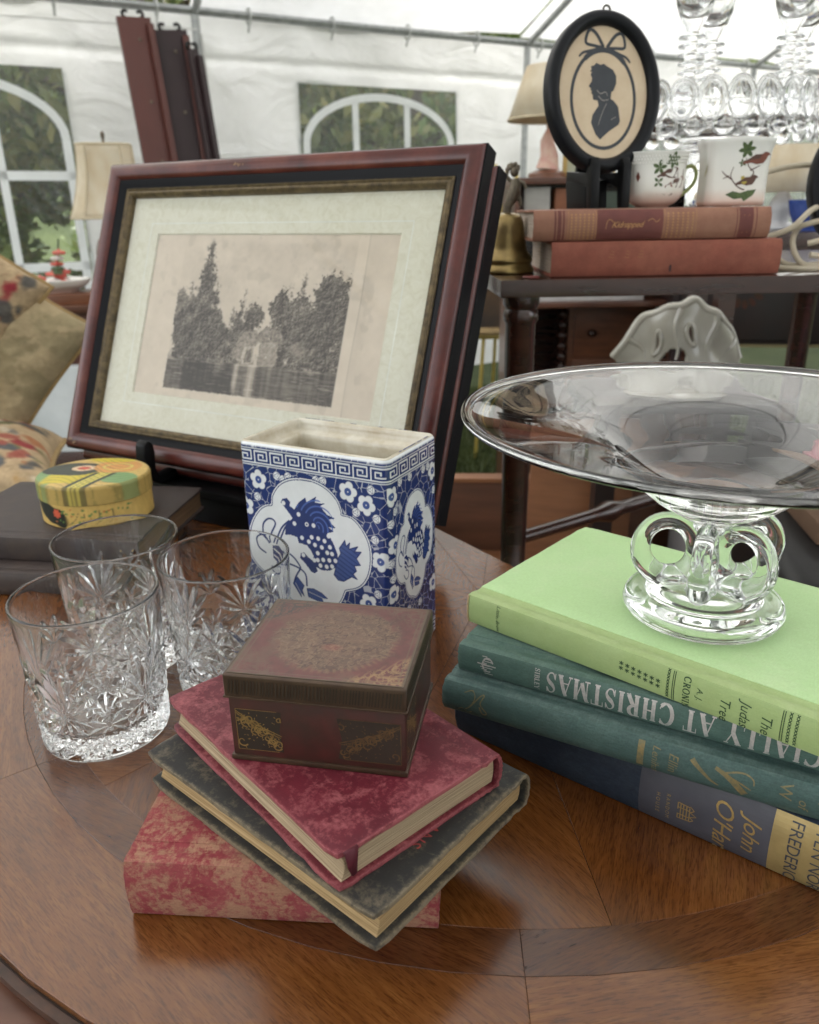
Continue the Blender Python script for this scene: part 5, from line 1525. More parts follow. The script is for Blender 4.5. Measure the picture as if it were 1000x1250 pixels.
fr = make_frame('framed sepia landscape print in a dark red and black moulding leaning on the black easel', (0, 0, 0))
# worn nicks on the moulding
ik = Ink(lambda a, b, d: Vector((a, b, 0.0101 + d)), 0.0001)
for (x, y) in ((0.20, FH - 0.0095), (0.013, 0.010), (0.37, 0.0092), (0.02, 0.006), (0.205, FH - .011)):
    for q in range(5): ik.disc(x + random.uniform(-.004, .004), y + random.uniform(-.0012, .0012), random.uniform(.0006, .0018), random.uniform(.0003, .0008), 7, random.uniform(0, 3))
ik.build('chipped_spots', simple('bare_chipped_wood', (0.30, 0.17, 0.08, 1), 0.6), fr)
# mat with opening and french lines
MATM = Nodes('mottled_mat')
v = MATM.coord((1, 1, 1))
MATM.color(MATM.ramp(MATM.noise(v, 80, 5, 0.6, 2.0), [(0.30, (0.60, 0.565, 0.455)), (0.5, (0.655, 0.625, 0.525)), (0.70, (0.69, 0.665, 0.575))]))
MATM.set(Roughness=0.85); MATM.b.inputs['Specular IOR Level'].default_value = 0.2
MATM = MATM.m
O = (0.0815, 0.408, 0.0755, 0.262)   # opening x0 x1 y0 y1
m = MB(); a, b = 0.0345, FW - 0.0345; c, d = 0.0345, FH - 0.0345
zt = -0.0075
vs = [(a, c, zt), (b, c, zt), (b, d, zt), (a, d, zt), (O[0], O[2], zt), (O[1], O[2], zt), (O[1], O[3], zt), (O[0], O[3], zt)]
bv = 0.0012
vs += [(O[0] + bv, O[2] + bv, zt - .0016), (O[1] - bv, O[2] + bv, zt - .0016), (O[1] - bv, O[3] - bv, zt - .0016), (O[0] + bv, O[3] - bv, zt - .0016)]
m.add(vs, [(0, 1, 5, 4), (1, 2, 6, 5), (2, 3, 7, 6), (3, 0, 4, 7), (4, 5, 9, 8), (5, 6, 10, 9), (6, 7, 11, 10), (7, 4, 8, 11)])
mt = m.build('mat', MATM, fr, smooth=False)
ik = Ink(lambda u, v, dd: Vector((u, v, zt + dd)), 0.00012)
for off in (0.0115,):
    x0, x1, y0, y1 = O[0] - off, O[1] + off, O[2] - off, O[3] + off
    for p, q in (((x0, y0), (x1, y0)), ((x1, y0), (x1, y1)), ((x1, y1), (x0, y1)), ((x0, y1), (x0, y0))): ik.stroke([p, q], 0.0011)
ik.build('ruled_line', simple('white_ruled_line', (0.78, 0.78, 0.73, 1), 0.8), mt)
# the print: etching of a wooded riverside with a cottage, painted per point
nu, nv = 600, 370
U, V = np.meshgrid(np.linspace(O[0] - 0.001, O[1] + 0.001, nu), np.linspace(O[2] - 0.001, O[3] + 0.001, nv))
m_ = lambda a: a[..., None]
pn1 = fbm(U * 30, V * 30, 4, 1)
paper = np.array([0.655, 0.56, 0.47]); ink = np.array([0.022, 0.020, 0.020])
C = paper * (0.93 + 0.14 * m_(pn1))
stain = sstep(.62, .75, fbm(U * 60 + 3, V * 60, 3, 21)); C = C * (1 - 0.10 * m_(stain))
x0, x1, y0, y1 = 0.126, 0.3595, 0.0855, 0.2595
inside = sstep(-.0006, .0010, U - x0 - .006 * (1 - (V - y0) / (y1 - y0)) * 0 - 0.0012 * (vnoise(V * 700, U * 0, 2) - .5)) * sstep(-.0006, .0010, x1 - U) * sstep(-.0006, .001, V - y0 - .0012 * (vnoise(U * 700, V * 0, 3) - .5)) * sstep(0, .012, y1 - V)
fade = 1 - 0.6 * sstep(.195, .225, V) * sstep(.150, .130, U)
nA = fbm(U * 420, V * 420, 4, 2); nB = fbm(U * 150, V * 150, 4, 3); nC = fbm(U * 60, V * 60, 3, 4)
tone = 0.10 + 0.10 * (nB - .4)                      # sky tint
cloud = sstep(.5, .75, fbm(U * 34, V * 46, 4, 9)); tone = tone - 0.05 * cloud
dk = np.zeros_like(U)
def tree(cx_, top, base, hw, power, rough=.005, tone_=1.0):
    global dk
    t = np.clip((top - V) / (top - base), 0, 1)
    half = hw * t ** power
    e = half - np.abs(U - cx_ - .002 * (nC - .5)) + rough * (nA - .5) * 2.2 + rough * 1.2 * (nB - .5) * 2
    dk = np.maximum(dk, sstep(-.0030, .0034, e) * (V < top) * (V > .118) * tone_)
def blob(cx_, cy_, rx, ry, rough=.006, tone_=1.0):
    global dk
    e = (1 - np.hypot((U - cx_) / rx, (V - cy_) / ry)) * min(rx, ry) + rough * (nA - .5) * 2 + rough * (nB - .5) * 2.4
    dk = np.maximum(dk, sstep(-.001, .003, e) * tone_)
tree(0.168, 0.2600, 0.165, 0.017, 0.75); tree(0.174, 0.238, 0.165, 0.012, .8); tree(0.184, 0.207, 0.15, 0.012, 1); tree(0.165, 0.20, 0.13, 0.034, .55)
blob(0.140, 0.176, .018, .026, .007, .85); blob(.150, .150, .026, .03); blob(.175, .152, .032, .034); tree(.200, .17, .13, .02, .8, .005, .9)
tree(.2235, .203, .155, .0065, .8); tree(.212, .185, .15, .006, .9); tree(.216, .178, .15, .006, .9)
blob(.2410, .172, .0155, .0165); blob(.226, .150, .020, .022, .006, .85)
tree(.2865, .212, .155, .0085, .8); tree(.3010, .226, .15, .0100, .8); blob(.276, .182, .016, .020); blob(.297, .165, .030, .034)
blob(.3375, .197, .0215, .0270, .007); blob(.333, .165, .025, .03, .007); blob(.320, .145, .04, .028, .006, .95); blob(.352, .15, .02, .06, .006)
ground = sstep(.004, -.004, V - .126 - .003 * (nB - .5)); dk = np.maximum(dk, .60 * ground * sstep(.10, .118, V))
lit = lambda q, sd, e: (fbm((U + e) * q, (V - e) * q, 4, sd) - fbm((U - e) * q, (V + e) * q, 4, sd)) / (2 * e * q)
shade = 0.20 * lit(300, 51, .0006) + 0.14 * lit(110, 52, .0014) + .45 * lit(700, 53, .0003)
hatch = np.sin((U * 1.1 + V * .7 + .0022 * nB) * 3600) * np.sin((U * .5 - V + .002 * nA) * 2900)
inter = dk * (0.74 + 0.62 * shade + 0.30 * (nA - .5) + 0.24 * (nB - .5) + 0.10 * hatch - .30 * sstep(.55, .72, nA) * sstep(.42, .65, nC))
# cottage with pale walls, thatched roofs
def lightpatch(poly, val, soft=.0008):
    global inter
    poly = [(.254 + (x - .254) * .88, .138 + (y - .138) * .9) for x, y in poly]
    ins_ = inpoly(U + .0034 * (nA - .5), V + .0034 * (nB - .5), poly) & (nB + .5 * (nC - .5) < .80)
    inter = np.where(ins_, val + .06 + .40 * (nA - .5) + .12 * hatch + .3 * shade, inter)
lightpatch([(.218, .142), (.231, .158), (.247, .160), (.256, .149), (.250, .140), (.222, .138)], .42)
lightpatch([(.247, .152), (.262, .166), (.285, .160), (.290, .146), (.262, .142)], .48)
lightpatch([(.232, .139), (.249, .141), (.249, .120), (.232, .119)], .22); lightpatch([(.256, .146), (.284, .147), (.284, .121), (.256, .119)], .38)
lightpatch([(.216, .138), (.231, .140), (.231, .124), (.216, .124)], .45)
lightpatch([(.2355, .136), (.246, .137), (.246, .121), (.2355, .121)], .55); lightpatch([(.2730, .172), (.2760, .172), (.2760, .160), (.2730, .160)], .45)
lightpatch([(.251, .131), (.2565, .131), (.2565, .117), (.251, .117)], .10)
lightpatch([(.293, .142), (.312, .150), (.330, .141), (.312, .132)], .52)
# water with streaked reflections
water = sstep(.1215, .1185, V + .0015 * (nB - .5))
streak = fbm(U * 55, V * 620, 4, 12); vert = fbm(U * 240, V * 26, 3, 14)
wt = 0.72 + .10 * hatch + 0.38 * (streak - .5) + .22 * (vert - .5) - .30 * sstep(.62, .78, streak)
wt = wt - .50 * np.exp(-((U - .2285) / .0035) ** 2) * sstep(.082, .10, V) - .52 * np.exp(-((U - .2500) / .0050) ** 2) * (0.6 + .4 * streak) - .22 * np.exp(-((U - .205) / .008) ** 2) * sstep(.1, .118, V)
wt = wt - .35 * sstep(.1165, .1195, V) * sstep(.42, .6, streak)
wt = wt + .14 * sstep(.33, .27, np.abs(U - .19) * 8)
inter = inter * (1 - water) + wt * water
inter = np.maximum(inter, tone)
amt = np.clip((inter - .08) * 1.16 + .06, 0, .90) * inside * fade
plate = .10 * inside
C = C * (1 - m_(amt)) + ink * m_(amt)
for xc in (0.3725,): C = C * (1 - .18 * m_(sstep(.0010, .0003, np.abs(U - xc - .0006 * np.sin(V * 40)))))
C = C * (1 - .08 * m_((U > .3725) * sstep(.40, .3725, U)))
PRINT = paint_mat('etching', 0.85, 0.2)
link('print', grid_mesh('print', np.stack([U, V, np.full_like(U, zt - .0018)], -1), PRINT, np.clip(C, .01, 1)), fr)
# thin picture glass
kg = Nodes('picture_glass')
tr = kg.n('ShaderNodeBsdfTransparent'); gl = kg.n('ShaderNodeBsdfGlossy'); mx = kg.n('ShaderNodeMixShader'); fz = kg.n('ShaderNodeFresnel')
fz.inputs['IOR'].default_value = 1.5; gl.inputs['Roughness'].default_value = 0.03; tr.inputs['Color'].default_value = (0.97, 0.98, 0.975, 1)
kg.l(kg.math('MULTIPLY', fz.outputs[0], 0.4), mx.inputs[0]); kg.l(tr.outputs[0], mx.inputs[1]); kg.l(gl.outputs[0], mx.inputs[2]); kg.l(mx.outputs[0], kg.out.inputs['Surface'])
MB().add([(0.0325, 0.0325, -0.0045), (FW - .0325, 0.0325, -0.0045), (FW - .0325, FH - .0325, -0.0045), (0.0325, FH - .0325, -0.0045)], [(0, 1, 2, 3)]).build('picture_glass', kg.m, fr)
# second frame tucked behind
make_frame('second dark red picture frame standing directly behind the framed landscape print', (0.0040, -0.0105, -0.0235), False)

# ---- black easel
EZ = simple('black_painted_wood', (0.005, 0.005, 0.006, 1), 0.4, 0.15, (0.006, 0.006, 0.006, 1), 30)
ez = thing('easel', 'black wooden table easel with curled hooks holding the framed landscape print', 'easel')
def along(u, back, z): # point from the frame's lower edge
    p = PBL + pw * u + pn * back
    return Vector((p.x, p.y, TAB + z))
def slab_along(u0, u1, pts, name, bevel=0.002):
    """profile pts (back, z) extruded along the frame width"""
    m = MB(); n = len(pts)
    vs = [along(u0, b, z) for b, z in pts] + [along(u1, b, z) for b, z in pts]
    m.add(vs, [tuple(range(n)), tuple(range(2 * n - 1, n - 1, -1))] + [(i, n + i, n + (i + 1) % n, (i + 1) % n) for i in range(n)])
    return m.build(name, EZ, ez, bevel=bevel)
hookp = [(0.060, 0.040), (0.060, 0.0520), (0.012, 0.0520), (-0.012, 0.0500), (-0.0165, 0.060), (-0.0150, 0.078), (-0.0165, 0.088), (-0.0225, 0.0935), (-0.0290, 0.0895), (-0.0310, 0.076), (-0.0290, 0.058), (-0.0240, 0.047), (-0.012, 0.040)]
slab_along(0.148, 0.163, hookp, 'hook', 0.003); slab_along(0.355, 0.369, hookp, 'hook', 0.003)
slab_along(0.105, 0.440, [(-0.008, 0.030), (0.05, 0.030), (0.05, 0.0395), (-0.008, 0.0395)], 'ledge')
slab_along(0.185, 0.430, [(-0.004, 0.0004), (0.075, 0.0004), (0.075, 0.0298), (-0.004, 0.0298)], 'base_block')
slab_along(0.225, 0.255, [(0.062, 0.0396), (0.072, 0.0396), (0.185, 0.285), (0.176, 0.288)], 'back_strut')

# ================================================================== SIDE TABLE BEHIND
ST = simple('dark_stained_wood', (0.050, 0.019, 0.013, 1), 0.24, 0.5, (0.022, 0.010, 0.008, 1), 9, stretch=(1, 6, 6), coat=0.3)
st = thing('side_table', 'dark turned leg side table carrying the rust books and cups behind the compote', 'table', (0.103, 0.880, 0))
SZ = TAB + 0.2475
MB().prism([(0, 0), (0.70, 0), (0.70, 0.49), (0.50, 0.49), (-0.006, 0.17)], SZ - 0.0185, SZ).build('tabletop', ST, st, bevel=0.0015)
def turned_leg(x, y, z1, name='leg'):
    pr = [(0.014, 0), (0.018, 0.01), (0.0185, 0.03), (0.014, 0.05), (0.0155, 0.08), (0.0165, 0.62), (0.0185, 0.628), (0.0185, 0.640), (0.0150, 0.648), (0.0160, 0.70), (0.0170, z1 - 0.030), (0.0195, z1 - .026), (0.0195, z1 - .018), (0.0175, z1 - .014), (0.0205, z1 - .009), (0.0205, z1)]
    MB().lathe(pr, 24, TR(x, y, 0)).build(name, ST, st, smooth=True)
turned_leg(0.026, 0.025, SZ - .0187); turned_leg(0.555, 0.45, SZ - .0187); turned_leg(0.67, 0.025, SZ - .0187)
def stretcher(p, q):
    p, q = Vector(p), Vector(q); n = 26; rad = []
    for i in range(n):
        t = i / (n - 1); r = 0.0085 + 0.0015 * math.sin(math.pi * t)
        for c in (0.28, 0.34): r += 0.006 * math.exp(-((t - c) / 0.012) ** 2)
        rad.append(r)
    MB().tube([p + (q - p) * (i / (n - 1)) for i in range(n)], rad, 14).build('stretcher', ST, st, smooth=True)
stretcher((0.026, 0.025, TAB - 0.067), (0.555, 0.45, TAB - 0.105)); stretcher((0.67, 0.025, TAB - 0.067), (0.555, 0.45, TAB - 0.085))

RUST = cloth_mat('rust_cloth', (0.26, 0.082, 0.055), (0.36, 0.15, 0.095), 0.5, (14, 0.48, 0.72), 900, None, 0.7, (0.185, 0.055, 0.038), 0.25, wv=0.4)
TERRA = cloth_mat('banded_tan_cloth', (0.30, 0.145, 0.095), (0.40, 0.23, 0.15), 0.4, (16, 0.5, 0.75), 900, None, 0.65, (0.24, 0.11, 0.075), 0.3)
PALE2 = page_mat('side_book_pages', (0.46, 0.38, 0.31), (0.58, 0.50, 0.42), 800)
SB_ = 'rust books on the side table'
b1 = Book('rust red book lying lower on the side table with its page end showing', (0.160, 0.9035, 0.2476), -0.5, 0.250, 0.165, 0.0375, RUST, PALE2, 0.0035, SB_, board=0.003)
ik = b1.spine_ink(); ik.disc(0.1305, 0.0085, 0.0016, 0.0040, 9); ik.disc(0.131, 0.006, 0.0012, 0.002, 9)
ik.build('ink_stain', simple('dark_stain', (0.05, 0.018, 0.02, 1), 0.7), b1.o)
ik = b1.spine_ink()
for a in (0.062, 0.079, 0.094):
    for j in range(3): ik.stroke([(a + 0.0012 * j, 0.021 + 0.003 * j), (a + 0.006, 0.020 + 0.003 * j)], 0.0005)
ik.build('faded_title', simple('faded_gilt', (0.30, 0.14, 0.05, 1), 0.6), b1.o)
b2 = Book('tan and maroon banded book with gilt script beneath the porcelain cups', (0.1395, 0.9085, 0.2853), -0.5, 0.2555, 0.160, 0.0325, TERRA, PALE2, 0.0055, SB_, board=0.003)
ik = b2.spine_ink(0.00012)
def bands(rs):
    for a0, a1 in rs:
        for b, c in zip(np.linspace(.001, .0315, 13)[:-1], np.linspace(.001, .0315, 13)[1:]): ik.poly([(a0, b), (a1, b), (a1, c), (a0, c)])
MRB = simple('maroon_band', (0.155, 0.050, 0.042, 1), 0.6, 0.3, (0.12, 0.04, 0.035, 1), 60)
for rs_ in [(0.0225, 0.0245), (0.026, 0.030), (0.0315, 0.0335), (0.0685, 0.1395), (0.2215, 0.2365), (0.2185, 0.2195), (0.2395, 0.2405)]:
    ik = b2.spine_ink(0.00012); bands([rs_]); ik.build('maroon_band', MRB, b2.o)
ik = b2.spine_ink(0.0003)
for a0, a1 in ((0.0385, 0.0665), (0.1420, 0.1740)):
    nxx = 6
    for i in range(nxx):
        for j in range(9):
            a = a0 + (a1 - a0) * (i + .5) / nxx; b = 0.0030 + 0.0030 * j
            ik.poly([(a - .0012, b), (a, b + .0011), (a + .0012, b), (a, b - .0011)])
    for a in (a0 - .001, a1 + .001): ik.stroke([(a, b) for b in np.linspace(.0015, .031, 10)], .0004)
so_ = ik.build('gilt_diamonds', simple('soft_gilt', (0.46, 0.25, 0.10, 1), 0.5, 0.4, (0.36, 0.19, 0.08, 1), 200, metal=.2), b2.o); so_['kind'] = 'stuff'
ik = b2.spine_ink(0.0003)
put_text_spine(ik, font_tris('Kidnapped', 0.0062, 0.45, 0.9, 0.004), lambda x, y: (0.0840 + x, 0.0135 + y))
ik.build('lettering', bpy.data.materials['soft_gilt'], b2.o)
ik = b2.spine_ink(0.0003)
ik.stroke(catmull([(0.078, 0.012), (0.0795, 0.020), (0.083, 0.0215), (0.086, 0.0185)], 4), 0.0006); ik.stroke(catmull([(0.123, 0.0195), (0.128, 0.022), (0.132, 0.0185), (0.136, 0.0215)], 4), 0.0006)
for a in (0.2265, 0.2315): ik.stroke([(a, .006), (a, .024)], .0006)
ik.build('gilt_flourish', bpy.data.materials['soft_gilt'], b2.o)

# ---- oval silhouette
BT = TAB + 0.3180
ov = thing('silhouette_portrait', 'oval black framed silhouette portrait of a curly haired profile standing on the banded book', 'picture', (0.2165, 0.950, TAB + 0.4340), (R(-10), R(4), R(17)))
OA, OB = 0.0680, 0.0805
def oval_ring(name, prof, mat, par, n=96):
    m = MB(); k_ = len(prof); vs = []
    for i in range(n):
        a = 2 * math.pi * i / n
        for off, y in prof: vs.append(((OA - off) * math.cos(a), y, (OB - off) * math.sin(a)))
    fs = []
    for i in range(n):
        for j in range(k_): fs.append((i * k_ + j, i * k_ + (j + 1) % k_, ((i + 1) % n) * k_ + (j + 1) % k_, ((i + 1) % n) * k_ + j))
    return m.add(vs, fs).build(name, mat, par, smooth=True)
EB2 = simple('satin_black_lacquer', (0.008, 0.009, 0.011, 1), 0.36, 0.16, (0.010, 0.010, 0.012, 1), 40)
oval_ring('frame', [(0, 0.008), (0, -0.003), (0.0015, -0.0065), (0.005, -0.0085), (0.009, -0.0080), (0.0125, -0.0055), (0.0145, -0.0015), (0.0145, 0.008)], EB2, ov)
vs = [(0, 0.0, 0)] + [((OA - .0130) * math.cos(a), 0.0, (OB - .0130) * math.sin(a)) for a in np.linspace(0, 2 * math.pi, 73)[:-1]]
MB().add(vs, [(0, i + 1, (i + 1) % 72 + 1) for i in range(72)]).build('paper', simple('aged_card', (0.62, 0.50, 0.36, 1), 0.7, 0.3, (0.55, 0.42, 0.29, 1), 45), ov)
vs = [((OA - .001) * math.cos(a), 0.0085, (OB - .001) * math.sin(a)) for a in np.linspace(0, 2 * math.pi, 73)[:-1]]
MB().add(vs, [tuple(range(72))]).build('backing', EB2, ov)
MB().tube([(0.004 * math.cos(a), 0.0, OB + 0.002 + 0.0035 * math.sin(a)) for a in np.linspace(0, 2 * math.pi, 13)[:-1]], 0.0012, 6, closed=True).build('hanging_ring', simple('dull_metal', (0.12, 0.11, 0.10, 1), 0.4, metal=.7), ov, smooth=True)
ik = Ink(lambda a, b, d: Vector((a, -d, b)), 0.0003)
INKD = simple('silhouette_ink', (0.040, 0.044, 0.052, 1), 0.55, 0.4, (0.030, 0.033, 0.040, 1), 70)
ring = [(0.0385 * math.cos(a), -0.0065 + 0.0490 * math.sin(a)) for a in np.linspace(0, 2 * math.pi, 61)]
ik.stroke(ring, 0.0036)
ik.stroke([(0.0385 * math.cos(a), -0.0065 + 0.0490 * math.sin(a)) for a in np.linspace(0.9, 2.25, 16)], 0.0050)
for sg in (-1, 1):
    ik.stroke(catmull([(0.002 * sg, 0.0450), (0.0115 * sg, 0.0575), (0.0200 * sg, 0.0600), (0.0235 * sg, 0.0475), (0.013 * sg, 0.0455), (0.003 * sg, 0.0445)], 4), 0.0036, 0.0030)
    ik.stroke(catmull([(0.006 * sg, 0.0430), (0.017 * sg, 0.0400), (0.026 * sg, 0.0375), (0.031 * sg, 0.0330)], 4), 0.0040, 0.0020)
pro = [(-0.0150, 0.0195), (-0.0165, 0.0165), (-0.0145, 0.0135), (-0.0150, 0.0100), (-0.0185, 0.0050), (-0.0155, 0.0035), (-0.0158, 0.0015), (-0.0140, 0.0008), (-0.0150, -0.0012), (-0.0130, -0.0030), (-0.0125, -0.0075), (-0.0070, -0.0080), (-0.0055, -0.0130), (-0.0125, -0.0230), (-0.0140, -0.0310), (-0.0080, -0.0420), (-0.0020, -0.0470), (0.0010, -0.0440), (0.0080, -0.0380), (0.0200, -0.0300), (0.0215, -0.0260), (0.0185, -0.0120), (0.0125, -0.0065), (0.0090, -0.0050), (0.0095, 0.0020), (0.0120, 0.0035), (0.0150, 0.0110), (0.0145, 0.0185), (0.0105, 0.0240), (0.0040, 0.0265), (-0.0010, 0.0290), (-0.0050, 0.0275), (-0.0100, 0.0290), (-0.0130, 0.0260), (-0.0165, 0.0250), (-0.0155, 0.0220), (-0.0175, 0.0200)]
ik.poly(pro)
ik.build('silhouette', INKD, ov)
ik = Ink(lambda a, b, d: Vector((a, -d, b)), 0.0008)
ik.stroke(catmull([(-0.0085, 0.0020), (-0.0040, -0.0010), (0.0020, 0.0012), (0.0045, -0.0025)], 4), 0.0009, 0.0005); ik.stroke(catmull([(-0.0065, -0.0035), (-0.001, -0.0075), (0.006, -0.0060)], 4), 0.0008, 0.0005)
ik.stroke(catmull([(0.004, -0.0100), (-0.001, -0.0200), (-0.0055, -0.0330)], 4), 0.0006, 0.0004); ik.stroke(catmull([(0.010, -0.026), (0.016, -0.0225)], 4), 0.0006, 0.0004)
ik.build('highlight_lines', simple('grey_highlight', (0.36, 0.33, 0.30, 1), 0.6), ov)
ez2 = thing('display_stand', 'small black display stand propping the oval silhouette portrait on the books', 'stand', (0.2165, 0.950, BT), (0, 0, R(17)))
def plate(pts, x0, x1, name):
    m = MB(); n = len(pts)
    m.add([(x0, y, z) for y, z in pts] + [(x1, y, z) for y, z in pts], [tuple(range(n)), tuple(range(2 * n - 1, n - 1, -1))] + [(i, n + i, n + (i + 1) % n, (i + 1) % n) for i in range(n)])
    return m.build(name, EZ, ez2, bevel=0.0015)
arm = [(-0.030, 0.0003), (-0.020, 0.0003), (-0.017, 0.022), (0.002, 0.0260), (0.030, 0.030), (0.030, 0.040), (0.000, 0.0375), (-0.0150, 0.0365), (-0.0185, 0.050), (-0.0240, 0.052), (-0.0285, 0.044)]
plate(arm, -0.024, -0.014, 'hook_arm'); plate(arm, 0.014, 0.024, 'hook_arm')
plate([(0.0, 0.0003), (0.045, 0.0003), (0.050, 0.03), (0.040, 0.036), (0.004, 0.030)], -0.0138, 0.0138, 'base')
plate([(0.030, 0.033), (0.037, 0.032), (0.030, 0.105), (0.024, 0.105)], -0.010, 0.010, 'back_rest')

# ---- porcelain cups
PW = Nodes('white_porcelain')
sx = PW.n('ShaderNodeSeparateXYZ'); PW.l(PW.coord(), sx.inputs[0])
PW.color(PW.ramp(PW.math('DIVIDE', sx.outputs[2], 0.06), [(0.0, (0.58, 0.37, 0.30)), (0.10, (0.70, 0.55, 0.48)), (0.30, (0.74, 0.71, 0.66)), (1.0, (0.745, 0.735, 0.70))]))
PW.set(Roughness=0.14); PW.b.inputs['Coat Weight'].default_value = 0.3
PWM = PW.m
LG = simple('leaf_green_enamel', (0.085, 0.125, 0.035, 1), 0.3, 0.5, (0.035, 0.065, 0.018, 1), 300)
BRN = simple('brown_enamel', (0.10, 0.045, 0.030, 1), 0.3, 0.5)
RUSTE = simple('russet_enamel', (0.20, 0.060, 0.035, 1), 0.3, 0.5)
YEL = simple('ochre_enamel', (0.42, 0.33, 0.06, 1), 0.3)
def motif(fm, par, kx, kz, branch, leaves, birds, ground):
    i1 = Ink(fm, 0.00012); i2 = Ink(fm, 0.0002); i3 = Ink(fm, 0.00028); i4 = Ink(fm, 0.00036)
    g = lambda p: (p[0] * kx, p[1] * kz)
    for b in branch: i2.stroke([g(p) for p in catmull(b, 4)], 0.0016, 0.0007)
    for (x, y, r, n, a0) in leaves:
        for q in range(n):
            a = a0 + q * 6.283 / n
            c, s_ = math.cos(a), math.sin(a)
            i1.poly([g((x + u * c - w * s_, y + u * s_ + w * c)) for u, w in ((0, 0), (r * .4, r * .24), (r * .75, r * .2), (r, 0), (r * .75, -r * .2), (r * .4, -r * .24))])
    i1.poly([g(p) for p in ground])
    for (x, y, s_, fl_, col_) in birds:
        bp_ = [(-.011, .002), (-.0085, .0045), (-.0055, .0050), (-.003, .0030), (.003, .0028), (.008, -.0005), (.014, -.0040), (.0135, -.0055), (.006, -.0045), (.001, -.0060), (-.005, -.0050), (-.0075, -.0015), (-.0085, .0015)]
        (i3 if col_ else i2).poly([g((x + fl_ * u * s_, y + w * s_)) for u, w in bp_])
        bw = [(-.003, .0025), (.003, .0025), (.009, -.001), (.012, -.0035), (.004, -.0015), (-.001, -.001)]
        i4.poly([g((x + fl_ * u * s_, y + w * s_)) for u, w in bw])
    i1.build('painted_leaves', LG, par); i2.build('painted_branch', BRN, par)
    if i3.i: i3.build('painted_bird', RUSTE, par)
    i4.build('painted_wing', BRN, par)
cup = thing('porcelain_cup', 'white porcelain cup with green handle and painted birds on the banded book', 'cup', (0.2820, 0.9590, BT + 0.0003))
prof = catmull([(0.0, 0.0), (0.016, 0.0), (0.0185, 0.0012), (0.0255, 0.0055), (0.0310, 0.0130), (0.0328, 0.0220), (0.0330, 0.0330), (0.0332, 0.0440), (0.0345, 0.0520), (0.0358, 0.0562), (0.0352, 0.0568), (0.0338, 0.0552), (0.0318, 0.044), (0.0312, 0.024), (0.026, 0.009), (0.016, 0.004), (0, 0.0036)], 4)
prof[0] = (0, 0); prof[-1] = (0, .0036)
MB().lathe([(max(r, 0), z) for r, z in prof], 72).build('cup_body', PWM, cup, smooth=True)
def rcup(z): return float(np.interp(z, [0, .0012, .0055, .013, .022, .033, .044, .052, .0562], [.016, .0185, .0255, .031, .0328, .033, .0332, .0345, .0358]))
fmc = lambda u, v, d: Vector(((rcup(v) + d) * math.sin(u / 0.033 + CUPA), -(rcup(v) + d) * math.cos(u / 0.033 + CUPA), v))
CUPA = 0.02
motif(lambda u, v, d: fmc(u * 1.2 + .002, (v - .028) * 1.22 + .028, d), cup, 1, 1, [[(0.002, 0.012), (0.010, 0.018), (0.013, 0.027), (0.012, 0.035)], [(0.011, 0.020), (0.018, 0.022), (0.021, 0.030), (0.0205, 0.037)], [(-.004, .034), (.004, .030), (.011, .030)]],
      [(0.006, 0.044, 0.0075, 6, .4), (-0.006, 0.038, 0.0068, 5, .2), (-0.006, 0.026, 0.0052, 4, .8), (-.003, 0.015, 0.0045, 5, .1)], [(0.004, 0.0345, 0.85, -1, 0), (0.013, 0.0265, 0.95, -1, 1)],
      [(-0.007, 0.0125), (-0.002, 0.0150), (0.006, 0.0135), (0.015, 0.0155), (0.013, 0.0115), (0.006, 0.0080), (-.001, .0090)])
ik = Ink(fmc, 0.00012); ik.poly([(-.031, .032), (-.028, .037), (-.0255, .031), (-.028, .026)]); ik.build('painted_butterfly', RUSTE, cup)
# woven relief band below the rim
m = MB()
for i in range(64):
    a = 2 * math.pi * i / 64
    for j in range(3):
        z = 0.0455 + 0.0032 * j; r = rcup(z) + 0.0002
        a2 = a + (math.pi / 64 if j % 2 else 0)
        m.ellipsoid((r * math.cos(a2), r * math.sin(a2), z), 0.0009, 0.0009, 0.0012, 5, 4)
wo_ = m.build('woven_band', PWM, cup, smooth=True); wo_['kind'] = 'stuff'
hp = catmull([(0.0325, 0.0370), (0.0385, 0.0425), (0.0455, 0.0415), (0.0490, 0.0345), (0.0470, 0.0250), (0.0400, 0.0175), (0.0320, 0.0120)], 6)
MB().tube([(r * math.cos(.12), r * math.sin(.12), z) for r, z in hp], 0.0021, 10).build('handle', simple('green_glazed_handle', (0.20, 0.26, 0.075, 1), 0.2, 0.5, (0.30, 0.32, 0.14, 1), 90), cup, smooth=True)
pot = thing('porcelain_beaker', 'square white porcelain beaker with flared rim and painted birds beside the cup', 'cup', (0.3720, 0.9660, BT + 0.0003), (0, 0, R(-8)))
rows = []
def sq(w, n=64, p=7):
    o_ = []
    for i in range(n):
        a = 2 * math.pi * i / n - 3 * math.pi / 4
        r = w * (abs(math.cos(a)) ** p + abs(math.sin(a)) ** p) ** (-1 / p)
        o_.append((r * math.cos(a), r * math.sin(a)))
    return o_
wprof = [(0.0300, 0), (0.0322, 0.001), (0.0326, 0.006), (0.0322, 0.02), (0.0326, 0.04), (0.0338, 0.055), (0.0358, 0.064), (0.0378, 0.0685), (0.0372, 0.0692), (0.0352, 0.066), (0.0325, 0.055), (0.0312, 0.04), (0.0308, 0.004), (0.005, 0.0035)]
for w, z in wprof: rows.append([(x, y, z + (0.0012 * math.cos(4 * math.atan2(y, x)) if z > .06 else 0)) for x, y in sq(w)])
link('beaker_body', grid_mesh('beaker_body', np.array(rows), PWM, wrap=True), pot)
wp = lambda z: float(np.interp(z, [0, .001, .006, .02, .04, .055, .064, .0685], [.030, .0322, .0326, .0322, .0326, .0338, .0358, .0378]))
fmp = lambda u, v, d: Vector((u, -(wp(v) + d), v))
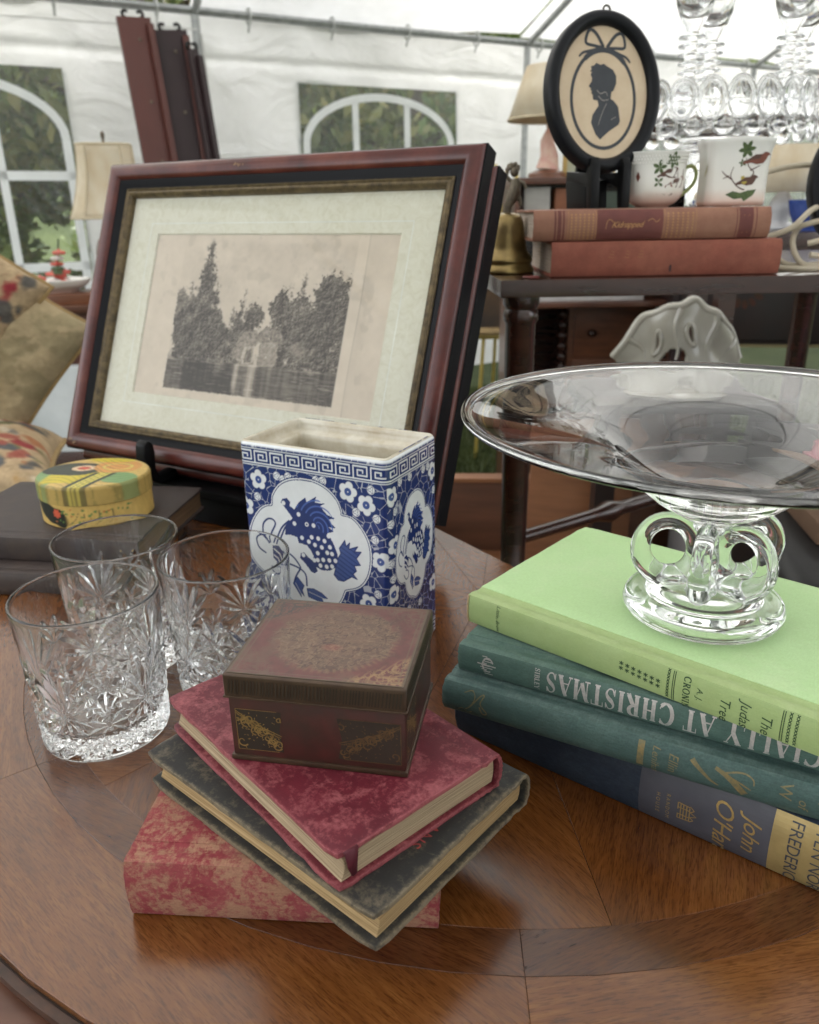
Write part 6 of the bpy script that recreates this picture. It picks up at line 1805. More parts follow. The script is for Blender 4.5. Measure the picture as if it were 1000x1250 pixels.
motif(lambda u, v, d: fmp(u * .98 + .001, (v - .034) * .98 + .034, d), pot, 1, 1, [[(0.006, 0.016), (-0.002, 0.020), (-0.010, 0.030), (-0.008, 0.040)], [(-0.008, 0.027), (-0.016, 0.032), (-0.020, 0.036)], [(-.012, .031), (-.018, .028)], [(0.004, 0.022), (0.014, 0.033), (0.008, 0.040), (0.004, .049)], [(0.010, 0.036), (0.020, .041)]],
      [(0.004, 0.0575, 0.0095, 6, .15), (0.001, 0.044, 0.0045, 5, .6)], [(0.009, 0.0265, 1.0, -1, 0), (0.017, 0.0490, 1.15, -1, 1)],
      [(-0.014, 0.0115), (-0.006, 0.0150), (0.002, 0.0130), (0.010, 0.0155), (0.019, 0.0165), (0.016, 0.0105), (0.007, 0.0040), (0.004, .0075), (-.004, .0065)])
ik = Ink(fmp, 0.0003); ik.poly([(.002, .030), (.005, .031), (.009, .024), (.006, .0215), (.003, .024)]); ik.build('painted_breast', YEL, pot)
ik = Ink(lambda u, v, d: Vector((-(wp(v) + d), -u, v)), 0.00015); ik.poly([(.015, .030), (.022, .036), (.024, .044), (.019, .040), (.014, .034)]); ik.build('painted_butterfly', YEL, pot)

# ---- brass bell
bl = thing('brass_bell', 'small brass hand bell with figural handle standing at the corner of the side table', 'bell', (0.1215, 0.985, SZ + 0.0003))
BR = simple('old_brass', (0.36, 0.26, 0.10, 1), 0.34, 0.5, (0.17, 0.12, 0.055, 1), 26, metal=0.85)
BR2 = simple('tarnished_brass', (0.20, 0.165, 0.115, 1), 0.5, 0.5, (0.075, 0.06, 0.045, 1), 90, metal=0.55)
pr = catmull([(0.0, 0.0), (0.0275, 0.0), (0.0325, 0.0015), (0.0315, 0.006), (0.0290, 0.0105), (0.0305, 0.0145), (0.0285, 0.0190), (0.0235, 0.0260), (0.0210, 0.040), (0.0185, 0.0560), (0.0150, 0.0640), (0.0075, 0.0670), (0, 0.0675)], 4); pr[0] = (0, 0); pr[-1] = (0, .0675)
MB().lathe([(max(r, 0), z) for r, z in pr], 48).build('bell_body', BR, bl, smooth=True)
m = MB()
m.tube([(0, 0, 0.066), (0.001, 0, 0.075), (0.005, 0, 0.084), (0.0075, 0, 0.092)], [0.0030, 0.0040, 0.0060, 0.0070], 10)       # legs and hips
m.tube([(-0.002, 0.001, 0.066), (-0.001, 0, 0.076), (0.004, 0, 0.088)], [0.0028, 0.0034, 0.0050], 8)
m.tube([(0.0070, 0, 0.090), (0.0080, 0, 0.098), (0.0065, 0, 0.104)], [0.0062, 0.0070, 0.0048], 10)                               # torso
m.ellipsoid((0.0060, -0.001, 0.1115), 0.0052, 0.0052, 0.0060, 12, 9)
m.tube([(0.0110, 0, 0.1010), (0.0170, -0.002, 0.0985), (0.0195, -0.003, 0.0935)], [0.0028, 0.0026, 0.0022], 8)
m.tube([(0.0020, 0, 0.1015), (-0.0030, -0.001, 0.107), (-0.0015, 0, 0.1150), (0.004, 0, .1195)], [0.0026, 0.0024, 0.0024, .003], 8)
m.tube([(0.0095, .001, 0.087), (0.0135, 0, 0.080), (0.0150, 0, 0.074)], [0.0040, 0.0028, 0.0012], 8)
for q in range(7): m.ellipsoid((0.004 + 0.006 * math.cos(q), 0.002 * math.sin(2 * q), 0.1165 + 0.003 * math.sin(q * 1.7)), 0.0028, 0.0028, 0.0026, 7, 5)
m.build('figural_handle', BR2, bl, smooth=True)
tag(MB().lathe([(0.0, 0), (0.009, 0), (0.0098, 0.0008), (0.009, 0.0018), (0, 0.002)], 20, None).build('red_disc', simple('red_wax', (0.16, 0.03, 0.025, 1), 0.5), None, smooth=True), 'small flat dark red disc lying at the edge of the side table', 'disc').location = (0.139, 0.905, SZ + 0.0003)

# ---- glass cake stand with scalloped rim, flutes on it
ck = thing('cake_stand', 'pressed glass cake stand with scalloped beaded rim behind the porcelain cups', 'cake stand', (0.4150, 1.185, SZ + 0.0003))
CR = 0.137; PZ = 0.170
pr = catmull([(0.0, 0.0), (0.070, 0.0), (0.092, 0.0015), (0.094, 0.0045), (0.086, 0.008), (0.060, 0.014), (0.040, 0.026), (0.026, 0.046), (0.0205, 0.070), (0.0215, 0.095), (0.031, 0.140), (0.036, 0.148), (0.033, 0.152), (0.040, 0.158), (0.060, 0.1645), (0.095, 0.167), (CR - .008, 0.169), (CR - 0.004, 0.1725), (CR - .010, 0.1750), (0.09, 0.1745), (0.0, 0.1745)], 3); pr[0] = (0, 0); pr[-1] = (0, .1745)
MB().lathe([(max(r, 0), z) for r, z in pr], 96).build('plate_and_stem', CRYSTAL, ck, smooth=True)
bead = MB()
bead.ellipsoid((0, 0, 0), 0.0032, 0.0150, 0.0225, 18, 14)
bead.tube([(0, 0.0155 * math.cos(a), 0.0228 * math.sin(a)) for a in np.linspace(0, 2 * math.pi, 29)[:-1]], 0.0036, 10, closed=True)
bead.tube([(-.0035, -0.012, -.001), (-.0035, 0, -.0018), (-.0035, 0.012, -.001)], 0.0016, 6)
bm_ = bead.mesh('rim_bead', CRYSTAL, smooth=True)
drop = MB(); drop.ellipsoid((0, 0, 0), 0.0050, 0.0145, 0.0115, 14, 10)
dm_ = drop.mesh('rim_drop', CRYSTAL, smooth=True)
for i in range(26):
    a = 2 * math.pi * (i + .15) / 26
    o = link('rim_bead', bm_, ck); o.location = (CR * math.cos(a), CR * math.sin(a), PZ + 0.0215); o.rotation_euler = (0, R(-6), a)
    a2 = a + math.pi / 26
    o = link('rim_drop', dm_, ck); o.location = ((CR + .001) * math.cos(a2), (CR + .001) * math.sin(a2), PZ - 0.0075); o.rotation_euler = (0, 0, a2)
# swirled ribs on the foot
m = MB()
for i in range(14):
    a = 2 * math.pi * i / 14
    pts = [((0.088 - 0.060 * t) * math.cos(a + 0.9 * t), (0.088 - 0.060 * t) * math.sin(a + .9 * t), 0.0085 + 0.040 * t ** 2.2) for t in np.linspace(0, 1, 9)]
    m.tube(pts, [0.0075 * (1 - .55 * t) for t in np.linspace(0, 1, 9)], 8)
m.build('swirled_ribs', CRYSTAL, ck, smooth=True)
FLUTES = 'champagne flutes on the cake stand'
pr = [(0.0, 0.0), (0.030, 0.0), (0.033, 0.001), (0.032, 0.0025), (0.014, 0.006), (0.0085, 0.0095)]
z = 0.0105
for i in range(9):
    rr_ = 0.0115 + 0.0006 * i
    pr += [(0.0072, z), (rr_, z + 0.0018), (rr_, z + 0.0038), (0.0074, z + 0.0062), (0.0070, z + 0.0085)]
    z += 0.0098
pr += [(0.0085, z), (0.0105, z + .004), (0.0165, z + 0.014), (0.0225, z + 0.030), (0.0265, z + 0.060), (0.0290, z + 0.105), (0.0300, z + 0.140), (0.0296, z + 0.141), (0.0284, z + 0.140), (0.0270, z + 0.105), (0.0245, z + .060), (0.0205, z + 0.034), (0.0140, z + 0.0215), (0.006, z + 0.0160), (0, z + 0.0152)]
fl_m = MB().lathe(pr, 40).mesh('flute', CRYSTAL, smooth=True)
for (x, y, ry, lab) in ((0.3630, 1.125, -3, 'champagne flute with ringed stem standing leftmost on the cake stand'), (0.4070, 1.180, 4, 'champagne flute standing second from the left on the cake stand'), (0.4900, 1.135, -2, 'champagne flute standing on the right part of the cake stand'), (0.5300, 1.190, 5, 'champagne flute standing rightmost on the cake stand at the picture edge')):
    o = link('champagne_flute', fl_m); o.location = (x, y, SZ + 0.0003 + 0.1756); o.rotation_euler = (0, R(ry) * .0, 0); tag(o, lab, 'glass', FLUTES)
# cord
cord = simple('cream_flex', (0.55, 0.48, 0.37, 1), 0.5, 0.4, (0.45, 0.39, 0.29, 1), 40)
m = MB()
def c3(pts): return catmull([Vector(p) for p in pts], 8)
def cat3(pts, k_=8):
    return [Vector(p) for p in catmull([tuple(p) for p in pts], k_)]
zz = SZ
for pts in ([(0.400, 0.985, zz + 0.102), (0.425, 0.99, zz + 0.108), (0.455, 0.99, zz + .113), (0.52, 1.0, zz + 0.115)],
            [(0.412, 0.96, zz + 0.035), (0.440, 0.95, zz + 0.046), (0.462, 0.95, zz + 0.066), (0.50, 0.97, zz + 0.075)],
            [(0.425, 0.97, zz + 0.030), (0.440, 0.955, zz + 0.008), (0.470, 0.95, zz + 0.006), (0.50, .955, zz + .012), (0.52, .97, zz + 0.03), (0.50, .985, zz + .05), (0.462, .97, zz + .048), (0.447, .955, zz + .03), (0.455, .94, zz + .008), (0.485, .935, zz + .006), (0.53, .95, zz + .008)],
            [(0.445, .96, zz + .045), (0.48, .945, zz + .055), (0.53, .96, zz + .050)], [(0.455, .935, zz + .030), (0.475, .928, zz + .034), (0.495, .93, zz + .026), (0.48, .93, zz + .016), (0.458, .932, zz + .018)],
            [(0.415, .975, zz + .004), (0.44, .94, zz + .003), (0.5, .93, zz + .003), (0.56, .95, zz + .003)]):
    m.tube(cat3(pts), 0.0032, 8)
tag(m.build('electric_cord', cord, None, smooth=True), 'cream electric cord coiled loosely on the side table beside the cake stand', 'cord')
ov2 = thing('oval_frame', 'black oval picture frame standing at the far right edge of the side table', 'picture', (0.5310, 0.950, TAB + 0.343), (R(-8), 0, R(-14)))
OA, OB = 0.072, 0.062 + 0.02
oval_ring('frame', [(0, 0.012), (0, -0.006), (0.002, -0.010), (0.010, -0.013), (0.018, -0.011), (0.024, -0.005), (0.024, 0.012)], EB2, ov2)
vs = [((OA - .02) * math.cos(a), 0.004, (OB - .02) * math.sin(a)) for a in np.linspace(0, 2 * math.pi, 49)[:-1]]
MB().add(vs, [tuple(range(48))]).build('backing', EB2, ov2)
MB().box(-0.02, 0.02, 0.0, 0.05, -0.095, -0.078).build('foot', EB2, ov2, bevel=0.002)
# ================================================================== LEFT BACKGROUND
WALN = simple('brown_furniture', (0.13, 0.050, 0.028, 1), 0.35, 0.5, (0.060, 0.024, 0.015, 1), 6, stretch=(1, 1, 6), coat=0.2)
CHERRY = simple('cherry_furniture', (0.20, 0.072, 0.033, 1), 0.38, 0.5, (0.105, 0.038, 0.019, 1), 7, stretch=(1.5, 1, 9), coat=0.15)
CLOTH = simple('white_tablecloth', (0.62, 0.64, 0.64, 1), 0.9, 0.2, (0.50, 0.53, 0.54, 1), 7, bump=(40, .4, .004))
# cloth-draped table
dt = thing('draped_table', 'long table draped to the ground with pale grey cloth at the left', 'table', (-1.25, 2.62, 0), (0, 0, R(6)))
MB().box(-0.85, 0.60, -0.32, 0.32, 0.640, 0.660).build('tabletop', WALN, dt)
nx_ = 150
X = np.linspace(-0.87, 0.62, nx_); Z = np.linspace(0.01, 0.664, 26)
XX, ZZ = np.meshgrid(X, Z)
fold = (1 - ZZ / 0.664)
YY = -0.335 - 0.05 * fold * (0.5 + 0.5 * np.sin(XX * 26 + 2.2 * np.sin(XX * 7))) - 0.02 * fold
front = grid_mesh('cloth', np.stack([XX, YY, ZZ], -1), CLOTH)
link('cloth_front', front, dt)
rows = []
for z in np.linspace(0.01, 0.664, 12):
    y = np.linspace(-0.335, 0.335, 40); rows.append(np.stack([0.62 + 0.04 * (1 - z / .664) * (0.5 + .5 * np.sin(y * 24)), y, np.full(40, z)], -1))
link('cloth_side', grid_mesh('cloth_side', np.array(rows), CLOTH), dt)
MB().box(-0.87, 0.62, -0.335, 0.335, 0.6605, 0.6645).build('cloth_top', CLOTH, dt)
for x in (-.8, .55):
    for y in (-.28, .28): MB().box(x - .02, x + .02, y - .02, y + .02, 0, .6395).build('leg', WALN, dt)
bxs = thing('drawer_chest', 'low brown wooden drawer chest standing on the grey draped table', 'chest', (-1.32, 2.60, 0.6650), (0, 0, R(6)))
MB().box(-0.62, 0.46, -0.27, 0.20, 0, 0.150).build('carcass', WALN, bxs, bevel=.003)
MB().box(-0.64, 0.48, -0.29, 0.22, 0.1505, 0.172).build('top', WALN, bxs, bevel=.004)
for x0, x1 in ((-.60, -.08), (-.06, .44)):
    d_ = MB().box(x0, x1, -0.278, -0.268, 0.012, 0.138).build('drawer', simple('dark_red_drawer', (0.085, 0.024, 0.018, 1), 0.35, 0.5, (0.05, 0.016, 0.012, 1), 8), bxs, bevel=.002)
    for x in (x0 + .10, x1 - .10): MB().ellipsoid((x, -0.288, 0.075), .013, .011, .013, 12, 8).build('knob', WALN, d_, smooth=True)
# books/trays under the flower dish
tr_ = tag(MB().box(-0.13, 0.13, -0.09, 0.09, 0, 0.030).build('wooden_tray', CHERRY, None, bevel=.003), 'small brown wooden tray on the drawer chest under the flower dish', 'tray'); tr_.location = (-0.995, 2.46, 0.8372); tr_.rotation_euler = (0, 0, R(12))
fd = thing('flower_dish', 'white porcelain dish heaped with red and white flowers on the drawer chest', 'ornament', (-1.035, 2.455, 0.8675))
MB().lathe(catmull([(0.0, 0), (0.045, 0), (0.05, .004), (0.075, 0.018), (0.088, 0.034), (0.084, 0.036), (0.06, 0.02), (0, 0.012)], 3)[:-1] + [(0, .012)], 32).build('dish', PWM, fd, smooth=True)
RF = simple('red_petals', (0.55, 0.06, 0.045, 1), 0.5, 0.4, (0.65, 0.20, 0.16, 1), 90); WF = simple('white_petals', (0.75, 0.70, 0.66, 1), 0.5); GF = simple('china_leaves', (0.10, 0.14, 0.07, 1), 0.5)
rg = random.Random(9)
for q in range(17):
    a = rg.uniform(0, 6.28); r = rg.uniform(0, 0.062); z = 0.03 + rg.uniform(0, 0.05) * (1 - r / .08)
    if q < 4: r, z = 0.030 * q / 3, 0.080 + 0.016 * q
    m = MB(); cx_, cy_ = r * math.cos(a), r * math.sin(a)
    for p in range(5):
        b = p * 1.2566
        m.ellipsoid((cx_ + .010 * math.cos(b), cy_ + .010 * math.sin(b), z), 0.010, 0.010, 0.006, 7, 5)
    m.ellipsoid((cx_, cy_, z + .006), 0.006, 0.006, .005, 6, 4)
    m.build('flower', (RF, WF, RF, GF)[q % 4], fd, smooth=True)
MB().tube([(0, 0, 0.02), (0.004, 0, 0.09), (0.015, 0, 0.15)], 0.003, 6).build('stalk', GF, fd)
jar = thing('jar', 'tiny blue and white jar on the drawer chest below the cream lamp', 'jar', (-0.895, 2.43, 0.8375))
MB().lathe(catmull([(0, 0), (0.016, 0), (0.026, .016), (0.027, .034), (0.018, .046), (0.018, .052), (0.014, .052), (0, .046)], 3)[:-1] + [(0, .046)], 24).build('jar_body', simple('blue_white_glaze', (0.70, 0.72, 0.75, 1), 0.2, 0.5, (0.03, 0.06, 0.25, 1), 45), jar, smooth=True)
MB().ellipsoid((0, 0, .055), .017, .017, .010, 14, 8).build('lid', simple('orange_glaze', (0.5, 0.20, 0.08, 1), 0.3), jar, smooth=True)

# lamp with cut-corner bell shade
SHADE = Nodes('cream_silk')
SHADE.color(SHADE.ramp(SHADE.noise(SHADE.coord((4, 4, 2)), 4, 5, .6), [(0.3, (0.62, 0.50, 0.33)), (0.6, (0.78, 0.71, 0.57)), (0.8, (0.82, 0.77, 0.66))]))
SHADE.set(Roughness=0.8)
tl = SHADE.n('ShaderNodeBsdfTranslucent'); mx = SHADE.n('ShaderNodeMixShader'); mx.inputs[0].default_value = .35; tl.inputs['Color'].default_value = (0.7, 0.6, .45, 1)
SHADE.l(SHADE.b.outputs[0], mx.inputs[1]); SHADE.l(tl.outputs[0], mx.inputs[2]); SHADE.l(mx.outputs[0], SHADE.out.inputs['Surface'])
SHADE = SHADE.m
TRIM = simple('cream_braid', (0.62, 0.52, 0.36, 1), 0.8)
def cutcorner(w, d, c): return [(-w + c, -d), (w - c, -d), (w, -d + c), (w, d - c), (w - c, d), (-w + c, d), (-w, d - c), (-w, -d + c)]
lp = thing('table_lamp', 'table lamp with cream cut corner bell shade behind the top left of the framed print', 'lamp', (-0.880, 2.55, 0.8375), (0, 0, R(14)))
rows = []; ntr = 12
for i in range(ntr + 1):
    t = i / ntr; w = 0.115 - 0.040 * t - 0.010 * math.sin(math.pi * t); z = 0.235 + 0.200 * t
    rows.append([(x, y, z) for x, y in cutcorner(w, w * .85, w * .36)])
sh = link('lamp_shade', grid_mesh('lamp_shade', np.array(rows), SHADE, wrap=True, smooth=False), lp)
sd = sh.modifiers.new('thick', 'SOLIDIFY'); sd.thickness = 0.002
for k_ in range(8):
    MB().tube([tuple(rows[i][k_]) for i in range(ntr + 1)], 0.0024, 5).build('shade_rib', TRIM, sh, smooth=True)
for i in (0, ntr): MB().tube([tuple(p) for p in rows[i]], 0.0032, 5, closed=True).build('shade_trim', TRIM, sh, smooth=True)
MB().lathe(catmull([(0, 0), (0.062, 0), (0.064, .012), (0.040, .02), (0.052, .07), (0.066, .12), (0.056, .17), (0.026, .205), (0.018, .22), (0, .222)], 3)[:-1] + [(0, .222)], 28).build('lamp_body', simple('brown_figured_glaze', (0.20, 0.13, 0.075, 1), 0.3, 0.5, (0.07, 0.045, 0.03, 1), 30), lp, smooth=True)
MB().tube([(0, 0, .222), (0, 0, .455)], .004, 8).build('lamp_rod', BR2, lp, smooth=True)
MB().ellipsoid((0, 0, .462), .006, .006, .012, 10, 8).build('finial', BR2, lp, smooth=True)

# bed rails leaning at the tent wall
RAIL = simple('red_brown_rail', (0.105, 0.028, 0.021, 1), 0.4, 0.4, (0.070, 0.020, 0.015, 1), 4, stretch=(1, 1, .3))
RAILD = simple('dark_plum_rail', (0.032, 0.016, 0.018, 1), 0.5, 0.35, (0.020, 0.010, 0.012, 1), 5)
IRON = simple('black_iron', (0.02, 0.02, 0.02, 1), 0.5, metal=.6)
def rail(label, s, w, mat, yaw, ztop, lean, roll, side=RAIL, name='bed_rail'):
    x, y = tw(s, -0.42)
    o = thing(name, label, 'bed rail', (x, y, 0.004), (R(lean), R(roll), TYAW + R(yaw)), 'wooden bed rails leaning on the tent wall')
    MB().box(-w / 2, w / 2, -0.014, 0.014, 0, ztop).build('plank', mat, o, bevel=.003)
    MB().box(w / 2 - .028, w / 2 + .004, -0.036, -0.0145, 0.02, ztop - .03).build('edge_strip', side, o, bevel=.003)
    for q in (-1, 1):
        a0 = 0 if q > 0 else math.pi
        pts = [(q * (w * .15 + .012) +   .014 * math.cos(t) * q, 0, ztop + 0.014 + .014 * math.sin(t)) for t in np.linspace(-1.5, 2.6, 12)]
        MB().tube(pts, .008, 8).build('iron_hook', IRON, o, smooth=True)
    for q in range(5): MB().ellipsoid((0.01, -0.0150, ztop - .1 - .28 * q), .008, .003, .008, 8, 6).build('bolt_head', BR2, o, smooth=True)
    return o
rail('tall red brown bed rail leaning on the tent wall with scrolled iron hooks on top', -0.27, 0.165, RAIL, 4, 1.995, -5.0, -2.6)
rail('tall dark plum bed rail with bolt heads leaning beside the red brown one', -0.125, 0.165, RAILD, -6, 1.955, -5.0, -2.6)
rail('narrow dark bed rail standing on edge nearest the tent pole', 0.015, 0.060, RAILD, 30, 1.86, -4.5, -2.0, RAILD)

# needlepoint cushions on a dark bench
def cushion(name, label, loc, rot, sx, sy, sz, paintfn, rg_seed, group='needlepoint cushions at the left edge'):
    o = thing(name, label, 'cushion', loc, rot, group)
    n = 120
    u = np.linspace(-1, 1, n)
    Uc, Vc = np.meshgrid(u, u)
    pil = (np.clip(1 - np.abs(Uc) ** 3.2, 0, 1) * np.clip(1 - np.abs(Vc) ** 3.2, 0, 1)) ** 0.45
    pin = 1 - 0.09 * (1 - np.abs(Vc)) * np.abs(Uc) ** 4 * 0
    shrinkx = 1 - 0.07 * (1 - Vc ** 2); shrinky = 1 - 0.07 * (1 - Uc ** 2)
    nz = fbm(Uc * 3 + rg_seed, Vc * 3, 4, rg_seed) - .5
    for sgn, nm in ((1, 'front_cover'), (-1, 'back_cover')):
        P = np.stack([Uc * sx * shrinkx, Vc * sy * shrinky, sgn * (sz * 1.25 * pil + 0.030 * nz * pil) - 0.03 * Vc * np.abs(Uc)], -1)
        col_ = paintfn(Uc, Vc, sgn)
        link(nm, grid_mesh(nm, P if sgn > 0 else P[::-1], WOOL, col_ if sgn > 0 else col_[::-1]), o)
    edge = []
    for (a0, b0, a1, b1) in ((-1, -1, 1, -1), (1, -1, 1, 1), (1, 1, -1, 1), (-1, 1, -1, -1)):
        for t in np.linspace(0, 1, 24)[:-1]:
            a, b = a0 + (a1 - a0) * t, b0 + (b1 - b0) * t
            edge.append((a * sx * (1 - .07 * (1 - b * b)), b * sy * (1 - .07 * (1 - a * a)), -0.03 * b * abs(a)))
    MB().tube(edge, .006, 7, closed=True).build('piping', simple('gold_piping', (0.36, 0.24, 0.10, 1), .8), o, smooth=True)
    return o
WOOL = paint_mat('needlepoint_wool', 0.95, 0.1, 0, (260, 0.9))
def floral(Uc, Vc, sgn):
    base = np.array([0.42, 0.31, 0.19]); n1 = fbm(Uc * 14, Vc * 14, 4, 31); C = base * (0.78 + .45 * n1[..., None])
    if sgn < 0: return C
    rg = np.random.default_rng(12)
    cols_ = [(0.26, 0.035, 0.045), (0.09, 0.10, 0.11), (0.34, 0.14, 0.07), (0.17, 0.16, 0.08), (0.42, 0.26, 0.11), (0.30, 0.09, 0.07), (0.08, 0.08, 0.08), (0.50, 0.41, 0.30)]
    for q in range(230):
        a, b = rg.uniform(-.95, .95, 2); r = rg.uniform(.02, .075); cc = np.array(cols_[q % 8])
        m = sstep(.03, -.02, np.hypot((Uc - a) * rg.uniform(.7, 1.6), Vc - b) - r + .16 * (fbm(Uc * 9 + q, Vc * 9, 3, q) - .5))
        C = C * (1 - m[..., None] * .92) + cc * m[..., None] * .92
    st = fbm(Uc * 70, Vc * 70, 2, 8)
    return C * (0.75 + .5 * st[..., None])
def plainwool(Uc, Vc, sgn):
    n1 = fbm(Uc * 5, Vc * 5, 4, 44); n2 = fbm(Uc * 40, Vc * 40, 3, 45)
    C = np.array([0.42, 0.33, 0.20]) * (0.72 + .4 * n1[..., None] + .25 * (n2[..., None] - .5))
    m = sstep(.55, .66, fbm(Uc * 4 + 4, Vc * 4, 4, 47)); return C * (1 - .3 * m[..., None]) + np.array([.13, .13, .07]) * .3 * m[..., None]
bench = thing('bench', 'dark low bench at the left edge carrying the needlepoint cushions', 'bench', (-0.95, 1.36, 0))
MB().box(-0.36, 0.30, -0.24, 0.30, 0.555, 0.600).build('seat', ST, bench, bevel=.004)
for x in (-.32, .26):
    for y in (-.2, .26): MB().box(x - .022, x + .022, y - .022, y + .022, 0, .5545).build('leg', ST, bench, bevel=.003)
cushion('cushion', 'flat flowered needlepoint cushion lying on the bench lowest at the left edge', (-0.860, 1.330, 0.658), (R(6), R(2), R(20)), 0.225, 0.20, 0.060, floral, 3)
cushion('cushion', 'plain tan wool cushion standing behind the flowered one at the left edge', (-0.855, 1.560, 0.835), (R(72), R(38), R(12)), 0.165, 0.175, 0.080, plainwool, 5)
cushion('cushion', 'flowered needlepoint cushion with gold piping propped upright in front at the left edge', (-0.925, 1.455, 0.930), (R(74), R(40), R(18)), 0.19, 0.20, 0.065, floral, 9)

# ================================================================== RIGHT BACKGROUND
# hutch with shelves behind the bell
hu = thing('shelf_unit', 'brown open shelf unit with boxes standing behind the brass bell', 'shelf', (0.315, 2.42, 0))
for z, dz in ((1.142, 0.018), (1.045, 0.016), (0.80, .016), (0.45, .016), (0.08, .016)): MB().box(0.0, 0.62, -0.02, 0.28, z, z + dz).build('shelf', WALN, hu, bevel=.002)
for x in (0.0, .605): MB().box(x, x + .015, -0.018, 0.278, 0, 1.1415).build('side_panel', WALN, hu)
MB().box(0, .62, .2805, .288, 0.02, 1.142).build('back_panel', ST, hu)
def shelf_item(label, x0, x1, z, h, c, cat='box', name='storage_box', d=0.14):
    o = MB().box(0, x1 - x0, 0, d, 0, h).build(name, simple('box_' + str(len(bpy.data.materials)), c, .6, .4), None, bevel=.003)
    o.location = (0.315 + x0, 2.43, z); return tag(o, label, cat, 'boxes on the shelf unit')
shelf_item('pale grey cardboard box on the upper shelf behind the bell', 0.030, 0.105, 1.0612, .075, (0.42, 0.40, 0.37, 1))
shelf_item('orange brown wooden box on the upper shelf beside the pale one', 0.120, 0.235, 1.0612, .070, (0.26, 0.10, 0.05, 1))
shelf_item('long white lidded box on the second shelf behind the bell', 0.03, 0.40, 0.8162, .11, (0.55, 0.53, 0.52, 1))
shelf_item('dark green box at the right of the upper shelf', 0.26, 0.42, 1.0612, .06, (0.06, 0.08, 0.06, 1))
l2 = thing('figurine_lamp', 'lamp with cream shade over a pink figurine base behind the oval portrait', 'lamp', (0.420, 2.50, 1.1605))
MB().lathe([(0.118, 0.155), (0.070, 0.290)], 40, None, caps=False).build('lamp_shade', SHADE, l2, smooth=True).modifiers.new('thick', 'SOLIDIFY').thickness = .002
MB().tube([(0.118 * math.cos(a), .118 * math.sin(a), .155) for a in np.linspace(0, 6.283, 41)[:-1]], .003, 5, closed=True).build('shade_trim', TRIM, l2)
MB().lathe([(0, 0), (0.055, 0), (0.055, .012), (0.035, .022), (0, .024)], 24).build('foot', CHERRY, l2, smooth=True)
m = MB(); m.tube([(0, 0, .024), (.004, 0, .06), (-.004, 0, .10), (.004, 0, .135)], [.034, .026, .020, .008], 12); m.ellipsoid((.004, 0, .142), .012, .012, .014, 10, 8)
m.tube([(.01, 0, .11), (.035, -.01, .10), (.04, -.012, .075)], [.008, .007, .006], 8)
m.build('figurine', simple('pink_porcelain', (0.52, 0.24, 0.20, 1), .35, .5, (0.62, 0.46, .36, 1), 38), l2, smooth=True)
MB().tube([(0, 0.02, .024), (0, .02, .29)], .004, 8).build('lamp_rod', BR2, l2)
pic2 = thing('small_painting', 'small gold framed painting with yellow flowers standing beside the figurine lamp', 'picture', (0.535, 2.47, 1.1605), (R(-6), 0, R(-8)))
MB().box(-.075, .075, 0, .014, 0, .135).build('frame', GOLD, pic2, bevel=.003)
MB().box(-.062, .062, -.002, -.0003, .012, .123).build('canvas', simple('flower_painting', (0.42, 0.36, 0.10, 1), .6, .3, (0.30, 0.33, 0.30, 1), 16), pic2)

# floor easel with dark painting
ea = thing('brass_easel', 'tall brass floor easel standing on the grass behind the side table leg', 'easel', (0.33, 3.50, 0))
YB_ = simple('bright_brass_tube', (0.55, 0.42, 0.10, 1), .35, .5, (0.45, .33, .08, 1), 20, metal=.4)
for p, q in (((-.02, 0, 0.0), (0.05, .03, 1.25)), ((0.30, 0, 0.0), (0.13, .03, 1.25)), ((0.10, .5, 0), (0.09, .05, 1.22))): MB().tube([p, q], .008, 8).build('leg', YB_, ea, smooth=True)
MB().tube([(-.08, -.02, .555), (.36, -.02, .555)], .008, 8).build('crossbar', YB_, ea, smooth=True)
pt = thing('dark_painting', 'dark oil painting in a gold frame resting on the brass floor easel', 'picture', (0.13, 3.455, 0.566), (R(-4), 0, 0))
m = sweep(.56, .42, [(0, -.02), (0, .004), (.012, .012), (.030, .004), (.034, -.004), (.034, -.02)])
fo = m.build('frame', simple('dull_gold_frame', (0.34, 0.24, 0.11, 1), .45, .5, (0.22, .15, .07, 1), 25, metal=.3), pt, smooth=False); fo.rotation_euler = (R(90), 0, 0)
MB().box(.03, .53, .004, .010, .03, .39).build('canvas', simple('dark_canvas', (0.035, 0.030, 0.028, 1), .45, .4, (0.10, .06, .03, 1), 9), pt)

# chest of drawers with spool turned corner
ch = thing('chest_of_drawers', 'reddish brown chest of drawers with dark knobs behind the side table', 'chest', (0.53, 2.62, 0))
MB().box(0, .50, 0, .40, .06, .98).build('carcass', CHERRY, ch, bevel=.003)
MB().box(-.02, .52, -.03, .41, .9805, 1.005).build('top', CHERRY, ch, bevel=.003)
for i in range(5):
    z0 = .10 + .172 * i
    d_ = MB().box(.02, .48, -.010, -.0005, z0, z0 + .160).build('drawer', CHERRY, ch, bevel=.002)
    for x in (.075, .425): MB().ellipsoid((x, -.022, z0 + .08), .015, .013, .013, 10, 7).build('knob', ST, d_, smooth=True)
m = MB(); m.lathe([(0.010 + .010 * abs(math.sin(math.pi * i / 4)), .06 + .0085 * i) for i in range(108)], 10, TR(-.022, -.01, 0)); m.build('spool_column', ST, ch, smooth=True)
for x in (.03, .47): MB().box(x - .02, x + .02, .01, .05, 0, .0595).build('foot', ST, ch)

